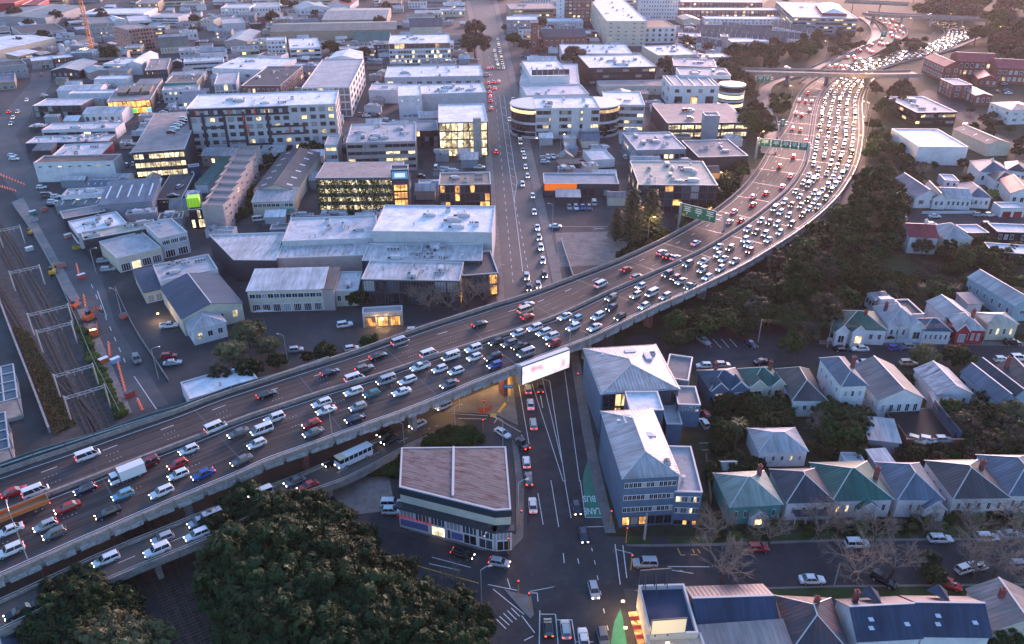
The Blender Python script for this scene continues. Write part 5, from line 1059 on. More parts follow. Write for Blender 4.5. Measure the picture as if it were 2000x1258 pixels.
# ------------------------------------------------------------------ railway
RAILM=surf('rail_steel',(.16,.09,.07),.5,.2,1.0,metal=.4);SLEEP=surf('sleeper',(.14,.10,.085),.9,.3,1.0)
trk=[('first',[(-40,395),(0,478),(71,620),(122,727),(170,831),(290,1100),(362,1258),(400,1345)]),('second',[(-30,405),(22,478),(104,620),(142,704),(203,821),(330,1090),(410,1258),(450,1340)]),('third',[(-60,470),(40,640),(112,740),(186,826),(312,1095),(386,1258),(420,1330)])]
for nm_,pts in trk:
    L_=smooth_line([P(T,p,.05)for p in pts],1.6);r=empty('railway_track');tag(r,'railway track with brown sleepers, %s of the lines from the street side'%{'first':'second','second':'nearer','third':'middle crossing'}[nm_],'railway track','railway tracks')
    sm_=MB()
    ns=[Vector(((L_[min(len(L_)-1,i+1)]-L_[max(0,i-1)]).normalized().y,-(L_[min(len(L_)-1,i+1)]-L_[max(0,i-1)]).normalized().x,0))for i in range(len(L_))]
    for i in range(0,len(L_)-1):
        for q in(0,.5):
            c=L_[i].lerp(L_[i+1],q);sm_.box((c.x,c.y,.09+.003*(nm_=='second')),(2.5,.26,.14),math.atan2(ns[i].y,ns[i].x))
    o=sm_.build('sleepers',SLEEP,r);o['kind']='stuff'
    for s in(-.55,.55):
        mb=MB()
        for i in range(0,len(L_)-1):mb.beam(L_[i]+ns[i]*s+Vector((0,0,.17)),L_[i+1]+ns[i+1]*s+Vector((0,0,.17)),.12,.16)
        mb.build('rail',RAILM,r)
def truss(name,label,t,a,b,z,cat='gantry',feet=True):
    A,B_=P(t,a,z),P(t,b,z);r=empty(name,(0,0,0));tag(r,label,cat,'overhead line gantries');d=(B_-A);n=max(4,int(d.length/1.2));up_=Vector((0,0,1))
    mb=MB();
    for o_ in(0,.7):mb.beam(A-up_*o_,B_-up_*o_,.14,.14)
    mb.build('chord',STEEL,r);mb=MB()
    for i in range(n):mb.beam(A.lerp(B_,i/n)-up_*(.7 if i%2 else 0),A.lerp(B_,(i+1)/n)-up_*(0 if i%2 else .7),.09,.09)
    mb.build('lattice',STEEL,r)
    for q in(A,B_):
        MB().box((q.x,q.y,(z+.4)/2),(.3,.3,z+.4)).build('mast',STEEL,r)
    for u in(.3,.5,.7):
        c=A.lerp(B_,u);MB().beam(c-up_*.7,c-up_*1.8,.08,.08).build('dropper',STEEL,r)
    return r,A,B_
gan=[(2,(275,105),(545,35)),(2,(410,445),(710,360)),(2,(490,615),(800,520)),(1,(-20,548),(150,515)),(1,(70,870),(300,820)),(1,(210,1195),(520,1120))]
ends=[]
for i,(t,a,b)in enumerate(gan):ends.append(truss('overhead_line_gantry','steel lattice gantry over the tracks, %s'%('third from the viaduct','second from the viaduct','closest to the viaduct','farthest up the line','second farthest up the line','in the middle of the line')[i],t,a,b,7.0))
wr_=MB();order=[3,4,5,0,1,2]
for u in(.35,.65):
    for p,q in zip(order,order[1:]):wr_.beam(ends[p][1].lerp(ends[p][2],u)-Vector((0,0,1.7)),ends[q][1].lerp(ends[q][2],u)-Vector((0,0,1.7)),.05,.05)
o=wr_.build('overhead_wire',FRAME_D);tag(o,'pair of overhead contact wires strung between the lattice gantries','wire')
def wall_run(name,label,cat,pts,h,th,mat,z=0.0,piece=3.0,part='panel',cap=None,group=None):
    L_=smooth_line([P(T,p,z)for p in pts],piece);r=empty(name);tag(r,label,cat,group)
    for i in range(len(L_)-1):
        a,b=L_[i],L_[i+1];d=(b-a);c=(a+b)/2;an=math.atan2(d.y,d.x)
        MB().box((c.x,c.y,z+h/2),(d.length*.985,th,h),an).build(part,mat,r)
        if cap:MB().box((c.x,c.y,z+h+.05),(d.length*.995,th+.12,.1),an).build('cap',cap,r)
    return r
wall_run('retaining_wall','long concrete retaining wall between tracks and station','wall',[(-10,560),(15,630),(60,745),(98,845)],1.6,.5,CONC,piece=4)
wall_run('rail_fence','steel fence along the track edge of the grassy bank','fence',[(25,400),(80,480),(140,605),(180,700),(236,812)],1.5,.06,STEEL,piece=4)
WHITEF=surf('fence_white',(.55,.55,.57),.6,.1,1.0);TIMB=surf('fence_timber',(.30,.20,.15),.8,.25,1.0);BLK=surf('fence_dark',(.05,.05,.055),.7,.2,1.0)
for lab,pts,h,m_ in(('white picket fence before the green-gabled villa',[(1615,667),(1695,671)],1.3,WHITEF),('white fence before the white bay villa',[(1702,671),(1790,669)],1.3,WHITEF),('white fence before the blue-roofed villa',[(1795,668),(1855,667)],1.2,WHITEF),('white fence before the deep red villa',[(1868,667),(1915,663)],1.4,WHITEF),('dark low fence before the cream house',[(1925,660),(1998,655)],1.0,BLK),
                        ('timber paling fence before the emerald bungalow, western run',[(1652,1028),(1696,1027)],1.5,TIMB),('timber paling fence before the emerald bungalow, eastern run',[(1712,1026),(1750,1024)],1.5,TIMB),('pale front wall before the charcoal bungalow',[(1868,1014),(1975,1004)],1.1,CONC),('dark fence before the slate bungalow',[(1545,1028),(1640,1026)],1.1,BLK),
                        ('white fence along the upper street cottages',[(1800,418),(1905,417)],1.2,WHITEF),('paling fence behind the emerald bungalow',[(1602,884),(1690,880)],1.7,BLK),('orange-lit timber fence by the blue offices drive',[(1378,895),(1388,985)],1.6,TIMB),('stone boundary wall below the wooded bank',[(1330,640),(1460,628),(1600,640)],2.4,surf('stone_wall',(.09,.085,.08),.95,.5,1.2,.5)),('low lane wall beside the dark yard',[(226,565),(262,640),(330,745)],.9,CONC),
                        ('guard rail along the gravel verge',[(1095,470),(1120,545)],1.2,STEEL),('metal site fence beside the flat workshop yard',[(262,540),(278,575)],1.4,TIMB)):
    wall_run('front_fence',lab,'fence',pts,h,.12,m_,piece=1.2,part='paling',group='boundary fences')
# ------------------------------------------------------------------ lamps, poles, signals
LAMPW=plain('lamp_white',(1,.95,.85),emit=2.0);LAMPO=plain('lamp_orange',(1,.55,.15),emit=4.0)
def street_lamp(base,z,h,arm,ang,label,lit=None,group='street lamps',r0=.11,power=900):
    r=empty('street_lamp',(base.x,base.y,z),ang,label,'street lamp',group)
    MB().tube((0,0,0),(0,0,h),r0,r0*.55,7).build('pole',STEEL,r)
    if arm:MB().tube((0,0,h),(arm*.5,0,h+.45),.06,.05,6).tube((arm*.5,0,h+.45),(arm,0,h+.5),.05,.04,6).build('arm',STEEL,r)
    MB().box((arm,0,h+.45),(.8,.3,.16),taper=.7).build('lamp_head',LAMPW if lit=='w' else(LAMPO if lit=='o' else STEEL),r)
    if lit:
        ld=bpy.data.lights.new('street_lamp_light','POINT');ld.energy=power if lit=='o' else 260;ld.color=(1,.55,.18)if lit=='o' else(.9,.95,1);ld.shadow_soft_size=.25;lo_=link('lamp_light',ld,r,(arm,0,h+.15))
    return r
def lamp_from(t,base,top,z,**kw):
    b=P(t,base,z);x,y=px(t,top);dy=(629.0-y)/F_PX;k=b.y/(dy*SP+CP);h=max(3.0,CAM_H+(dy*CP-SP)*k-z);return b,h
mwl=[(3,(232,655),(70,240),8.2),(12,(985,960),(950,735),8.4),(22,(1228,250),(1225,20),8.2),(31,(523,1105),(545,820),6.8)]
for i,(t,b,tp,z)in enumerate(mwl):
    w,h=lamp_from(t,b,tp,z);i_=int(((MEDA0-np.array((w.x,w.y)))**2).sum(1).argmin())if False else 0
    street_lamp(w,z+.7,min(13,h*.95),2.6,math.radians(125),'tall grey lamp on the near parapet, %s along the viaduct'%ordn(i))
for i,(t,b,tp,z,lit,lab)in enumerate([(12,(643,385),(601,145),0,None,'curved lamp behind the far parapet'),(23,(552,945),(543,690),0,None,'bent lamp at the grove edge of the side street'),(22,(716,985),(712,790),0,None,'slim lamp behind the rust-roofed shop'),(22,(350,860),(340,690),0,None,'slim lamp on the ramp hedge'),(12,(1535,1015),(1513,820),0,None,'slim lamp beside the ramp bridge'),
      (31,(250,690),(262,460),0,'o','orange-lit lamp by the tall pines'),(31,(840,200),(848,120),0,'o','orange-lit lamp in the parapet planting'),(30,(1087,1240),(1105,1000),0,'o','orange-lit lamp beside the exit ramp'),(30,(1350,810),(1372,665),0,'o','orange-lit lamp on the motorway gore'),(20,(1158,1170),(1160,1040),0,'w','white-lit lamp in the street-side lot'),(20,(1000,1190),(1002,1070),0,'w','white-lit lamp at the lot entrance'),
      (21,(680,1090),(690,830),0,None,'curved lamp on the long street kerb'),(21,(1095,630),(1093,310),0,None,'tall lamp beside the gravel lot'),(2,(1220,480),(1150,245),0,None,'curved lamp beside the dark yard'),(1,(940,1220),(885,1010),0,None,'lamp on the lane corner'),(1,(742,890),(700,700),0,None,'lamp before the flat workshop'),(11,(590,550),(568,405),0,None,'pole in the skylit workshop yard'),(23,(835,345),(835,20),0,None,'tall lamp at the shop corner kerb'),
      (40,(690,270),(730,90),0,'o','orange-lit lamp on the scrub island'),(40,(1340,345),(1370,200),0,'o','orange-lit lamp on the wooded hill road'),(40,(45,440),(52,320),0,'o','orange-lit lamp in the ramp tree belt'),(40,(985,175),(1000,110),0,'o','orange-lit lamp at the farther overbridge'),(40,(375,965),(385,850),0,None,'unlit lamp on the wooded bank'),(40,(845,345),(855,255),0,None,'blue-headed lamp between the far carriageways')]):
    w,h=lamp_from(t,b,tp,z);street_lamp(w,z,min(14,max(5,h)),1.8,math.radians(20 if i%2 else 160),lab,lit)
for i_,k_ in enumerate((.62,.68,.74,.81,.88,.95)):
    i=int((NS-1)*k_);w=mw(i,WR[i]+1.2);a_=math.atan2(-NOR[i].y,-NOR[i].x);street_lamp(w,0,w.z+11,3.0,a_,'orange-lit lamp beside the jammed carriageway, %s from the viaduct'%ordn(i_),'o',power=2600)
def pole(t,b,tp,label,r=.16,cross=True):
    w,h=lamp_from(t,b,tp,0);o=empty('power_pole',(w.x,w.y,0),.2,label,'pole','power poles');MB().tube((0,0,0),(0,0,h),r,r*.7,7).build('pole',surf('pole_grey',(.28,.26,.25),.85,.2,1.0),o)
    if cross:MB().box((0,0,h-.5),(2.0,.12,.14)).build('cross_arm',BARKD,o)
    return Vector((w.x,w.y,h-.4))
BARKD=surf('timber_dark',(.09,.07,.055),.9,.2,1.0)
pp=[pole(32,(1103,190),(1128,10),'tall pale pole at the terrace street car lot'),pole(42,(60,230),(85,40),'dark pole before the green-gabled villa'),pole(42,(580,210),(608,50),'pole with cross arm before the white bay villa'),pole(42,(1250,210),(1290,30),'pole with cross arm beside the deep red villa'),pole(43,(112,815),(145,640),'pole on the near kerb of the cross street')]
pole(33,(230,455),(258,255),'stout concrete pole before the blue office',.28,False)
mb=MB()
for a,b in zip(pp[:4],pp[1:4]):
    for s in(-.8,0,.8):
        prev=None
        for k in range(9):
            u=k/8;q=a.lerp(b,u)+Vector((0,s,-2.2*u*(1-u)))
            if prev is not None:mb.beam(prev,q,.03,.03)
            prev=q
tag(mb.build('power_line',FRAME_D),'thin sagging power lines strung along the terrace street','wire')
SIGY=plain('signal_yellow',(.55,.25,.02),.5);SIGR=plain('signal_red',(1,.03,.02),emit=2.5)
def signal(t,b,label,h=3.6,mast=0,deg=0):
    w=P(t,b,.14);r=empty('traffic_light',(w.x,w.y,.14),math.radians(deg),label,'traffic light','traffic lights');MB().tube((0,0,0),(0,0,h),.09,.08,7).build('post',SIGY,r);MB().box((0,-.12,h+.3),(.35,.3,.95)).build('signal_head',FRAME_D,r);MB().tube((0,-.28,h+.6),(0,-.33,h+.6),.1,n=8).build('red_lens',SIGR,r)
    if mast:MB().tube((0,0,h+.7),(mast,0,h+1.9),.07,.05,6).build('mast_arm',STEEL,r);MB().box((mast,-.1,h+1.6),(.4,.3,1.1)).build('signal_head',FRAME_D,r)
for t,b,lab,mast,deg in((23,(858,345),'traffic light at the shop corner kerb',0,0),(23,(760,560),'traffic light at the side street mouth',0,0),(23,(835,890),'traffic light on the island tip',0,0),(23,(915,985),'traffic light with long mast arm on the island',4.5,0),(23,(1540,350),'traffic light before the blue office corner',0,0),(33,(88,480),'traffic light pole by the blue office verge',0,0),(33,(125,690),'traffic light with mast arm at the corner store',-3.5,0),(22,(565,890),'traffic light at the ramp mouth',0,0),(22,(385,700),'yellow post at the ramp kerb',0,0),(22,(572,740),'yellow post on the painted island',0,0),(22,(1288,530),'yellow post on the lower street footpath',0,0)):signal(t,b,lab,mast=mast,deg=deg)
# ------------------------------------------------------------------ motorway signs and the big screen
SGREEN=plain('sign_green',(.008,.13,.07),.5);SWHITE=plain('sign_white',(.7,.72,.72),.5);SORANGE=plain('sign_orange',(.75,.3,.02),.5)
def sign_gantry(label,t,bl,br,z,h,panels,posts):
    A,B_=P(t,bl,z),P(t,br,z);d=B_-A;L_=d.length;r=empty('sign_gantry',(A.x,A.y,0),math.atan2(d.y,d.x),label,'road sign')
    for k in(0,1):MB().beam((-1,.4,z+h*.3+k*h*.4),(L_+2,.4,z+h*.3+k*h*.4),.25,.25).build('beam',STEEL,r)
    for x in posts:MB().box((x*L_,.6,(z+h)/2),(.7,.7,z+h)).build('post',STEEL,r)
    for x0,x1,ns in panels:
        p=MB().box(((x0+x1)/2*L_,0,z+h/2),((x1-x0)*L_,.18,h)).build('sign_panel',SGREEN,r)
        MB().box(((x0+x1)/2*L_,.02,z+h/2),((x1-x0)*L_+.16,.16,h+.16)).build('sign_border',SWHITE,r)
        n_c=max(1,ns)
        for c in range(n_c):
            xc=(x0+(x1-x0)*(c+.5)/n_c)*L_;wc=(x1-x0)*L_/n_c
            for q in range(3):MB().box((xc,-.1,z+h*(.82-.16*q)),(wc*(.62-.12*((q+c)%2)),.04,h*.07)).build('sign_legend',SWHITE,r)
            mb=MB();mb.beam((xc,-.1,z+h*.12),(xc,-.1,z+h*.36),.16,.05);mb.beam((xc-.3,-.1,z+h*.27),(xc,-.1,z+h*.39),.05,.14);mb.beam((xc+.3,-.1,z+h*.27),(xc,-.1,z+h*.39),.05,.14);mb.build('sign_arrow',SWHITE,r)
    return r
sg=sign_gantry('wide green direction board on twin posts over the departing carriageway',31,(512,432),(772,495),7.0,4.6,[(0,1,3)],(-.06,1.25));L_=1
MB().box((1.0,-.12,7.5),(1.4,.05,.7)).build('exit_plate',SORANGE,sg)
sign_gantry('row of five small green boards spanning the motorway at the gore',30,(1112,1118),(1480,1155),7.0,3.6,[(0,.22,1),(.25,.44,1),(.46,.63,1),(.65,.80,1),(.82,1.0,1)],(-.05,1.02))
sign_gantry('pair of green boards on the nearer overbridge',30,(1088,628),(1195,628),5.5,4.0,[(0,.55,1),(.6,1,1)],())
sign_gantry('distant green board on a dark beam over the far carriageway',40,(470,285),(510,285),7,4.5,[(0,1,1)],(2.8,))
sign_gantry('small green board on the motorway gore',30,(1270,975),(1305,975),2.0,4.0,[(0,1,1)],(.5,))
a,b=P(22,(862,522),4.6),P(22,(1228,385),4.6);d=b-a
bb=empty('billboard',(a.x,a.y,4.6),math.atan2(d.y,d.x),'wide glowing white screen hung on the viaduct above the lower street','billboard')
m=bpy.data.materials.new('screen_picture');m.use_nodes=True;nt=m.node_tree;b_=nt.nodes['Principled BSDF'];tc=_n(nt,'ShaderNodeTexCoord');n1=_n(nt,'ShaderNodeTexNoise');n1.inputs['Scale'].default_value=.42;n1.inputs['Detail'].default_value=0;nt.links.new(tc.outputs['Object'],n1.inputs['Vector'])
cr=_n(nt,'ShaderNodeValToRGB');cr.color_ramp.elements[0].position=.22;cr.color_ramp.elements[0].color=(.70,.30,.36,1);cr.color_ramp.elements[1].position=.46;cr.color_ramp.elements[1].color=(.82,.86,.92,1);nt.links.new(n1.outputs[0],cr.inputs[0]);nt.links.new(cr.outputs[0],b_.inputs['Emission Color']);b_.inputs['Emission Strength'].default_value=.24;b_.inputs['Base Color'].default_value=(.3,.3,.3,1)
LB,HB=d.length,5.4
MB().box((LB/2,.3,HB/2),(LB,.5,HB)).build('housing',FRAME_D,bb);MB().box((LB/2,.02,HB/2),(LB-.3,.06,HB-.3)).build('screen',m,bb);MB().box((-.25,1.2,HB/2),(.25,2.2,HB)).build('side_frame',STEEL,bb);MB().box((LB/2,.9,HB+.1),(LB,1.4,.12)).build('walkway',STEEL,bb)
for x in(.05,.35,.65,.95):MB().beam((x*LB,.4,.4),(x*LB,3.0,2.2),.15,.15).build('bracket',STEEL,bb)
w=P(22,(755,650),0);r=empty('direction_sign',(w.x,w.y,.15),0,'small blue direction sign on the painted island','road sign');MB().tube((0,0,0),(0,0,4.6),.08,n=6).build('post',STEEL,r);MB().box((0,0,4.6),(2.4,.1,1.1)).build('sign_plate',plain('sign_blue_plate',(.02,.16,.32),.5),r)
for x in(-.6,.1,.7):MB().box((x,-.07,4.7),(.45,.03,.16)).build('sign_legend',SWHITE,r)
ISL=lambda n,t,pts,m_,z:sheet(n,t,pts,m_,z)
ISL('island_paint',22,[(520,690),(590,690),(640,670),(630,710),(560,745),(525,720)],REDPAV,.156);ISL('island_paint',22,[(745,460),(770,460),(775,600),(757,600)],YELLOW_LINE,.156);ISL('island_paint',22,[(730,650),(745,665),(690,730),(672,725)],YELLOW_LINE,.156);ISL('island_paint',22,[(620,740),(668,738),(660,768),(618,762)],YELLOW_LINE,.156)
# warm lamps under the viaduct beside the island
for t,p in((22,(640,560)),(22,(820,520)),(22,(300,640))):
    w=P(t,p,0);r=empty('underpass_lamp',(w.x,w.y,5.6),0,'warm lamp fixed under the viaduct, %s'%{640:'above the red pier',820:'above the yellow markings',300:'above the ramp mouth'}[p[0]],'lamp');MB().box((0,0,.1),(1.2,.3,.12)).build('lamp_housing',LAMPO,r)
    ld=bpy.data.lights.new('underpass_light','POINT');ld.energy=300;ld.color=(1,.62,.25);ld.shadow_soft_size=.3;link('lamp_light',ld,r,(0,0,-.4))
for t,p,z,e,lab in((33,(60,900),3.6,200,'beside the red shopfront canopy'),(33,(80,1100),3.6,200,'farther down the red shopfront canopy'),(33,(400,1215),12.0,160,'above the glowing hoarding'),(1,(1390,600),6.0,260,'on the white-framed workshop wall'),(11,(1360,1215),3.0,400,'over the glowing garage bays'),(20,(1075,262),7.5,900,'on the brick church wall'),(20,(1232,258),7.5,900,'second on the brick church wall'),(0,(75,370),6,900,'on the pale warehouse wall'),(0,(145,335),6,900,'second on the pale warehouse wall'),(0,(640,375),5,1600,'lighting the works yard'),(11,(170,1180),3,160,'by the navy-roofed yard'),(1,(1220,1180),2.5,200,'on the lit lean-to yard')):
    w=P(t,p,z);w.y-=1.0;r=empty('wall_lamp',w,0,'small warm lamp %s'%lab,'lamp');MB().box((0,0,.15),(.5,.3,.2)).build('lamp_housing',LAMPO,r);ld=bpy.data.lights.new('wall_lamp_light','POINT');ld.energy=e;ld.color=(1,.6,.25);ld.shadow_soft_size=.2;link('lamp_light',ld,r,(0,-.1,-.1))
# corner store shopfront: red and lit canopy band along the lower street
a,b=P(33,(150,1010),3.0),P(33,(250,1330),3.0);d=b-a;r=empty('shop_canopy',(a.x,a.y,0),math.atan2(d.y,d.x),'narrow street canopy with red and glowing panels on the corner store','canopy')
for k in range(9):MB().box((d.length*(k+.5)/9,-.2 if d.x>0 else .2,3.0),(d.length/9*.94,1.6,.15)).build('canopy_panel',plain('canopy_red',(.35,.03,.02),.5)if k%2 else LITO,r)
# ------------------------------------------------------------------ works: crane, cones, machines
CRN=plain('crane_orange',(.55,.16,.03),.5)
w=P(0,(712,402),0);r=empty('tower_crane',(w.x,w.y,0),.3,'orange lattice tower crane over the works yard','crane');mb=MB();Hc=62;s=1.1
for x,y in((-s,-s),(s,-s),(s,s),(-s,s)):mb.beam((x,y,0),(x,y,Hc),.35,.35)
mb.build('mast_leg',CRN,r);mb=MB()
for k in range(int(Hc/2.6)):
    z0,z1=k*2.6,(k+1)*2.6
    for(x0,y0),(x1,y1)in(((-s,-s),(s,-s)),((s,-s),(s,s)),((s,s),(-s,s)),((-s,s),(-s,-s))):mb.beam((x0,y0,z0),(x1,y1,z1),.22,.22);mb.beam((x1,y1,z0),(x0,y0,z1),.22,.22)
mb.build('lattice',CRN,r);MB().box((0,0,.6),(5,5,1.2)).build('footing',CONC,r)
SCF=plain('scaffold_pink',(.50,.20,.16),.7);r_,q_,H_=BL['unfinished block wrapped in pink netting and scaffolding']
for lv in range(7):localbox(sc_,(0,q_[0].y-.9,1.5+lv*2.6),(sc_['lx']+1.5,1.2,.25),SCF,'scaffold_deck');localbox(sc_,(q_[0].x-.9,0,1.5+lv*2.6),(1.2,sc_['ly']+1.5,.25),SCF,'scaffold_deck')
for k in range(8):localbox(sc_,(-sc_['lx']/2+k*sc_['lx']/7,q_[0].y-1.4,9),(.25,.25,18.5),SCF,'scaffold_pole')
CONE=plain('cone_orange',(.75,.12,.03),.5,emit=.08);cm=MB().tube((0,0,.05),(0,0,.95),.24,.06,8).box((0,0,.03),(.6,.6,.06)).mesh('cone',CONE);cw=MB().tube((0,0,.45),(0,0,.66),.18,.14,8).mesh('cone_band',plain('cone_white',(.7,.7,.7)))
cl=[(2,835+k*2,205+k*22)for k in range(5)]+[(2,900+k*6.5,330+k*25)for k in range(11)]+[(2,1060+k*10,640+k*22)for k in range(4)]+[(1,590+k*4,820+k*16)for k in range(7)]+[(1,645+k*4,1060+k*25)for k in range(4)]+[(1,10+k*22,130+k*9)for k in range(9)]+[(1,0+k*20,215+k*6)for k in range(7)]
for i,(t,x,y)in enumerate(cl):
    w=P(t,(x,y),0);r=empty('traffic_cone',(w.x,w.y,.04),0,'orange traffic cone on the railway street, %s from the near end'%ordn(i),'traffic cone','cones on the railway street',(1.15,)*3);link('cone_body',cm,r);link('reflective_band',cw,r)
ORG_=plain('machine_orange',(.62,.10,.02),.5)
def digger(t,p,ang,label,col=None,k=1.0):
    w=P(t,p,.04);r=empty('excavator',(w.x,w.y,.04),ang,label,'excavator',None,(k,)*3);c_=col or ORG_
    for s in(-.9,.9):MB().box((0,s,.4),(3.0,.5,.8),taper=.85).build('track',FRAME_D,r)
    MB().box((-.2,0,1.3),(2.6,1.9,1.0)).build('body',c_,r);MB().box((.4,.45,2.2),(1.2,.9,1.0),taper=.85).build('cab',GLASS,r)
    MB().beam((.8,-.3,1.5),(2.6,-.3,3.2),.3,.4).beam((2.6,-.3,3.2),(4.0,-.3,1.8),.25,.3).build('boom',c_,r);MB().box((4.1,-.3,1.3),(.7,.9,.8),taper=.7).build('bucket',FRAME_D,r)
digger(2,(690,25),1.2,'orange excavator on the rail-side works',k=1.1);digger(1,(680,1225),.6,'orange-red excavator behind the works truck');digger(1,(410,890),1.9,'yellow excavator by the track fence',plain('machine_yellow',(.55,.3,.02),.5));digger(1,(235,580),2.2,'small yellow excavator on the concrete strip',plain('machine_yellow',(.55,.3,.02),.5),.8);digger(1,(575,1145),1.5,'orange roller-like digger by the rail fence',None,.8)
w=P(2,(725,120),.04);r=empty('works_truck',(w.x,w.y,.04),math.radians(-62),'orange works truck with tan tray beside the rail bank','truck');b=MB();loft_q=[(1.8,1.0,.5,1.6),(2.0,1.05,.45,1.7),(3.3,1.05,.45,1.6),(3.6,.95,.5,1.3)]
MB().box((2.6,0,1.2),(1.7,2.1,1.5),taper=.94).build('cab',ORG_,r);MB().box((2.6,0,2.2),(1.4,1.8,.6),taper=.85).build('windows',GLASS,r);MB().box((-1.0,0,1.1),(5.4,2.3,.25)).build('tray',plain('tray_tan',(.35,.2,.12),.6),r);MB().box((-1.0,1.1,1.5),(5.4,.1,.6)).box((-1.0,-1.1,1.5),(5.4,.1,.6)).build('tray_side',ORG_,r);MB().box((3.1,0,2.65),(.3,1.6,.2)).build('light_bar',LAMPO,r)
for x in(-2.6,-1.4,2.6):
    for s in(-.95,.95):MB().tube((x,s-.15,.5),(x,s+.15,.5),.5,n=10).build('wheel',FRAME_D,r)
for i,(t,x,y,c_)in enumerate(((1,255,425,(.02,.22,.18)),(1,270,480,(.4,.4,.42)),(1,230,705,(.45,.45,.46)),(1,590,690,(.5,.35,.03)),(1,630,915,(.6,.08,.05)),(1,345,400,(.55,.15,.12)),(1,525,605,(.55,.2,.15)),(1,955,1220,(.55,.12,.1)),(2,800,345,(.6,.12,.03)),(2,1000,605,(.6,.06,.04)),(2,890,345,(.2,.45,.6)),(1,480,830,(.55,.2,.12)))):
    w=P(t,(x,y),.04);r=empty('works_container',(w.x,w.y,.04),rs_ if False else .9,'small works bin or barrier stack on the railway street, %s of the lot'%ordn(i),'container','works bins on the railway street');MB().box((0,0,.7),(2.4,1.3,1.3),taper=.93).build('body',plain('works_paint_%d'%i,c_,.6),r);MB().box((0,0,1.4),(2.5,1.4,.1)).build('lid',FRAME_D if i%2 else SWHITE,r)
for i,(t,x,y)in enumerate(((0,475,385),(0,525,360),(0,575,355))):
    w=P(t,(x,y),2);r=empty('silo',(w.x,w.y,0),0,'upright white works tank, %s of three'%ordn(i),'tank','white works tanks');MB().tube((0,0,.4),(0,0,6),2.2,n=14).tube((0,0,6),(0,0,7),2.2,.5,14).build('tank',wmat('w'),r);MB().box((0,0,.2),(4,4,.4)).build('base',CONC,r)
# tarpaulin on the cream workshop yard, pool cover, chimneys
w=P(11,(460,1150),.5);n=22;r=empty('tarpaulin',(w.x,w.y,0),.1,'crumpled white tarpaulin over a stack by the cream workshop','tarpaulin');mb=MB();rt=random.Random(2);gx_=[[Vector((-3.4+6.8*i/9,-1.8+3.6*j/6,1.5*max(0,1-((i-4.5)/4.6)**2)*max(0,1-((j-3)/3.2)**2)+rt.uniform(0,.28)))for j in range(7)]for i in range(10)]
for i in range(9):
    for j in range(6):mb.face([gx_[i][j],gx_[i+1][j],gx_[i+1][j+1],gx_[i][j+1]])
mb.build('sheet',plain('tarp_white',(.6,.6,.63),.6),r);MB().box((0,0,.5),(5,2.6,1.0)).build('stack',BARKD,r)
CHB=surf('chimney_brick',(.20,.055,.05),.85,.3,1.2);CHW=wmat('w')
for lab,x,y,mt in(('white villa with sea-green roof and twin front gables',.1,-.1,CHB),('white bay villa with lilac-grey hipped roof',-.35,.1,CHB),('deep red villa with pale roof and white trim',.3,.1,CHB),('turquoise bungalow with pale green hipped roof',.3,.25,CHB),('bungalow with emerald hipped roof and lit front window',.4,-.05,CHB),('pale walled bungalow with charcoal hipped roof and brown rear slope',.3,.1,CHB),('tall narrow white house with blue-grey hipped roof',.4,.05,CHB),('blue villa with twin blue gables and lit porch',-.15,.2,CHB),('cream villa with emerald roof and twin rear gables',.3,.15,CHB),('white cottage with crimson roof and white chimney',.25,.1,CHW),('weathered slate house with rust stains and brick chimney',.1,.2,CHB),('slate-roofed terrace with pale rear slope, middle house',-.3,.3,CHB),('cream house with charcoal roof and lit side windows',-.4,.3,CHB),('weatherboard cottage with long slate gable facing the street',.2,-.1,CHB),('white house with grey hipped roof and chimney above the upper street',0,0,CHW),('beige-roofed house with brown streaks at the bottom edge',-.15,.1,CHB)):
    rr2,q,H=BL[lab];MB().box((x*rr2['lx'],y*rr2['ly'],H+1.9),(.75,.75,3.4)).box((x*rr2['lx'],y*rr2['ly'],H+3.6),(.95,.95,.25)).tube((x*rr2['lx'],y*rr2['ly'],H+3.7),(x*rr2['lx'],y*rr2['ly'],H+4.1),.2,n=7).build('chimney',mt,rr2)
# ------------------------------------------------------------------ vegetation
nr=np.random.RandomState(3)
def leafmat(name,col,tip,rough=.6):
    if name in MATS:return MATS[name]
    m,nt,b=_new(name);L=nt.links.new
    oi=_n(nt,'ShaderNodeObjectInfo');geo=_n(nt,'ShaderNodeNewGeometry')
    mx=_n(nt,'ShaderNodeMix',data_type='RGBA');mx.inputs[6].default_value=c4(col);mx.inputs[7].default_value=c4(tip);L(geo.outputs['Random Per Island'],mx.inputs[0])
    mr=_n(nt,'ShaderNodeMapRange');mr.inputs[3].default_value=.7;mr.inputs[4].default_value=1.35;L(oi.outputs['Random'],mr.inputs[0])
    hs=_n(nt,'ShaderNodeHueSaturation');L(mx.outputs[2],hs.inputs['Color']);L(mr.outputs[0],hs.inputs['Value'])
    L(hs.outputs[0],b.inputs['Base Color']);b.inputs['Roughness'].default_value=rough;b.inputs['Specular IOR Level'].default_value=.12
    MATS[name]=m;return m
LEAF={'dark':leafmat('leaf_dark',(.014,.028,.010),(.036,.056,.020)),'green':leafmat('leaf_green',(.022,.044,.012),(.045,.076,.022)),'olive':leafmat('leaf_olive',(.07,.075,.03),(.15,.14,.07)),
        'brown':leafmat('leaf_brown',(.040,.036,.022),(.085,.068,.042)),'grey':leafmat('leaf_grey',(.034,.046,.030),(.075,.085,.058)),'lime':leafmat('leaf_lime',(.07,.11,.02),(.14,.18,.05))}
BARK=surf('bark',(.085,.065,.05),.9,.3,1.5,.3);TWIG=surf('twig',(.20,.155,.13),.85,.25,1.0)
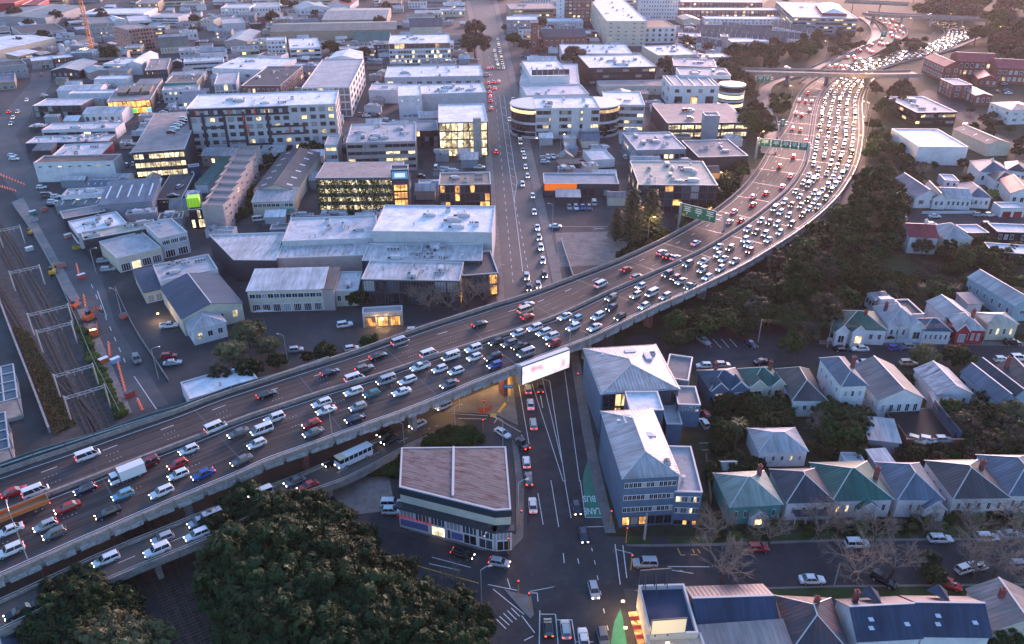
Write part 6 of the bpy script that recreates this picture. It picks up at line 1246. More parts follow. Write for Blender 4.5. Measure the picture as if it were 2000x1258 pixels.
def np_mesh(name,verts,quads,mat):
    me=bpy.data.meshes.new(name);nv,nq=len(verts),len(quads)
    me.vertices.add(nv);me.vertices.foreach_set('co',verts.astype(np.float32).ravel());me.loops.add(nq*4);me.loops.foreach_set('vertex_index',quads.astype(np.int32).ravel())
    me.polygons.add(nq);me.polygons.foreach_set('loop_start',np.arange(0,nq*4,4,dtype=np.int32));me.polygons.foreach_set('loop_total',np.full(nq,4,dtype=np.int32));me.materials.append(mat);me.update(calc_edges=True);return me
def unit(v):return v/np.maximum(1e-6,np.linalg.norm(v,axis=1))[:,None]
def leaves(cent,nrm,size,jitter=.9):
    n=len(cent);nn=unit(nrm+nr.normal(0,jitter,(n,3)));u=unit(np.cross(nn,nr.normal(0,1,(n,3))));v=np.cross(nn,u)
    s=size*nr.uniform(.6,1.3,(n,1));u,v=u*s,v*s*.7
    V=np.stack([cent-u-v*.3,cent-v,cent+u+v*.3,cent+v],1).reshape(-1,3);return V
def crown(name,R,H,nl,lobe,sub,nleaf,leaf,mat,flat=.0,squash=.75,cone=False):
    """lobes on a dome, sub-clumps on each lobe, leaves on each sub-clump; unit radius R, height H (from z=0)"""
    ga=math.pi*(3-math.sqrt(5));k=np.arange(nl)+.5;zz=1-1.25*k/nl;rr=np.sqrt(np.clip(1-zz**2,0,1));th=ga*k
    D=np.stack([rr*np.cos(th),rr*np.sin(th),zz],1)+nr.normal(0,.10,(nl,3))
    if cone:D=np.stack([(1-.95*k/nl)[::-1]*np.cos(th),(1-.95*k/nl)[::-1]*np.sin(th),2*(k/nl)[::-1]*-1+1],1)*np.array([1,1,1]);
    C_=D*np.array([R-lobe*.7,R-lobe*.7,H*.5])+np.array([0,0,H*.5]);C_*=nr.uniform(.88,1.08,(nl,1))
    lr=lobe*nr.uniform(.75,1.25,nl)
    A=unit(nr.normal(0,1,(nl*sub,3)));A[:,2]=np.abs(A[:,2])*1.1-.2;A=unit(A);ci=np.repeat(np.arange(nl),sub)
    S=C_[ci]+A*lr[ci][:,None]*np.array([1,1,squash]);si=np.repeat(np.arange(len(S)),nleaf);B_=unit(nr.normal(0,1,(len(si),3)));sr=lobe*.42
    Lc=S[si]+B_*sr*nr.uniform(.5,1.1,(len(si),1));V=leaves(Lc,B_*1.2+A[si]*.5+np.array([0,0,.15]),leaf,.28)
    # inner body so the crown is not hollow
    ico=[];
    for c,r in zip(C_,lr):
        q=unit(nr.normal(0,1,(46,3)));p=c+q*r*.72;ico.append(leaves(p,q,r*.42,.2))
    V=np.concatenate([V]+ico);Q=np.arange(len(V)).reshape(-1,4);return np_mesh(name,V,Q,mat)
CR={'dark':[crown('crown',1.0*7,8.5,58,1.5,12,22,.17,LEAF['dark'])for _ in range(3)],
      'green':[crown('crown',5,7,34,1.25,12,18,.17,LEAF['green'])for _ in range(2)],
      'olive':[crown('crown',5,6.5,28,1.5,16,14,.16,LEAF['olive'])for _ in range(2)],
      'brown':[crown('crown',5,6.5,28,1.4,15,13,.15,LEAF['brown'])for _ in range(2)],
      'grey':[crown('crown',5,7,32,1.25,12,17,.16,LEAF['grey'])for _ in range(2)],
      'cone':[crown('crown',2.6,9,34,.9,12,9,.2,LEAF['dark'],cone=True)],
      'verge':[crown('crown',2,2.4,14,.8,12,8,.17,LEAF['lime'])],'bush':[crown('crown',2,2.4,14,.8,12,8,.17,LEAF['green'])for _ in range(2)],'lime':[crown('crown',5,6,20,1.5,14,9,.2,LEAF['lime'])]}
CRR={'dark':(7,8.5),'green':(5,7),'olive':(5,6.5),'brown':(5,6.5),'grey':(5,7),'cone':(2.6,9),'bush':(2,2.4),'verge':(2,2.4),'lime':(5,6)}
tm=MB();tm.tube((0,0,0),(.05,.03,.45),.09,.065,7);tm.tube((.05,.03,.45),(.0,.05,.8),.065,.04,7)
for a in range(5):tm.tube((.04,.03,.35+.07*a),(.38*math.cos(a*2.2),.38*math.sin(a*2.2),.8+.05*(a%2)),.045,.015,5)
TRUNK=tm.mesh('trunk',BARK)
NAMES={'dark':('evergreen_tree','dark evergreen tree'),'green':('broadleaf_tree','green tree'),'olive':('olive_tree','olive-green tree'),'brown':('brown_tree','brownish tree'),'grey':('grey_tree','grey-green tree'),'cone':('conifer_tree','narrow conifer'),'bush':('shrub','shrub'),'verge':('grass_clump','bright grassy clump'),'lime':('lime_tree','yellow-green tree')}
def tree(t,p,R_,kind,label,group=None,zmid=None,hs=1.0,z=0.0):
    r0,h0=CRR[kind];k=R_/r0;hc=h0*k*hs;lift=(.28*hc if kind not in('bush','verge')else .0)
    w=P(t,p,z+(lift+hc*.55 if zmid is None else zmid));r=empty(NAMES[kind][0],(w.x,w.y,z),random.uniform(0,6.28),label,'tree' if kind not in('bush','verge')else 'shrub',group)
    link('crown',random.choice(CR[kind]),r,(0,0,lift),None,(k,k,k*hs))
    if kind not in('bush','verge'):link('trunk',TRUNK,r,(0,0,-.05),random.uniform(0,6),(R_*.75,R_*.75,lift+hc*.75))
    return r
def place(lst,phrase,group):
    for i,(t,x,y,R_,kind)in enumerate(lst):tree(t,(x,y),R_,kind,'%s %s, %s of them'%(NAMES[kind][1],phrase,ordn(i))if len(lst)>1 else '%s %s'%(NAMES[kind][1],phrase),group)
rs=random.Random(21);MEDB=np.array([(m.x,m.y)for m in MED])
def off_road(w,R_):
    d=np.sqrt(((MEDB-np.array((w.x,w.y)))**2).sum(1));i=int(d.argmin());s_=(w-MED[i]).dot(NOR[i]);return d[i]>(WR[i]if s_>0 else WL[i])+R_*.9+.5
def scatter(poly,n,rmin,rmax,kinds,phrase,group,z=0.0,tries=4000,gap=.72):
    xs,ys=[p[0]for p in poly],[p[1]for p in poly];out=[]
    for _ in range(tries):
        if len(out)>=n:break
        x,y=rs.uniform(min(xs),max(xs)),rs.uniform(min(ys),max(ys));ins=False
        for i in range(len(poly)):
            (x1,y1),(x2,y2)=poly[i],poly[i-1]
            if(y1>y)!=(y2>y)and x<(x2-x1)*(y-y1)/(y2-y1)+x1:ins=not ins
        if not ins:continue
        R_=rs.uniform(rmin,rmax);w=P(T,(x,y),R_)
        if off_road(w,R_)and all((w-q[0]).length>(R_+q[1])*gap for q in out):out.append((w,R_,x,y))
    out.sort(key=lambda q:q[3],reverse=True)
    for i,(w,R_,x,y)in enumerate(out):
        k=rs.choice(kinds);tree(T,(x,y),R_,k,'%s in %s, %s up'%(NAMES[k][1],phrase,ordn(i)),group,z=z,hs=1.0 if k in('bush','verge')else rs.uniform(.85,1.25))
# the great trees at the bottom, west of the junction
big=[(13,330,190,5),(130,330),(560,280,6),(800,250,5),(960,340,5),(1130,480,5),(250,560,6.5),(540,560,7),(850,590,7),(1120,680,6),(1400,760,5.5),(200,800,6),(430,850,6.5),(720,880,7),(1010,900,7),(1290,960,6.5),(1540,960,5.5),(330,1080,6),(600,1140,7),(900,1180,7),(1180,1210,6.5),(1450,1230,6),(1720,1100,5.5),(1880,1020,5),(2020,1110,4.5),(1680,1300,6),(1960,1300,5),(420,1330,6),(760,1400,6.5),(1100,1430,6.5)]
n0=0
for i,q in enumerate(big):
    x,y,R_=(q[1],q[2],q[3])if len(q)==4 else(q[0],q[1],q[2]if len(q)>2 else 5)
    tree(13,(x,y),R_,'dark','spreading dark evergreen in the big grove beside the junction, %s counted downwards'%ordn(i),'grove beside the junction',hs=1.0)
for i,(x,y,R_,k)in enumerate([(880,760,3.5,'dark'),(680,790,4.5,'dark'),(470,870,4.5,'dark'),(330,960,4,'dark'),(640,960,5.5,'dark'),(880,960,4.2,'dark'),(430,1070,5,'dark'),(700,1110,5,'dark'),(920,1120,4.2,'dark'),(480,1240,5,'dark'),(800,1210,5,'olive'),(1130,1235,4.2,'olive'),(960,1290,4.5,'olive')]):
    tree(3,(x,y),R_,k,'%s in the small clump below the ramp bridge, %s counted downwards'%(NAMES[k][1],ordn(i)),'clump below the ramp bridge',hs=1.0)
DG=['dark','dark','green','grey','brown','green']
scatter([(1455,545),(1490,510),(1560,475),(1612,440),(1662,390),(1695,330),(1700,250),(1698,190),(1718,168),(1742,200),(1748,330),(1752,420),(1738,470),(1690,560),(1640,625),(1560,650),(1470,610)],110,1.8,5.2,DG+['dark','dark','cone'],'the wooded bank beside the jammed carriageway','wooded motorway bank',gap=.5)
scatter([(1400,105),(1500,78),(1600,62),(1602,92),(1540,118),(1478,128),(1468,160),(1482,200),(1500,240),(1490,265),(1455,240),(1448,180),(1405,130)],60,3.5,6,['dark','brown','green','dark'],'the tree belt along the exit ramp','tree belt by the exit ramp',gap=.55)
scatter([(1612,78),(1640,62),(1688,58),(1692,82),(1640,112),(1605,106)],18,2.5,4,['brown','olive','brown'],'the scrub island between the ramps','scrub island between the ramps',gap=.6)
scatter([(1728,100),(1766,72),(1795,62),(1828,85),(1780,98),(1715,118)],16,2.5,4,['brown','olive'],'the scrub between the two far carriageways','scrub between far carriageways',gap=.6)
scatter([(1770,20),(1800,28),(1870,32),(1945,55),(1900,60),(1950,100),(2015,135),(2030,60),(2030,-30),(1900,-40),(1780,-20)],90,5,9,['brown','brown','grey','green'],'the bare wooded hill beyond the school','wooded hill beyond the school',gap=.55)
scatter([(1500,185),(1530,172),(1552,185),(1540,215),(1520,222)],9,2,3,['dark','green'],'the gore planting inside the exit ramp','gore planting',gap=.6)
scatter([(1335,602),(1445,548),(1482,612),(1470,642),(1300,642),(1268,630)],30,2,3.4,['dark','green','dark'],'the dark slope under the viaduct end','slope under the viaduct end',gap=.55)
scatter([(1412,335),(1465,318),(1452,352),(1398,402),(1322,455),(1272,482),(1222,512),(1205,500),(1262,462),(1312,440),(1380,392)],38,1.8,3.2,['green','brown','olive','dark'],'the planted strip by the far parapet','strip by the far parapet',gap=.55)
scatter([(1700,532),(1860,522),(1900,562),(1868,592),(1742,582),(1700,562)],26,1.6,2.8,['green','dark','grey'],'the back gardens above the villas','back gardens above the villas',gap=.6)
scatter([(1395,775),(1470,765),(1552,792),(1540,832),(1450,850),(1400,880)],30,1.5,2.8,['dark','green','dark'],'the garden jungle behind the blue offices','gardens behind the blue offices',gap=.55)
scatter([(1600,790),(1690,790),(1700,850),(1612,862)],10,2,3.2,['dark','green'],'the gardens below the tall white house','gardens below the tall house',gap=.6)
scatter([(1850,800),(1960,785),(2010,850),(1880,885)],18,2,3.2,['brown','dark','green'],'the gardens below the rusty cottage','gardens below the rusty cottage',gap=.6)
scatter([(1385,905),(1550,862),(1700,880),(1690,895),(1560,885),(1400,950)],22,1.2,2.0,['dark','green','bush'],'the hedge line behind the cross street villas','hedge behind the villas',gap=.6)
scatter([(1820,470),(1900,455),(1990,470),(2000,560),(1920,545),(1860,520)],26,2,3.5,['dark','dark','green'],'the dark garden trees above the diagonal house','dark garden trees',gap=.6)
scatter([(1745,460),(1840,300),(1760,290),(1745,380)],24,1.8,3.2,['dark','brown','green'],'the thicket above the weatherboard cottages','thicket above the cottages',gap=.6)
scatter([(1890,195),(2000,250),(2010,300),(1960,290),(1870,230)],16,1.8,3.0,['green','dark','brown'],'the planting across from the school','planting by the school',gap=.6)
scatter([(1705,165),(1740,160),(1790,170),(1800,195),(1770,205),(1720,215)],14,2.5,4.5,['brown'],'the leafless thicket below the school wing','leafless thicket',gap=.55)
scatter([(522,290),(620,272),(636,292),(560,306),(526,330)],16,1.8,3,['dark','green'],'the hedge before the apartment block','hedge before the apartments',gap=.6)
scatter([(498,318),(522,318),(488,415),(455,432),(470,380)],14,1.5,2.4,['dark','green'],'the green strip below the stepped terrace','strip below the terrace',gap=.6)
scatter([(745,885),(800,852),(868,838),(930,838),(945,862),(795,866),(782,925),(730,925)],55,.9,1.5,['bush'],'the ramp-side planting','ramp-side planting',gap=.5)
scatter([(150,632),(165,640),(243,805),(228,812),(180,715)],60,.6,1.2,['verge'],'the grassy rail bank','rail bank planting',gap=.55)
scatter([(0,0),(380,0),(380,60),(0,90)],14,4,7,['brown','dark'],'the far north-western blocks','far north-western trees',gap=1.5)
scatter([(480,-20),(1000,-20),(960,35),(660,45),(480,30)],12,4,7,['brown','dark'],'the far northern blocks','far northern trees',gap=1.2)
scatter([(1385,1000),(1560,1025),(2005,992),(2005,1022),(1560,1046),(1400,1048)],46,.7,1.3,['bush','bush','verge'],'the front gardens of the cross street villas','front garden shrubs',gap=.8)
scatter([(1600,655),(2000,648),(2000,664),(1600,664)],24,.6,1.1,['bush'],'the front gardens of the terrace street villas','terrace street shrubs',gap=.8)
scatter([(1560,880),(2005,872),(2005,900),(1700,895)],20,1.2,2.4,['dark','green','brown'],'the back fences of the cross street villas','back fence trees',gap=.7)
scatter([(1420,745),(1600,740),(1850,720),(2000,735),(1990,760),(1600,775)],22,1.0,1.9,['dark','green'],'the narrow gaps between the terrace street houses','trees between houses',gap=1.0)
place([(20,500,330,11,'brown'),(20,500,218,9,'brown')],'spreading over the long street by the striped office','street trees on the long street')
place([(20,800,300,6,'dark'),(20,880,350,5,'brown'),(20,740,212,4,'dark'),(20,1000,172,6,'dark'),(20,1000,390,3,'brown')],'around the brick church tower','church trees')
place([(20,1260,425,8.5,'brown')],'round and dense in front of the white-roofed office',None)
place([(10,1220,395,5,'dark'),(10,1100,330,5,'dark'),(10,960,352,6,'dark'),(10,1020,375,5,'dark'),(10,1180,215,4,'dark'),(10,845,98,4,'dark')],'between the long hall and the brown warehouses','trees by the brown warehouses')
place([(0,845,405,7.5,'dark')],'large and round below the scaffolded block',None)
place([(30,1310,0,4,'brown'),(30,400,490,6,'brown'),(30,430,530,4.5,'brown'),(30,560,310,5,'brown'),(30,720,360,4,'brown')],'between the north-eastern offices','trees between north-eastern offices')
place([(12,330,120,4.6,'olive'),(12,480,215,3.2,'olive'),(12,200,260,4,'olive'),(12,340,390,3.6,'dark'),(12,120,430,3,'grey')],'beside the far viaduct parapet near the olive yard','trees behind the parapet')
place([(12,560,330,2.6,'dark'),(12,920,262,3.2,'dark'),(12,1260,190,2.6,'green'),(12,790,300,1.8,'dark'),(11,1170,1070,3.2,'dark')],'along the street behind the viaduct parapet','bushes behind the parapet')
place([(32,1370,200,3.6,'green'),(32,1500,120,3,'grey'),(32,450,170,3.2,'dark'),(32,560,140,2.5,'dark')],'at the dark car lot of the terrace street','car lot trees')
place([(42,815,290,3.7,'olive'),(42,1050,290,3.5,'dark'),(42,1210,340,2.0,'lime')],'standing in the terrace street','terrace street trees')
place([(42,220,790,4.2,'dark'),(42,1110,820,3.4,'brown'),(42,1280,850,2.6,'dark'),(42,1300,610,2.6,'grey'),(42,1500,740,3.4,'olive'),(42,450,130,1.4,'dark')],'in the villa gardens below the terrace street','villa garden trees')
place([(43,735,140,2.2,'dark'),(43,840,620,2.2,'dark'),(43,885,735,2.2,'dark'),(43,1420,1215,3.0,'green')],'along the cross street','cross street trees')
place([(41,800,680,3.4,'brown'),(41,990,700,2.2,'cone'),(41,1330,270,2.6,'lime'),(41,985,330,1.8,'dark'),(41,1155,335,1.8,'brown'),(41,1140,150,2.6,'brown'),(41,1110,40,3,'brown')],'by the upper street cottages','cottage trees')
place([(20,1315,950,2.2,'cone'),(20,1500,1000,1.6,'cone')],'in front of the rounded office','conifers by the rounded office')
# leafless trees: branching skeletons
def bare(name,H,seed,levels=5,spread=.55):
    rr_=random.Random(seed);mb=MB()
    def grow(p,d,l,r,lev):
        q=p+d*l;mb.tube(p,q,r,r*.68,4 if lev>2 else 3,0,False)
        if lev==0:return
        for k in range(3 if lev>1 else 4):
            nd=(d+Vector((rr_.gauss(0,spread),rr_.gauss(0,spread),rr_.gauss(.10,spread*.6)))).normalized();grow(q if k<2 else p.lerp(q,.6),nd,l*rr_.uniform(.66,.9),r*.62,lev-1)
    for k in range(3):grow(Vector((0,0,H*.22)),Vector((math.cos(k*2.1)*.55,math.sin(k*2.1)*.55,1)).normalized(),H*.25,H*.022,levels)
    tr=MB().tube((0,0,0),(0,0,H*.24),H*.035,H*.028,7);return mb.mesh(name,TWIG),tr.mesh('trunk',BARK)
BARE=[bare('crown',9,s_,5,.5)for s_ in(1,2,3)]
def bare_tree(t,base,H,label,group):
    w=P(t,base,0);m,tr=random.choice(BARE);r=empty('leafless_tree',(w.x,w.y,0),random.uniform(0,6.28),label,'tree',group);k=H/9
    link('crown',m,r,None,None,(k*1.15,k*1.15,k));link('trunk',tr,r,None,None,(k,k,k));return r
for i,(t,x,y,H)in enumerate([(33,825,785,10),(33,770,450,7.5),(33,1185,490,7),(33,1560,440,7.5),(43,270,790,9.5),(43,130,430,8),(43,560,730,8),(43,800,420,6),(43,1180,760,9.5),(43,1340,740,9),(43,1130,420,7),(43,1480,430,8),(43,1560,720,9),(43,420,470,7)]):
    bare_tree(t,(x,y),H,'leafless street tree on the cross street, %s counted eastwards'%ordn(i),'leafless trees on the cross street')
for i,(t,x,y,H)in enumerate([(21,150,1180,9),(21,300,1190,9),(21,440,1170,10),(21,570,1130,9),(21,60,1120,8),(21,230,1090,8),(21,380,1060,8),(21,620,1060,7)]):
    bare_tree(t,(x,y),H,'leafless tree behind the viaduct beside the long street, %s of its cluster'%ordn(i),'leafless cluster behind the viaduct')
bare_tree(41,(775,170),8,'lone pale leafless tree before the blocky white building',None);bare_tree(23,(330,790),4,'small leafless shrub tree at the grove edge by the side street',None)
bare_tree(42,(480,760),4,'low leafless tree behind the large pale house',None);bare_tree(32,(1540,900),6,'leafless tree beside the white bungalow',None);bare_tree(12,(120,460),5,'low leafless tree before the white corrugated shed',None)
# tall tiered pines and palms
bc,bn=[],[]
for lv in range(24):
    z=2.6+lv*.80;R_=4.3*(1-lv/25)**.75+.25
    for k in range(8):
        a=k*2*math.pi/8+lv*.5
        for j in range(14):
            f_=(j+1)/14
            for q in range(3):bc.append((math.cos(a)*R_*f_+nr.normal(0,.22),math.sin(a)*R_*f_+nr.normal(0,.22),z+.12*R_*f_*f_+nr.normal(0,.1)));bn.append((math.cos(a)*.3,math.sin(a)*.3,1))
V=leaves(np.array(bc),np.array(bn),.30,.6);PINE=np_mesh('crown',V,np.arange(len(V)).reshape(-1,4),leafmat('leaf_pine',(.018,.03,.018),(.05,.065,.035)));PTR=MB().tube((0,0,0),(0,0,22),.38,.05,8).mesh('trunk',BARK)
for i,(x,y,k)in enumerate([(120,660,1.0),(265,640,.95),(10,640,.62)]):
    w=P(31,(x,y),0);r=empty('norfolk_pine',(w.x,w.y,0),i,'tall tiered pine before the dark glass office, %s'%('tallest one','second tallest one','short one')[i],'tree','tall tiered pines');link('crown',PINE,r,None,None,(k*1.35,k*1.35,k));link('trunk',PTR,r,None,None,(k,k,k))
pm=MB()
for k in range(34):
    a=k*2.4;el=.9-1.5*(k/34.0);p=Vector((0,0,0));d=Vector((math.cos(a)*math.cos(el),math.sin(a)*math.cos(el),math.sin(el)));sdv=Vector((-math.sin(a),math.cos(a),0))
    for j in range(6):
        q=p+d*.55;w0_=.42*(1-abs(j-2.2)/4.2);pm.face([p-sdv*w0_,q-sdv*w0_*.8-Vector((0,0,.12)),q,p]);pm.face([p,q,q+sdv*w0_*.8-Vector((0,0,.12)),p+sdv*w0_]);p=q;d=(d+Vector((0,0,-.2))).normalized()
PALM=pm.mesh('fronds',leafmat('leaf_palm',(.04,.055,.02),(.11,.12,.05)));PLT=MB().tube((0,0,0),(0,0,1),.28,.22,8).mesh('trunk',BARK)
def palm(t,p,h,k,label):
    w=P(t,p,h);r=empty('palm_tree',(w.x,w.y,0),0,label,'palm tree');link('fronds',PALM,r,(0,0,h),None,(k,k,k));link('trunk',PLT,r,None,None,(1,1,h))
palm(32,(955,815),7,.75,'fan palm with shaggy head beside the white bungalow');palm(31,(1450,880),7,1.3,'big date palm in the wooded bank below the jam');palm(41,(1040,990),3.5,.8,'low palm in the back gardens above the red villa')
palm(41,(790,980),4.5,.6,'slender palm in the back gardens behind the blue-roofed villa')
# vines on the garage screen, dry grass on the rail bank
L_,D_=vg['lx'],vg['ly'];n=9000
u=nr.uniform(-.5,.5,n);zt=14.2*np.clip(nr.beta(1.4,1.1,n),0,1);dens=np.sin(u*37)+np.sin(u*91+zt*.9)+nr.normal(0,.8,n);kp=dens>-.5
cen=np.stack([u[kp]*L_,np.full(kp.sum(),-D_/2-.7)+nr.normal(0,.18,kp.sum()),zt[kp]],1);V=leaves(cen,np.tile(np.array([0,-1,.4]),(kp.sum(),1)),.3)
o=link('vines',np_mesh('vines',V,np.arange(len(V)).reshape(-1,4),LEAF['green']),vg);o['kind']='stuff'
A=np.array([P(T,q,0).xy for q in((28,640),(56,650),(150,830),(108,850))]);a_,b_=nr.uniform(0,1,(7000,1)),nr.uniform(0,1,(7000,1))
XY=(A[0]*(1-a_)+A[1]*a_)*(1-b_)+(A[3]*(1-a_)+A[2]*a_)*b_;cen=np.concatenate([XY,np.full((7000,1),.35)],1);V=leaves(cen,np.tile(np.array([0,-1.,.3]),(7000,1)),.32)
tag(link('dry_grass',np_mesh('dry_grass',V,np.arange(len(V)).reshape(-1,4),leafmat('leaf_dry',(.07,.06,.02),(.26,.17,.09)))),'dry tawny grass on the strip beside the tracks','grass',kind='stuff')
# ------------------------------------------------------------------ vehicles
PAINT={}
for k,c,r in(('white',(0.66,0.66,0.67),.3),('silver',(0.36,0.37,0.39),.3),('grey',(0.13,0.135,0.145),.3),('black',(0.012,0.012,0.014),.2),('red',(0.42,0.012,0.015),.3),
                ('dark red',(0.16,0.012,0.02),.3),('blue',(0.02,0.07,0.30),.3),('light blue',(0.16,0.36,0.46),.3),('navy',(0.012,0.02,0.06),.25),('cream',(0.55,0.47,0.33),.4),('tan',(0.30,0.22,0.13),.4),('orange',(0.55,0.14,0.03),.5),('teal',(0.02,0.16,0.17),.3)):
    PAINT[k]=plain('paint_'+k.replace(' ','_'),c,r,0.15 if k not in('white','cream')else 0.0,coat=0.4)
CGLASS=plain('car_glass',(0.02,0.023,0.03),0.06,spec=0.9);TYRE=plain('tyre',(0.015,0.015,0.016),0.8);TRIM=plain('car_trim',(0.02,0.02,0.022),0.6)
HEADFAR=plain('headlamp_far',(1.0,0.70,0.34),emit=0.85);HEADON=plain('headlamp_on',(1.0,0.90,0.74),emit=4.5);HEADWARM=plain('headlamp_warm',(1.0,0.68,0.34),emit=4.5);HEADOFF=plain('headlamp_off',(0.5,0.5,0.52),0.1)
TAILON=plain('taillamp_on',(1.0,0.035,0.015),emit=2.2);TAILOFF=plain('taillamp_off',(0.25,0.01,0.01),0.3)
RIM=plain('wheel_rim',(0.35,0.35,0.36),0.35,0.6)
def loft(mb,secs,m=0):
    rings=[]
    for x,w,z0,zs in secs:
        i=len(mb.v)
        for y,z in((-w*.88,z0),(-w,z0+.22),(-w,zs-.12),(-w*.84,zs),(w*.84,zs),(w,zs-.12),(w,z0+.22),(w*.88,z0)):mb.v.append((x,y,z))
        rings.append(i)
    for a,b in zip(rings,rings[1:]):
        for k in range(8):mb.f.append((a+k,a+(k+1)%8,b+(k+1)%8,b+k));mb.m.append(m)
    mb.f.append(tuple(rings[0]+k for k in range(8)));mb.m.append(m);mb.f.append(tuple(rings[-1]+7-k for k in range(8)));mb.m.append(m)
def house(mb,xb0,xb1,zb,wb,xt0,xt1,zt,wt,m):
    i=len(mb.v)
    for x,y,z in((xb0,-wb,zb),(xb1,-wb,zb),(xb1,wb,zb),(xb0,wb,zb),(xt0,-wt,zt),(xt1,-wt,zt),(xt1,wt,zt),(xt0,wt,zt)):mb.v.append((x,y,z))
    for q in((4,5,6,7),(0,1,5,4),(1,2,6,5),(2,3,7,6),(3,0,4,7)):mb.f.append(tuple(i+k for k in q));mb.m.append(m)
CARS={  # sections, glass (xb0,xb1,zb,wb,xt0,xt1,zt,wt), wheel xs, wheel r, lamp z, half length, width
 'hatchback':([(-2.0,.74,.3,.92),(-1.85,.86,.24,1.0),(-.6,.89,.22,1.0),(.8,.89,.22,.96),(1.6,.86,.24,.86),(2.0,.74,.3,.72)],(-1.95,1.05,.96,.80,-1.55,.35,1.48,.62),(-1.25,1.3),.31,.66),
 'sedan':([(-2.3,.76,.3,.92),(-2.1,.87,.24,.97),(-.6,.90,.22,.97),(.8,.90,.22,.95),(1.8,.87,.24,.86),(2.3,.74,.3,.70)],(-1.75,1.05,.94,.80,-1.05,.35,1.44,.61),(-1.4,1.45),.31,.66),
 'wagon':([(-2.3,.78,.3,.95),(-2.15,.88,.24,1.02),(-.6,.90,.22,1.0),(.8,.90,.22,.98),(1.8,.87,.24,.88),(2.25,.74,.3,.74)],(-2.25,1.05,.98,.81,-1.95,.35,1.52,.64),(-1.4,1.4),.32,.68),
 'four-wheel drive':([(-2.3,.82,.4,1.08),(-2.15,.92,.32,1.14),(-.6,.95,.3,1.14),(.9,.95,.3,1.12),(1.9,.93,.32,1.06),(2.25,.82,.4,.92)],(-2.22,1.05,1.1,.85,-2.0,.45,1.76,.70),(-1.4,1.45),.38,.82),
 'van':([(-2.4,.86,.35,1.15),(-2.3,.92,.3,1.2),(0,.93,.3,1.2),(1.6,.93,.3,1.15),(2.2,.88,.32,.98),(2.4,.78,.38,.85)],(-2.36,2.15,1.15,.88,-2.25,1.25,2.0,.76),(-1.5,1.5),.34,.78),
 'pickup':([(-2.6,.86,.4,1.0),(-2.5,.93,.34,1.05),(-.6,.94,.32,1.05),(1.0,.94,.32,1.1),(2.1,.92,.34,1.05),(2.5,.82,.4,.9)],(-.75,1.25,1.07,.84,-.45,.6,1.74,.68),(-1.6,1.6),.38,.8),
}
wm=MB();rmb=MB()
for k in range(10):
    a0,a1=2*math.pi*k/10,2*math.pi*(k+1)/10
    p0,p1=(math.cos(a0),math.sin(a0)),(math.cos(a1),math.sin(a1))
    for s in(-.5,.5):
        rmb.face([(0,s*1.04,0),(p0[0]*.66,s*1.04,p0[1]*.66),(p1[0]*.66,s*1.04,p1[1]*.66)]);wm.face([(p0[0]*.62,s,p0[1]*.62),(p0[0],s,p0[1]),(p1[0],s,p1[1]),(p1[0]*.62,s,p1[1]*.62)],0)
    wm.face([(p0[0],-.5,p0[1]),(p1[0],-.5,p1[1]),(p1[0],.5,p1[1]),(p0[0],.5,p0[1])],0)
WHEEL=wm.mesh('wheel',TYRE);RIMM=rmb.mesh('rim',RIM)
def wheel(r,loc,sc):link('rim',RIMM,link('wheel',WHEEL,r,loc,None,sc))
def lamp_box(w,h,mat,name):return MB().box((0,0,0),(.10,w,h)).mesh(name,mat)
LAMPS={'on':lamp_box(.30,.15,HEADON,'headlight'),'warm':lamp_box(.30,.15,HEADWARM,'headlight'),'off':lamp_box(.36,.16,HEADOFF,'headlight')}
TAILS={'on':lamp_box(.34,.2,TAILON,'taillight'),'off':lamp_box(.32,.2,TAILOFF,'taillight')}
BODY,GLASSH,ONE={},{},{}
for k,(secs,gh,wx,wr,lz)in CARS.items():
    b=MB();loft(b,secs)
    xb0,xb1,zb,wb,xt0,xt1,zt,wt=gh
    b.box(((xt0+xt1)/2,0,zt+.03),(xt1-xt0+.12,wt*2+.04,.07),taper=.9)
    def pil(u0,u1):  # body-coloured pillars over the glass
        for s in(-1,1):
            a0=Vector((xb0+(xb1-xb0)*u0,s*(wb+.012),zb));a1=Vector((xt0+(xt1-xt0)*u1,s*(wt+.012),zt));b.beam(a0,a1,.03,.09)
    for u in(0.02,0.5,0.98):pil(u,u)
    if k in('van',):pil(.75,.8)
    if k=='pickup':
        b.box((-1.65,.86,1.15),(1.7,.08,.25));b.box((-1.65,-.86,1.15),(1.7,.08,.25));b.box((-2.5,0,1.15),(.08,1.8,.25))
    BODY[k]=b.mesh('car_body',PAINT['white'])
    g_=MB();house(g_,*gh,0)
    if k=='pickup':g_.box((-1.65,0,1.07),(1.6,1.62,.04))
    GLASSH[k]=g_.mesh('car_windows',CGLASS)
    for hl in('on','off'):
        for tl in('on','off'):
            m=MB();m.v=list(b.v);m.f=list(b.f);m.m=list(b.m);n0=len(m.v);m.v+=g_.v;m.f+=[tuple(n0+i for i in f)for f in g_.f];m.m+=[1]*len(g_.f)
            L0,L1=secs[0][0],secs[-1][0]
            for s in(-1,1):
                m.box((L1-.03,s*.56,lz),(.16,.36,.2),m=3);m.box((L0+.02,s*.6,lz+.14),(.12,.32,.24),m=4)
                for x in wx:m.box((x,s*.8,wr),(.56,.2,wr*1.9),m=2)
            ONE[k,hl,tl]=m.mesh('far_car',[PAINT['white'],CGLASS,TYRE,HEADFAR if hl=='on' else HEADOFF,TAILON if tl=='on' else TAILOFF])
CAR_NO=[0]
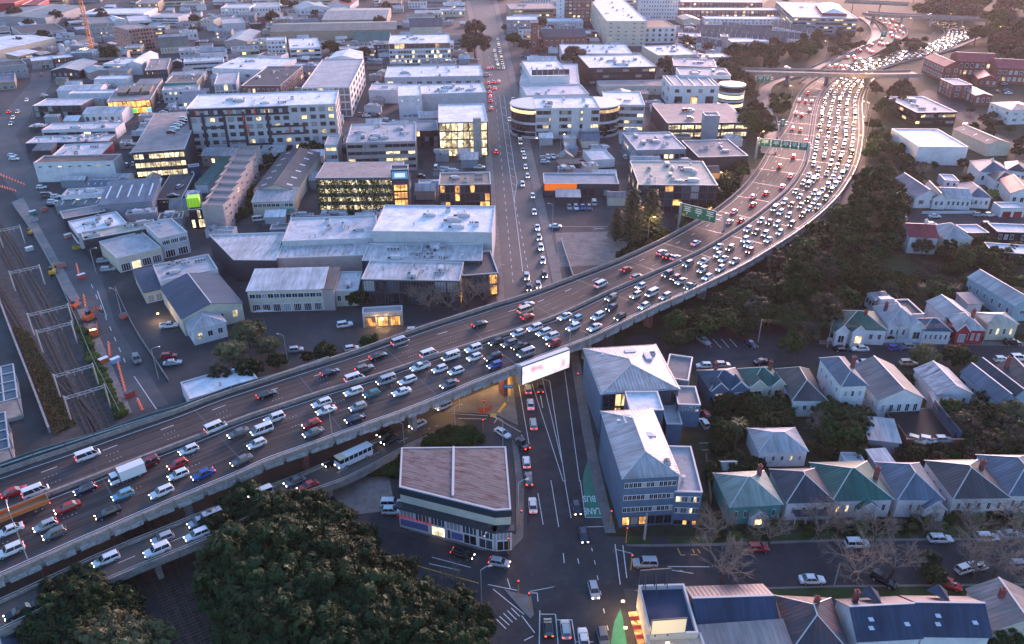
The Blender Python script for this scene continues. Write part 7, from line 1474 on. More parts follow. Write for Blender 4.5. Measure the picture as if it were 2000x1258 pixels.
def car(pos,ang,kind,colour,label,head='on',tail='off',group=None,detail=True,scale=1.0,pitch=0.0):
    secs,gh,wx,wr,lz=CARS[kind];mat=PAINT[colour]
    nm={'hatchback':'hatchback_car','sedan':'sedan_car','wagon':'station_wagon','four-wheel drive':'four_wheel_drive','van':'van','pickup':'pickup_truck'}[kind]
    cat={'van':'van','pickup':'pickup truck'}.get(kind,'car')
    if not detail:
        o=link(nm,ONE[kind,'off' if head=='off' else 'on',tail],None,pos,ang,(scale,)*3)
        o.material_slots[0].link='OBJECT';o.material_slots[0].material=mat
        return tag(o,label,cat,group)
    r=empty(nm,pos,ang,label,cat,group,(scale,)*3)
    r.rotation_euler=(0,pitch,ang)
    o=link('body',BODY[kind],r);o.material_slots[0].link='OBJECT';o.material_slots[0].material=mat
    link('windows',GLASSH[kind],r)
    for s in(-1,1):
        for x in wx:wheel(r,(x,s*.82,wr),(wr,.24,wr))
        link('headlight',LAMPS[head],r,(secs[-1][0]-.02,s*.54,lz),s*-.25)
        link('taillight',TAILS[tail],r,(secs[0][0]+.02,s*.58,lz+.16),s*.2)
    return r
MEDA=np.array([(m.x,m.y)for m in MED])
def mw_place(t,p,carriage):
    z=8.0
    for _ in range(4):
        w=P(t,p,z+.55);i=int(((MEDA-np.array((w.x,w.y)))**2).sum(1).argmin());z=MED[i].z
    w=P(t,p,z+.55);w.z=z+.0;off=(w-MED[i]).dot(NOR[i]);return w,i,off
MW_CARS=[  # towards the camera: headlights
 (3,80,545,'four-wheel drive','white'),(3,75,385,'sedan','white'),(3,350,350,'hatchback','silver'),(3,420,410,'hatchback','grey'),(3,520,210,'sedan','red'),(3,830,250,'sedan','black'),(3,655,72,'hatchback','navy'),(3,945,112,'hatchback','light blue'),(3,1240,92,'wagon','white'),
 (2,1135,1122,'four-wheel drive','dark red'),(2,1365,1128,'hatchback','red'),(2,1370,1208,'hatchback','white'),(2,1450,1018,'hatchback','white'),(2,1560,1205,'sedan','blue'),
 (12,258,888,'sedan','grey'),(12,440,870,'van','white'),(12,535,778,'four-wheel drive','white'),(12,400,972,'hatchback','white'),(12,283,1098,'sedan','grey'),(12,818,818,'hatchback','red'),(12,835,885,'sedan','grey'),(12,897,660,'wagon','white'),(12,932,714,'sedan','white'),(12,1142,572,'wagon','white'),(12,1282,588,'hatchback','teal'),(12,1177,688,'hatchback','silver'),(12,1155,778,'sedan','navy'),(12,1392,488,'van','silver'),(12,1512,572,'sedan','white'),(12,1555,486,'wagon','white'),
 (22,82,382,'pickup','white'),(22,232,397,'hatchback','white'),(22,357,413,'hatchback','white'),(22,317,305,'van','white'),(22,305,512,'sedan','grey'),(22,490,245,'four-wheel drive','white'),(22,499,308,'hatchback','white'),(22,642,312,'four-wheel drive','black'),(22,655,367,'hatchback','blue'),(22,665,192,'hatchback','black'),(22,767,202,'wagon','grey'),(22,850,224,'pickup','black'),(22,895,280,'van','silver'),(22,832,122,'hatchback','white'),(22,960,85,'four-wheel drive','white'),(22,1030,117,'wagon','white'),(22,1087,148,'wagon','white'),(22,1107,197,'hatchback','red'),(22,1257,76,'wagon','white'),(22,1420,77,'sedan','white'),(21,1190,1212,'sedan','white'),(21,1282,1230,'hatchback','light blue'),(21,1445,1214,'four-wheel drive','white'),(21,1550,1068,'wagon','grey'),(21,1552,1146,'hatchback','navy'),
 (31,45,1216,'hatchback','black'),(31,228,1132,'hatchback','white'),(31,165,1048,'wagon','cream'),(31,288,1035,'van','white'),(31,392,1057,'wagon','silver'),(31,203,980,'hatchback','white'),(31,407,890,'four-wheel drive','navy'),(31,470,915,'hatchback','dark red'),(31,512,942,'sedan','silver'),(31,582,982,'pickup','teal'),(31,565,812,'four-wheel drive','grey'),(31,685,792,'pickup','white'),(31,677,857,'four-wheel drive','silver'),(31,715,910,'hatchback','white'),(31,815,842,'hatchback','white'),(31,925,785,'sedan','silver'),(31,837,771,'sedan','white'),(31,796,740,'hatchback','white'),(31,802,676,'sedan','white'),(31,890,686,'wagon','tan'),(31,1002,622,'wagon','white'),(31,1028,660,'pickup','white'),(31,1040,706,'hatchback','red'),(31,1182,622,'sedan','white'),(31,1157,577,'wagon','silver'),(31,1090,561,'sedan','black'),(31,1025,541,'wagon','white'),(31,1250,502,'wagon','white'),(31,1190,486,'sedan','navy'),(31,1127,476,'hatchback','white'),(31,1360,502,'wagon','navy'),(31,1270,566,'hatchback','white'),(31,1445,431,'hatchback','black'),(31,1340,436,'hatchback','white'),(31,1277,411,'wagon','white'),(31,1230,385,'van','white'),(31,1307,330,'wagon','white'),(31,1360,355,'hatchback','black'),(31,1430,361,'hatchback','silver'),(31,1495,386,'hatchback','white'),(31,1425,290,'sedan','white'),(31,1485,315,'hatchback','black'),(31,1535,331,'sedan','white'),(31,1392,250,'sedan','silver'),(31,1450,186,'hatchback','white'),(31,1490,205,'van','white'),(31,1535,260,'wagon','cream'),(31,1492,130,'hatchback','white'),(31,1530,42,'hatchback','white'),(31,1556,142,'hatchback','white')]
MW_AWAY=[(31,1270,58,'hatchback','black'),(31,1350,132,'hatchback','white'),(31,1290,212,'wagon','white'),(31,1165,266,'hatchback','red'),(31,1065,290,'hatchback','white'),(31,1065,352,'wagon','black'),(31,920,405,'hatchback','white'),(31,885,485,'wagon','silver'),(31,975,475,'hatchback','black'),(31,625,647,'sedan','white'),(31,365,720,'wagon','silver'),(31,410,750,'hatchback','black'),(31,468,760,'sedan','silver'),(31,95,850,'hatchback','red'),(31,172,907,'wagon','grey'),
 (21,1470,968,'van','white'),(21,905,1122,'sedan','silver'),(21,890,1165,'van','cream'),(21,905,1213,'hatchback','red'),(22,540,52,'sedan','black'),(22,150,285,'van','white'),(12,1332,297,'sedan','black'),(12,1228,392,'wagon','grey'),(12,1150,472,'van','white'),(12,962,422,'sedan','navy'),(12,475,592,'sedan','black'),(12,85,848,'van','white'),(12,1500,190,'van','silver'),(2,675,1062,'van','white'),(3,110,90,'sedan','red'),(3,275,90,'van','white'),
 (30,1485,715,'hatchback','red'),(30,1418,770,'hatchback','white'),(30,1467,778,'sedan','red'),(30,1515,778,'hatchback','white'),(30,1498,845,'hatchback','silver'),(30,1395,868,'hatchback','white'),(30,1438,883,'hatchback','dark red'),(30,1368,985,'hatchback','white'),(30,1428,995,'hatchback','cream'),(30,1470,1080,'hatchback','white'),(30,1375,1200,'wagon','red')]
placed=[]
for lst,sgn in((MW_CARS,-1),(MW_AWAY,1)):
    rows={}
    for t,x,y,kind,colr in lst:
        w,i,off=mw_place(t,(x,y),sgn)
        L_=lanes_r(i)if sgn<0 else lanes_l(i);ln=int(np.argmin([abs(off-q)for q in L_]));rows.setdefault(ln,[]).append((i,off,kind,colr,w))
    for ln,row in rows.items():
        row.sort(key=lambda q:q[0])
        for n,(i,off,kind,colr,w)in enumerate(row):
            a=math.atan2(TAN[i].y,TAN[i].x)+(math.pi if sgn<0 else 0)+random.uniform(-.02,.02)
            lane=('the lane beside the median','the second lane from the median','the third lane from the median','the outer parapet lane')[ln]
            if sgn<0:lab='%s %s, headlights on, %s along the jam in %s'%(colr,kind,ordn(n),lane)
            else:lab='%s %s, tail lights red, %s departing in %s'%(colr,kind,ordn(n),lane)
            far=w.y>330
            car(w,a,kind,colr,lab,head=('warm' if(i*7+n)%6==0 else 'on')if sgn<0 else 'off',tail='off' if sgn<0 and(n%4)else 'on',group='cars on the motorway',detail=not far,scale=1.0 if not far else 1.06)
            placed.append((w.x,w.y))
# the dense jam farther up the motorway: one label per look, shared by cars nothing tells apart
i0=int(((MEDA-np.array(P(T,(1500,405),3.0).xy))**2).sum(1).argmin())
def proj(w):
    dy,dz_=w.y,w.z-CAM_H;dep=dy*CP-dz_*SP;return 1000+F_PX*w.x/dep,629-F_PX*(dy*SP+dz_*CP)/dep
rj=random.Random(5);cols=['white']*7+['silver']*5+['grey']*4+['black']*4+['red','navy','blue','dark red']
n_far=0
for k in range(5):
    i=i0-2+k*0.7;nn_=0
    while i<NS-2:
        i+=rj.uniform(2.5,4.8)
        if i>=NS-2:break
        ii=int(i);off=1.9+(WR[ii]-4.2)*(k+.5)/5.0+rj.uniform(-.55,.55);w=mw(i,off)
        if proj(w)[0]<1585 and proj(w)[1]>318:continue
        if min([9]+[math.hypot(w.x-q[0],w.y-q[1])for q in placed])<4.6:continue
        colr=rj.choice(cols);kind=rj.choice(['hatchback']*4+['sedan']*3+['wagon']*2+['four-wheel drive']*2+['van']);nn_+=1
        car(w,math.atan2(TAN[ii].y,TAN[ii].x)+math.pi+rj.uniform(-.03,.03),kind,colr,'small %s %s, %s up file %s of the packed jam below the overbridge'%(colr,kind,ordn(nn_-1),('one','two','three','four','five')[k]),'on','off','cars packed below the overbridge',w.y<300,1.06);n_far+=1
def ribbon_cars(L_,offs,step,flip,head,tail,phrase,lim=999,jit=.6):
    n=0;global n_far
    for ko,off in enumerate(offs):
        nk=0;acc=rj.uniform(0,step)
        for i in range(len(L_)-1):
            d=L_[i+1]-L_[i];l=d.length
            while acc<l and n<lim:
                u=L_[i]+d*(acc/l);dn=d.normalized();nn=Vector((dn.y,-dn.x,0));w=u+nn*(off+rj.uniform(-jit,jit))+Vector((0,0,.02))
                colr=rj.choice(cols);kind=rj.choice(['hatchback']*4+['sedan']*3+['wagon']*2+['van']);a=math.atan2(dn.y,dn.x)+(math.pi if flip else 0)
                nk+=1;car(w,a,kind,colr,'tiny %s %s %s, %s in file %s'%(colr,kind,phrase,ordn(nk-1),('one','two','three','four','five','six')[ko]),head,tail,'cars '+phrase,False,1.1);n+=1;n_far+=1
                acc+=step*rj.uniform(.8,1.35)
            acc-=l
ribbon_cars(R_FARR,(-8.5,-5,-1.6,1.8,5.2,8.6),12.5,True,'on','off','lit in the far packed bend')
ribbon_cars(R_FARL,(-5,-1.7,1.7,5),36,False,'off','on','showing red lights on the far carriageway')
# ------------------------------------------------------------------ vehicles on the streets
def face_dir(t,p,q):d=P(t,q,0)-P(t,p,0);return math.atan2(d.y,d.x)
def street_car(t,p,ang,kind,colr,label,head='off',tail='off',z=0.035,group=None,scale=1.0,lift=.55):
    w=P(t,p,z+lift);w.z=z;return car(w,ang,kind,colr,label,head,tail,group,w.y<300,scale)
UP=face_dir(T,(1010,560),(985,300));DN=UP+math.pi
UPL=face_dir(T,(1060,940),(1040,760));DNL=UPL+math.pi
for n,(x,y,kind,colr)in enumerate([(890,65,'hatchback','white'),(905,135,'hatchback','white'),(867,197,'wagon','white'),(945,287,'hatchback','white'),(957,412,'hatchback','white'),(980,529,'sedan','white'),(993,607,'hatchback','silver'),(1007,682,'wagon','white'),(1022,782,'hatchback','white'),(1035,892,'hatchback','navy'),(897,907,'wagon','silver'),(915,992,'hatchback','navy'),(987,972,'hatchback','silver')]):
    street_car(21,(x,y),DN,kind,colr,'%s %s, headlights on, %s in the queue down the long street'%(colr,kind,ordn(n)),'warm' if n>9 else 'on',group='cars queueing down the long street',scale=1.06)
for n,(x,y)in enumerate([(767,920),(880,1205),(868,1155),(850,1095),(845,1052),(835,1010),(829,975),(820,938),(815,905),(810,870),(805,835),(800,800),(793,765),(680,520),(720,520),(675,490),(712,487),(667,457),(706,456),(660,428),(700,425),(650,392),(693,394),(687,364),(681,334),(676,304)]):
    kind=['hatchback','wagon','sedan','van','hatchback'][n%5];colr=['white','white','silver','white','navy','white','grey'][n%7]
    street_car(20,(x,y),DN,kind,colr,'distant %s %s, lights on, %s on the far stretch of the long street'%(colr,kind,ordn(n)),'on',group='far cars on the long street',scale=1.12)
for n,(x,y)in enumerate([(607,637),(645,632),(684,627),(612,672),(655,680),(615,710),(620,742),(622,775),(628,832),(665,1165),(605,520),(635,520)]):
    kind=['hatchback','sedan','wagon'][n%3];colr=['silver','red','white','grey'][n%4]
    street_car(20,(x,y),UP,kind,colr,'%s %s with red tail lights, %s in the line leaving up the long street'%(colr,kind,ordn(n)),'off','on',group='cars leaving up the long street',scale=1.1)
street_car(20,(590,577),0.0,'van','white','white van turning across the far crossing of the long street')
LOW=[(22,910,552,UPL,'hatchback','silver'),(22,1003,547,UPL,'hatchback','black'),(22,928,667,UPL,'sedan','white'),(22,950,818,UPL,'wagon','silver'),(22,897,1112,UPL,'hatchback','white'),(22,915,1240,UPL,'wagon','grey'),(23,945,192,UPL,'sedan','white')]
for n,(t,x,y,a,kind,colr)in enumerate(LOW):
    street_car(t,(x,y),a,kind,colr,'%s %s, tail lights on, %s from the billboard in the lower street queue'%(colr,kind,ordn(n)),'off','on',group='cars queueing to the viaduct underpass')
street_car(22,(715,887),face_dir(22,(660,850),(770,920)),'sedan','white','white sedan turning off the ramp past the painted island')
street_car(22,(862,972),face_dir(22,(810,920),(910,1020))+math.pi,'pickup','black','black pickup with tail lights angled into the lower street queue','off','on')
for t,x,y,lab,hd in((23,1282,215,'navy hatchback driving beside the green bus lane lettering','warm'),(23,1335,425,'navy hatchback entering the crossing past the bus lane end','on'),(23,1415,845,'silver hatchback with bright headlights crossing the middle of the junction','on'),(23,1485,1205,'grey hatchback leaving the bottom of the junction beside the lower green lane','off')):
    street_car(t,(x,y),DNL+.05,'hatchback',lab.split()[0],lab,hd)
street_car(23,(1065,1135),UPL,'hatchback','black','black hatchback with tail lights waiting at the stop line','off','on')
street_car(23,(1197,1145),UPL,'hatchback','silver','silver hatchback with tail lights waiting at the stop line','off','on')
street_car(23,(1335,1218),UPL,'sedan','white','white sedan waiting in the farthest-out queue lane of the junction','off','on')
sa=face_dir(23,(170,520),(600,640))
street_car(23,(408,567),sa,'wagon','black','black wagon with tail lights on the side street by the corner shop','on','on')
street_car(23,(690,632),sa+.12,'hatchback','silver','silver hatchback turning out of the side street, headlights on the junction','warm','on')
def ramp_car(t,p,kind,colr,label,head='on',flip=False):
    z=3.0;A=np.array([((a.x+b.x)/2,(a.y+b.y)/2)for a,b in zip(RL,RR)])
    for _ in range(4):
        w=P(t,p,z+.55);i=int(((A-np.array((w.x,w.y)))**2).sum(1).argmin());z=RL[i].z
    w=P(t,p,z+.55);w.z=z+.02;j=min(n_-1,i+1);d=RL[j]-RL[j-1];a=math.atan2(d.y,d.x);sl=math.asin(max(-.3,min(.3,d.z/max(.1,d.length))))
    return car(w,a,kind,colr,label,head,'off','cars on the ramp bridge',pitch=-sl)
for t,x,y,kind,colr,lab in((22,258,682,'wagon','white','white wagon entering the ramp beside the painted island'),(22,62,822,'sedan','white','white sedan starting up the ramp beside the hedge'),(12,1380,892,'hatchback','black','black hatchback on the ramp tucked against the viaduct beams'),(12,1420,945,'sedan','black','black sedan on the ramp beside the hedge rail'),(12,980,1112,'sedan','black','black sedan on the ramp just ahead of the cream bus'),(13,690,12,'sedan','grey','grey sedan on the ramp beside the red one'),(13,790,45,'sedan','red','red sedan on the ramp above the dense trees'),(13,430,112,'van','white','white van on the ramp half behind the trees'),(13,40,290,'van','silver','silver van on the ramp at the tree edge'),(3,1525,322,'hatchback','silver','silver hatchback on the ramp near the van'),(3,1510,420,'wagon','white','white wagon on the outer side of the ramp'),(3,1250,447,'hatchback','silver','silver hatchback on the ramp beside a white four-wheel drive'),(3,1207,542,'four-wheel drive','white','white four-wheel drive on the ramp over the dark rail cutting'),(3,815,612,'wagon','white','white wagon on the ramp behind the small tree clump'),(3,150,1008,'sedan','black','black sedan low on the ramp beyond the tree clump')):
    ramp_car(t,(x,y),kind,colr,lab)
# parked cars:  tile, x, y, heading in degrees (0 = east), kind, colour, where
PARK=[(21,295,82,0,'wagon','white','parked behind the rust-roofed glass building'),(21,335,97,0,'hatchback','white','parked second behind the rust-roofed glass building'),(21,537,67,0,'pickup','white','parked behind the rust-roofed building near the long street'),(21,90,135,0,'hatchback','black','parked beside the vine-covered garage'),
 (21,1040,25,5,'wagon','white','parked in the lot beside the long street'),(21,1330,43,10,'hatchback','grey','parked by the small white cabin, grey'),(21,1318,20,10,'hatchback','red','parked by the small white cabin, red'),(21,1415,340,90,'van','white','parked in front of the orange-fronted garage'),(21,1120,519,2,'sedan','white','waiting to turn into the long street'),
 (20,1030,1213,12,'wagon','silver','parked in the lot under the tall lamp'),(20,1310,1178,8,'hatchback','red','parked above the small white cabin'),(20,1220,1050,0,'sedan','white','parked before the round-ended office'),(20,1330,1052,0,'sedan','white','parked second before the round-ended office'),(20,345,462,10,'sedan','white','parked below the big street tree'),(20,455,450,10,'sedan','white','parked second below the big street tree'),(20,505,460,10,'wagon','silver','parked third below the big street tree'),(20,870,437,5,'hatchback','blue','parked below the brick church'),(20,940,432,5,'hatchback','navy','parked second below the brick church'),
 (11,415,468,20,'van','white','parked in front of the long skylit workshop'),(11,470,48,10,'four-wheel drive','white','parked behind the stepped terrace row'),
 (12,1075,60,20,'four-wheel drive','white','parked on the sloping street beside the lit garage'),(12,700,250,15,'hatchback','silver','climbing the small street behind the viaduct hedge'),(12,1128,240,20,'hatchback','white','parked behind the viaduct parapet bushes'),(22,30,100,12,'hatchback','white','parked behind the far parapet near the lit garage'),
 (2,1300,65,12,'pickup','white','parked in the dark yard beside the blue bay'),(2,1295,298,14,'hatchback','red','parked in the yard behind the lane wall'),(2,1325,350,14,'sedan','silver','parked next to the red one in the yard'),(2,1050,325,-58,'four-wheel drive','grey','driving down the lane past the traffic cones'),
 (1,790,785,20,'hatchback','silver','parked beside the low flat-roofed workshop'),(1,830,850,12,'wagon','silver','parked at the kerb below the workshop'),(1,1080,780,12,'pickup','blue','parked in front of the open workshop'),(1,1375,700,15,'hatchback','red','parked under the lit wall lamp'),(1,360,285,10,'van','grey','parked by the white warehouse wall'),(1,430,292,10,'hatchback','white','parked next to the grey van'),(1,405,330,10,'hatchback','white','parked below the white warehouse corner'),(1,400,355,10,'hatchback','black','parked lowest below the warehouse corner'),(1,320,220,10,'hatchback','white','parked against the white warehouse'),(1,1380,215,80,'hatchback','silver','on the dark roof deck ramp'),(1,1330,285,8,'sedan','black','on the dark roof deck'),
 (0,1255,862,8,'sedan','white','on the lane behind the roof car park'),(0,1300,833,8,'hatchback','white','second on the lane behind the roof car park'),(0,1395,797,30,'hatchback','white','standing in the lot before the teal-banded shop'),(0,1225,770,40,'hatchback','silver','parked beside the lit yellow store'),(0,1205,790,40,'hatchback','white','parked second beside the lit yellow store'),(0,95,1195,0,'hatchback','white','parked at the navy-walled shop'),(0,110,1220,0,'wagon','white','parked second at the navy-walled shop'),(0,340,735,15,'hatchback','white','parked at the corner of the western road'),(0,220,545,-40,'hatchback','red','braking at the far western junction'),
 (0,320,575,-60,'hatchback','orange','at the far western junction'),(0,205,770,-70,'hatchback','white','on the western road, headlights on'),(0,135,860,-70,'hatchback','silver','second on the western road, headlights on'),(0,100,905,-70,'hatchback','white','third on the western road, headlights on'),(0,85,950,-70,'sedan','silver','fourth on the western road, headlights on'),(0,70,860,110,'hatchback','red','climbing the western road'),
 (10,775,535,5,'hatchback','white','in the lane beside the long pale hall'),(10,1270,458,5,'hatchback','white','parked behind the pale hall'),(10,1265,480,5,'sedan','silver','parked second behind the pale hall'),(10,1258,503,5,'hatchback','grey','parked third behind the pale hall'),(10,1410,437,5,'sedan','white','parked alone in the lot behind the striped office'),(10,1240,890,0,'sedan','white','parked in the plant yard'),(10,790,460,5,'hatchback','blue','parked at the end of the lane'),
 (30,545,846,5,'hatchback','red','on the roof car park, red'),(30,585,847,5,'hatchback','white','on the roof car park beside the red one'),(30,580,908,5,'hatchback','silver','on the roof car park near the stair tower'),(30,318,915,40,'hatchback','silver','parked below the garage ramp'),(30,325,940,40,'hatchback','white','parked second below the garage ramp'),(30,1325,523,3,'hatchback','white','crossing the nearer overbridge'),
 (40,1420,645,5,'hatchback','silver','parked behind the school gatehouse'),(40,1365,705,30,'hatchback','red','parked in the school yard'),(40,1445,695,5,'sedan','blue','parked in the school yard, blue'),(40,1455,716,5,'sedan','white','parked in the school yard, white'),(40,1130,962,-25,'hatchback','black','driving past the dark glass office'),(40,855,115,3,'sedan','white','crossing the farther overbridge'),
 (41,885,442,0,'sedan','white','parked before the weatherboard cottages, alone'),(41,1220,433,0,'hatchback','silver','parked at the upper street kerb'),(41,1305,432,0,'hatchback','white','parked at the upper street kerb'),(41,640,418,80,'hatchback','white','parked by the dead end, farther one'),(41,650,457,80,'hatchback','white','parked by the dead end, nearer one'),(41,865,505,0,'hatchback','white','parked behind the red-roofed cottage'),(41,1290,502,0,'hatchback','black','parked by the dark flat-roofed sheds'),
 (42,172,243,0,'sedan','black','parked before the green-gabled villa'),(42,313,242,180,'sedan','white','parked before the green-gabled villa corner'),(42,580,237,0,'hatchback','blue','parked before the white villa'),(42,695,225,0,'hatchback','silver','parked before the blue-roofed villa'),(42,350,350,0,'sedan','white','parked behind the tall white house'),(42,685,350,0,'wagon','cream','parked beside the round street tree'),(42,1480,198,0,'four-wheel drive','black','parked by the red villa street end'),(42,1400,325,0,'hatchback','white','parked behind the grey-roofed villa'),(42,1530,315,0,'four-wheel drive','white','parked at the terrace street end'),(42,1210,645,120,'hatchback','silver','parked between the rusty cottage and the pale blue one'),
 (42,745,942,-30,'hatchback','cream','on the black deck, beside the building end'),(42,835,945,-20,'hatchback','white','in the middle of the black deck behind the brick wall'),(42,950,940,0,'hatchback','silver','on the black deck behind the brick wall'),(42,425,1005,0,'hatchback','grey','under the carport roof'),
 (32,685,180,-60,'wagon','silver','parked nose in at the dark lot'),(32,1050,210,-60,'hatchback','navy','parked by the tall pole'),(32,688,372,180,'hatchback','white','parked behind the blue twin-gabled villa'),(32,830,365,0,'hatchback','silver','parked next to a white one behind the twin-gabled villa'),(32,1130,342,20,'sedan','navy','driving along the terrace street'),(32,690,815,100,'hatchback','white','under the overhanging blue office bay'),(32,700,750,100,'hatchback','red','in the drive beside the blue offices'),
 (33,1100,520,0,'hatchback','red','parked under the bare street tree'),(33,1515,765,0,'sedan','white','parked on the near kerb of the cross street'),(33,235,640,180,'four-wheel drive','silver','waiting at the cross street lights'),
 (43,290,492,0,'four-wheel drive','white','parked under the leaning bare tree'),(43,930,452,0,'wagon','white','parked before the arched-porch house'),(43,1290,440,0,'wagon','white','parked before the dark-roofed house'),(43,1465,420,0,'sedan','silver','parked before the dark-roofed house'),(43,495,770,-45,'four-wheel drive','black','on the driveway beside the slate-roofed terrace'),(43,1000,800,-30,'hatchback','red','nosed into the hedge by the slate terrace'),(43,1545,650,0,'hatchback','silver','parked at the far end of the cross street'),(43,1120,680,20,'hatchback','white','half hidden under the bare trees'),(43,1205,665,10,'hatchback','white','beside another half hidden under the bare trees'),
 (13,1435,182,0,'four-wheel drive','white','parked beside the rust-roofed corner shop, farther'),(13,1435,235,0,'hatchback','white','parked beside the rust-roofed corner shop, nearer')]
PARK+=[(0,x,y,12,k,c,'on the roof-top car park, %s in its row'%ordn(i))for i,(x,y,k,c)in enumerate(((1410,912,'hatchback','white'),(1402,932,'sedan','dark red'),(1385,952,'hatchback','silver'),(1365,965,'hatchback','white'),(1340,990,'wagon','white'),(1312,1015,'hatchback','dark red')))]+[(0,1000,1113,5,'sedan','navy','alone at the edge of the roof-top car park')]
ROOFZ={(0,1410):13,(0,1402):13,(0,1385):13,(0,1365):13,(0,1340):13,(0,1312):13,(0,1000):13,(1,1380):3.6,(1,1330):3.6,(30,545):9.05,(30,585):9.05,(30,580):9.05,(30,1325):8.02,(40,855):9.02,(42,745):2.05,(42,835):2.05,(42,950):2.05}
for t,x,y,deg,kind,colr,where in PARK:
    on='headlights on' in where
    street_car(t,(x,y),math.radians(deg),kind,colr,'%s %s %s'%(colr,kind,where),'warm' if on else 'off','on' if 'brak' in where or 'climbing the w' in where else 'off',z=ROOFZ.get((t,x),.03),scale=1.04,lift=.5)
# ------------------------------------------------------------------ bus and trucks
def long_vehicle(kind,w,a,label):
    if kind=='bus':
        r=empty('bus',w,a,label,'bus')
        b=MB();loft(b,[(-4.6,1.0,.45,1.7),(-4.5,1.15,.4,1.75),(4.0,1.15,.4,1.75),(4.6,1.05,.4,1.6)]);b.box((-.1,0,2.9),(9.0,2.2,.16));b.box((-.1,0,1.72),(9.1,2.3,.12));b.build('body',PAINT['white'],r)
        MB().box((-.1,0,2.3),(8.9,2.18,1.1)).build('windows',CGLASS,r);MB().box((3.7,0,2.92),(1.8,2.26,.26)).build('cab_roof',PAINT['cream'],r)
        for x in np.linspace(-4.2,3.4,7):MB().box((x,0,2.3),(.14,2.26,1.16)).build('window_pillar',PAINT['white'],r)
        for s in(-1,1):
            for x in(-2.8,2.9):wheel(r,(x,s*1.02,.48),(.48,.3,.48))
            link('headlight',LAMPS['warm'],r,(4.58,s*.75,.85));link('taillight',TAILS['off'],r,(-4.6,s*.8,1.1))
    elif kind=='box':
        r=empty('box_truck',w,a,label,'truck')
        b=MB();loft(b,[(1.6,.98,.55,1.5),(1.8,1.0,.5,1.55),(3.0,1.0,.5,1.5),(3.3,.9,.55,1.2)]);b.box((2.3,0,2.32),(1.3,1.8,.1));b.build('cab',PAINT['white'],r)
        g_=MB();house(g_,1.65,3.15,1.5,.92,1.7,2.85,2.3,.85,0);g_.build('windows',CGLASS,r)
        MB().box((-1.1,0,1.85),(5.0,2.2,2.3)).build('cargo_box',PAINT['white'],r);MB().box((-3.62,0,1.85),(.04,2.0,2.1)).build('rear_door',PAINT['teal'],r)
        MB().box((-3.0,-1.11,1.5),(1.0,.03,1.4)).build('side_panel',PAINT['blue'],r);MB().box((-2.0,-1.11,1.3),(.9,.03,.9)).build('side_panel',plain('sticker_green',(.12,.42,.16)),r)
        for s in(-1,1):
            for x in(-2.2,2.3):wheel(r,(x,s*.9,.42),(.42,.3,.42))
            link('headlight',LAMPS['on'],r,(3.26,s*.65,.85));link('taillight',TAILS['on'],r,(-3.6,s*.8,.75))
    else:
        r=empty('flatbed_truck',w,a,label,'truck')
        b=MB();loft(b,[(3.6,1.05,.55,1.6),(3.8,1.1,.5,1.65),(5.2,1.1,.5,1.6),(5.5,1.0,.55,1.3)]);b.box((4.4,0,2.5),(1.5,2.0,.12));b.build('cab',PAINT['red'],r)
        g_=MB();house(g_,3.65,5.3,1.6,1.0,3.7,5.0,2.45,.92,0);g_.build('windows',CGLASS,r)
        MB().box((-1.0,0,1.15),(8.8,2.35,.2)).build('bed',PAINT['tan'],r)
        for s in(-1,1):MB().box((-1.0,s*1.15,1.6),(8.8,.08,.75)).build('side_board',PAINT['orange'],r)
        MB().box((-5.4,0,1.6),(.1,2.3,.75)).build('tail_board',PAINT['tan'],r);MB().box((3.35,0,1.9),(.1,2.3,1.4)).build('head_board',PAINT['tan'],r)
        for s in(-1,1):
            for x in(-4.0,-2.8,4.2):wheel(r,(x,s*1.0,.46),(.46,.3,.46))
            link('headlight',LAMPS['on'],r,(5.45,s*.7,.85));link('taillight',TAILS['on'],r,(-5.45,s*.9,.95))
    return r
w,i,off=mw_place(2,(975,1225),-1);long_vehicle('box',w,math.atan2(TAN[i].y,TAN[i].x)+math.pi,'white box truck with blue and green panels in the viaduct jam')
w,i,off=mw_place(3,(140,262),-1);long_vehicle('flat',w,math.atan2(TAN[i].y,TAN[i].x)+math.pi,'long flatbed truck with tan and orange sides at the viaduct edge')
z=2.9;w=P(12,(1140,1085),z+.9);i=min(range(n_),key=lambda q:((RL[q]+RR[q])/2-w).length);d=RL[i+1]-RL[i];w.z=RL[i].z+.03
b_=long_vehicle('bus',w,math.atan2(d.y,d.x),'cream and white bus on the ramp bridge under the viaduct');b_.rotation_euler=(0,-math.asin(d.z/d.length),math.atan2(d.y,d.x))
# ------------------------------------------------------------------ the closely built yards west and north: small sheds, annexes and parked cars in the gaps
FOOT=[]
for lab,(r,q,H)in BL.items():
    a=r.rotation_euler.z;c_,s_=math.cos(a),math.sin(a);FOOT.append([(r.location.x+p.x*c_-p.y*s_,r.location.y+p.x*s_+p.y*c_)for p in q])
BC=[(sum(p[0]for p in f)/len(f),sum(p[1]for p in f)/len(f),max(math.hypot(p[0]-f[0][0],p[1]-f[0][1])for p in f)*.75)for f in FOOT];ANG=[r.rotation_euler.z for r,q,H in BL.values()]
ROADP=[[(v.co.x,v.co.y)for v in o.data.vertices][:len(o.data.vertices)]for o in scene.objects if o.type=='MESH' and o.parent is None and o.name.startswith(('street_','path_','ground_railway','ground_lot'))]
LONGP=[[(P(T,p,0).x,P(T,p,0).y)for p in((905,0),(928,102),(945,318),(965,590),(1105,590),(1048,318),(998,102),(975,0))]]
def inside(p,poly):
    x,y=p;k=False
    for i in range(len(poly)):
        (x1,y1),(x2,y2)=poly[i],poly[i-1]
        if(y1>y)!=(y2>y)and x<(x2-x1)*(y-y1)/(y2-y1)+x1:k=not k
    return k
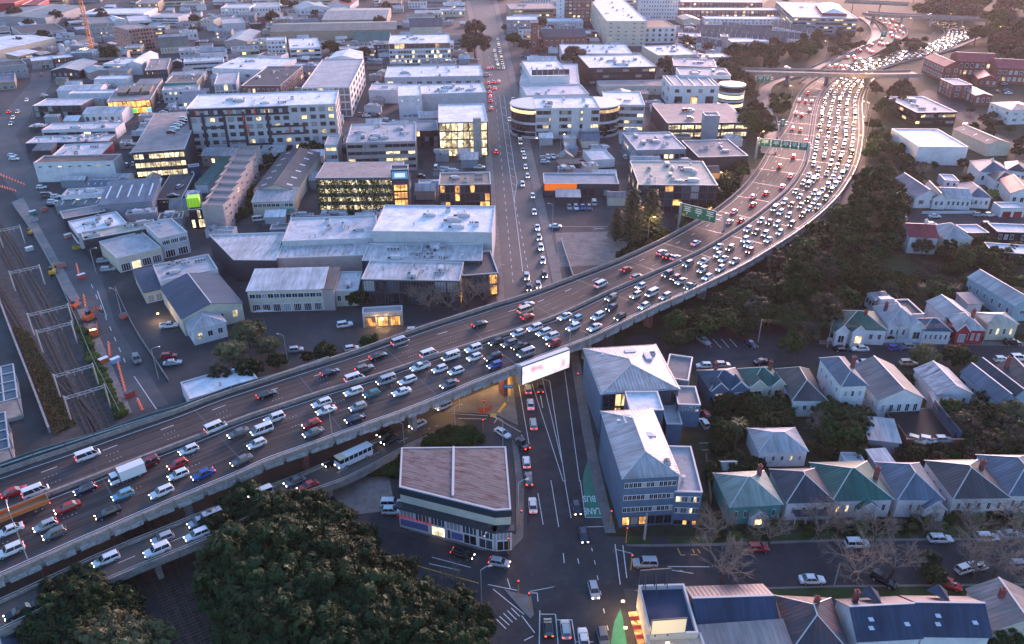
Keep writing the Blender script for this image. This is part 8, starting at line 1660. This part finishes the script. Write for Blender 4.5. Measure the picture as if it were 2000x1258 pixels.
def sat(A,B_):
    for poly in(A,B_):
        for i in range(len(poly)):
            ex,ey=poly[i][0]-poly[i-1][0],poly[i][1]-poly[i-1][1];nx,ny=ey,-ex
            a=[p[0]*nx+p[1]*ny for p in A];b=[p[0]*nx+p[1]*ny for p in B_]
            if max(a)<min(b)or max(b)<min(a):return False
    return True
CP_=[(o.location.x,o.location.y)for o in scene.objects if o.parent is None and o.get('category')in('car','van','pickup truck','traffic cone','street lamp','crane','tank','excavator')]
TP_=[(o.location.x,o.location.y)for o in scene.objects if o.parent is None and o.get('category')=='tree']
def free(rect,c,rad):
    for f,b in zip(FOOT,BC):
        if math.hypot(c[0]-b[0],c[1]-b[1])<rad+b[2]*1.4+2 and sat(rect,f):return False
    pts=rect+[c]+[((rect[i][0]+rect[i-1][0])/2,(rect[i][1]+rect[i-1][1])/2)for i in range(4)]
    for rp in ROADP+LONGP:
        if any(inside(p,rp)for p in pts):return False
    if any(math.hypot(c[0]-q[0],c[1]-q[1])<rad+1.5 for q in CP_):return False
    d2=((MEDA-np.array(c))**2).sum(1);return d2.min()>(rad+27)**2
rf=random.Random(31);bay=MB()
YM=[surf('yard_patch_%d'%i,c,.85,.3,.2,.1,dirt=tuple(q*.6 for q in c),dirt_amt=.6)for i,c in enumerate(((.03,.03,.034),(.09,.085,.085),(.16,.145,.14),(.06,.055,.06)))]
def rect_at(c,a,hx,hy):co_,si_=math.cos(a),math.sin(a);return[(c[0]+u*hx*co_-v*hy*si_,c[1]+u*hx*si_+v*hy*co_)for u,v in((-1,-1),(1,-1),(1,1),(-1,1))]
ZONES=[([(-20,20),(905,10),(930,110),(950,330),(960,400),(600,470),(400,470),(240,500),(110,400),(60,300),(110,130),(0,140)],300,'west of the long street'),([(1000,10),(1300,20),(1420,100),(1440,300),(1400,360),(1230,400),(1075,420),(1040,250)],110,'east of the long street'),([(-150,-60),(1500,-60),(1480,22),(700,12),(0,20)],150,'along the skyline')]
for poly,n,where in ZONES:
    k=0;tries=0;xs,ys=[p[0]for p in poly],[p[1]for p in poly]
    while k<n and tries<9000:
        tries+=1;x,y=rf.uniform(min(xs),max(xs)),rf.uniform(min(ys),max(ys))
        if not inside((x,y),poly):continue
        g_=P(T,(x,y),0);i=min(range(len(BC)),key=lambda q:(BC[q][0]-g_.x)**2+(BC[q][1]-g_.y)**2);a=ANG[i];big_=rf.random()<.45 and tries<5000
        lx_,ly_,h=(rf.uniform(12,28),rf.uniform(9,18),rf.uniform(4,8))if big_ else(rf.uniform(5,11),rf.uniform(4,8),rf.uniform(2.8,4.5))
        if where[0]=='a':big_=True;lx_,ly_,h=rf.uniform(18,55),rf.uniform(12,26),rf.uniform(4,13)
        co_,si_=math.cos(a),math.sin(a);rect=[(g_.x+u*lx_/2*co_-v*ly_/2*si_,g_.y+u*lx_/2*si_+v*ly_/2*co_)for u,v in((-1,-1),(1,-1),(1,1),(-1,1))]
        if not free([(g_.x+u*(lx_/2+1)*co_-v*(ly_/2+1)*si_,g_.y+u*(lx_/2+1)*si_+v*(ly_/2+1)*co_)for u,v in((-1,-1),(1,-1),(1,1),(-1,1))],(g_.x,g_.y),max(lx_,ly_)*.5):continue
        rc=rf.choice(['W','w','w','G','G','g','d','b','p','wS','GR','u']);wc=rf.choice('wwwgcpGdya');kd=rf.choice(['flat','flat','gable','shed']);kd=kd if kd!='shed' or len(rc)<3 else 'gable'
        RN={'W':'white','w':'off-white','G':'light grey','g':'mid-grey','d':'charcoal','b':'brown','p':'pinkish','u':'blue-grey'};WN={'w':'white','g':'grey','c':'cream','p':'pink-grey','G':'pale grey','d':'dark','y':'blue-grey','a':'tan'}
        lab='%s %s, %s roof, %s, infill %s'%(WN[wc],'workshop' if big_ else 'shed',RN[rc[0]],where,ordn(k))
        xp=[(*proj(Vector((p[0],p[1],h))),None)for p in rect]
        bld(lab,None,xp,h,wc,rc,kd,rise=rf.uniform(.8,2),f=(R(max(1,int(h/3.3)),max(2,int(lx_/3)),.2,.4)if rf.random()<.5 else G(max(1,int(h/3.3)),max(2,int(lx_/3)),.2))if big_ else None,units=rf.randint(1,4)if kd=='flat' else 0,name='workshop' if big_ else 'shed',group='infill buildings '+where)
        FOOT.append(rect);BC.append((g_.x,g_.y,max(lx_,ly_)*.75));ANG.append(a);k+=1
    k=0;tries=0;nc={'w':90,'e':45,'a':0}[where[0]]
    while k<nc and tries<4000:
        tries+=1;x,y=rf.uniform(min(xs),max(xs)),rf.uniform(min(ys),max(ys))
        if not inside((x,y),poly):continue
        g_=P(T,(x,y),0);i=min(range(len(BC)),key=lambda q:(BC[q][0]-g_.x)**2+(BC[q][1]-g_.y)**2);a=ANG[i]+math.pi/2;m_=rf.randint(2,6)
        for j in range(m_):
            c=(g_.x+math.cos(a-math.pi/2)*j*2.7,g_.y+math.sin(a-math.pi/2)*j*2.7);co_,si_=math.cos(a),math.sin(a)
            if not free([(c[0]+u*2.3*co_-v*1.0*si_,c[1]+u*2.3*si_+v*1.0*co_)for u,v in((-1,-1),(1,-1),(1,1),(-1,1))],c,.9):break
            q4=rect_at((c[0]+math.cos(a-math.pi/2)*1.35,c[1]+math.sin(a-math.pi/2)*1.35),a,2.4,.07);bay.face([(x_,y_,.026)for x_,y_ in q4])
            colr=rf.choice(cols+['blue','grey']);kind=rf.choice(['hatchback','sedan','wagon','van','pickup','hatchback']);CP_.append(c)
            car(Vector((c[0],c[1],.02)),a+rf.choice((0,math.pi))+rf.uniform(-.05,.05),kind,colr,'small parked %s %s in a yard %s, %s of these'%(colr,kind,where,ordn(k)),'off','off','cars parked in the yards '+where,False,1.05);k+=1
    for j in range({'w':90,'e':40,'a':30}[where[0]]):
        x,y=rf.uniform(min(xs),max(xs)),rf.uniform(min(ys),max(ys))
        if not inside((x,y),poly):continue
        g_=P(T,(x,y),0);i=min(range(len(BC)),key=lambda q:(BC[q][0]-g_.x)**2+(BC[q][1]-g_.y)**2);q4=rect_at((g_.x,g_.y),ANG[i],rf.uniform(5,20),rf.uniform(4,12))
        if any(inside(p_,rp)for p_ in q4 for rp in ROADP+LONGP):continue
        tag(MB().face([(x_,y_,.010+.0001*j)for x_,y_ in q4]).build('yard_ground',rf.choice(YM)),kind='structure')
o=bay.build('bay_marking',WHITE_LINE);tag(o,kind='structure')
# ------------------------------------------------------------------ evening haze
HAZE_D=0.000042
hz=MB().box((0,1900,64.5),(5400,4900,135)).build('haze',plain('haze_surface',(.5,.5,.5)))
m=bpy.data.materials.new('haze_air');m.use_nodes=True;nt=m.node_tree;nt.nodes.clear()
pv=nt.nodes.new('ShaderNodeVolumePrincipled');pv.inputs['Color'].default_value=(.92,.82,.86,1);pv.inputs['Density'].default_value=HAZE_D;pv.inputs['Anisotropy'].default_value=0.45
ou=nt.nodes.new('ShaderNodeOutputMaterial');nt.links.new(pv.outputs[0],ou.inputs['Volume']);hz.data.materials.clear();hz.data.materials.append(m)
tag(hz,'thin pink evening haze over the whole city','haze',kind='stuff')
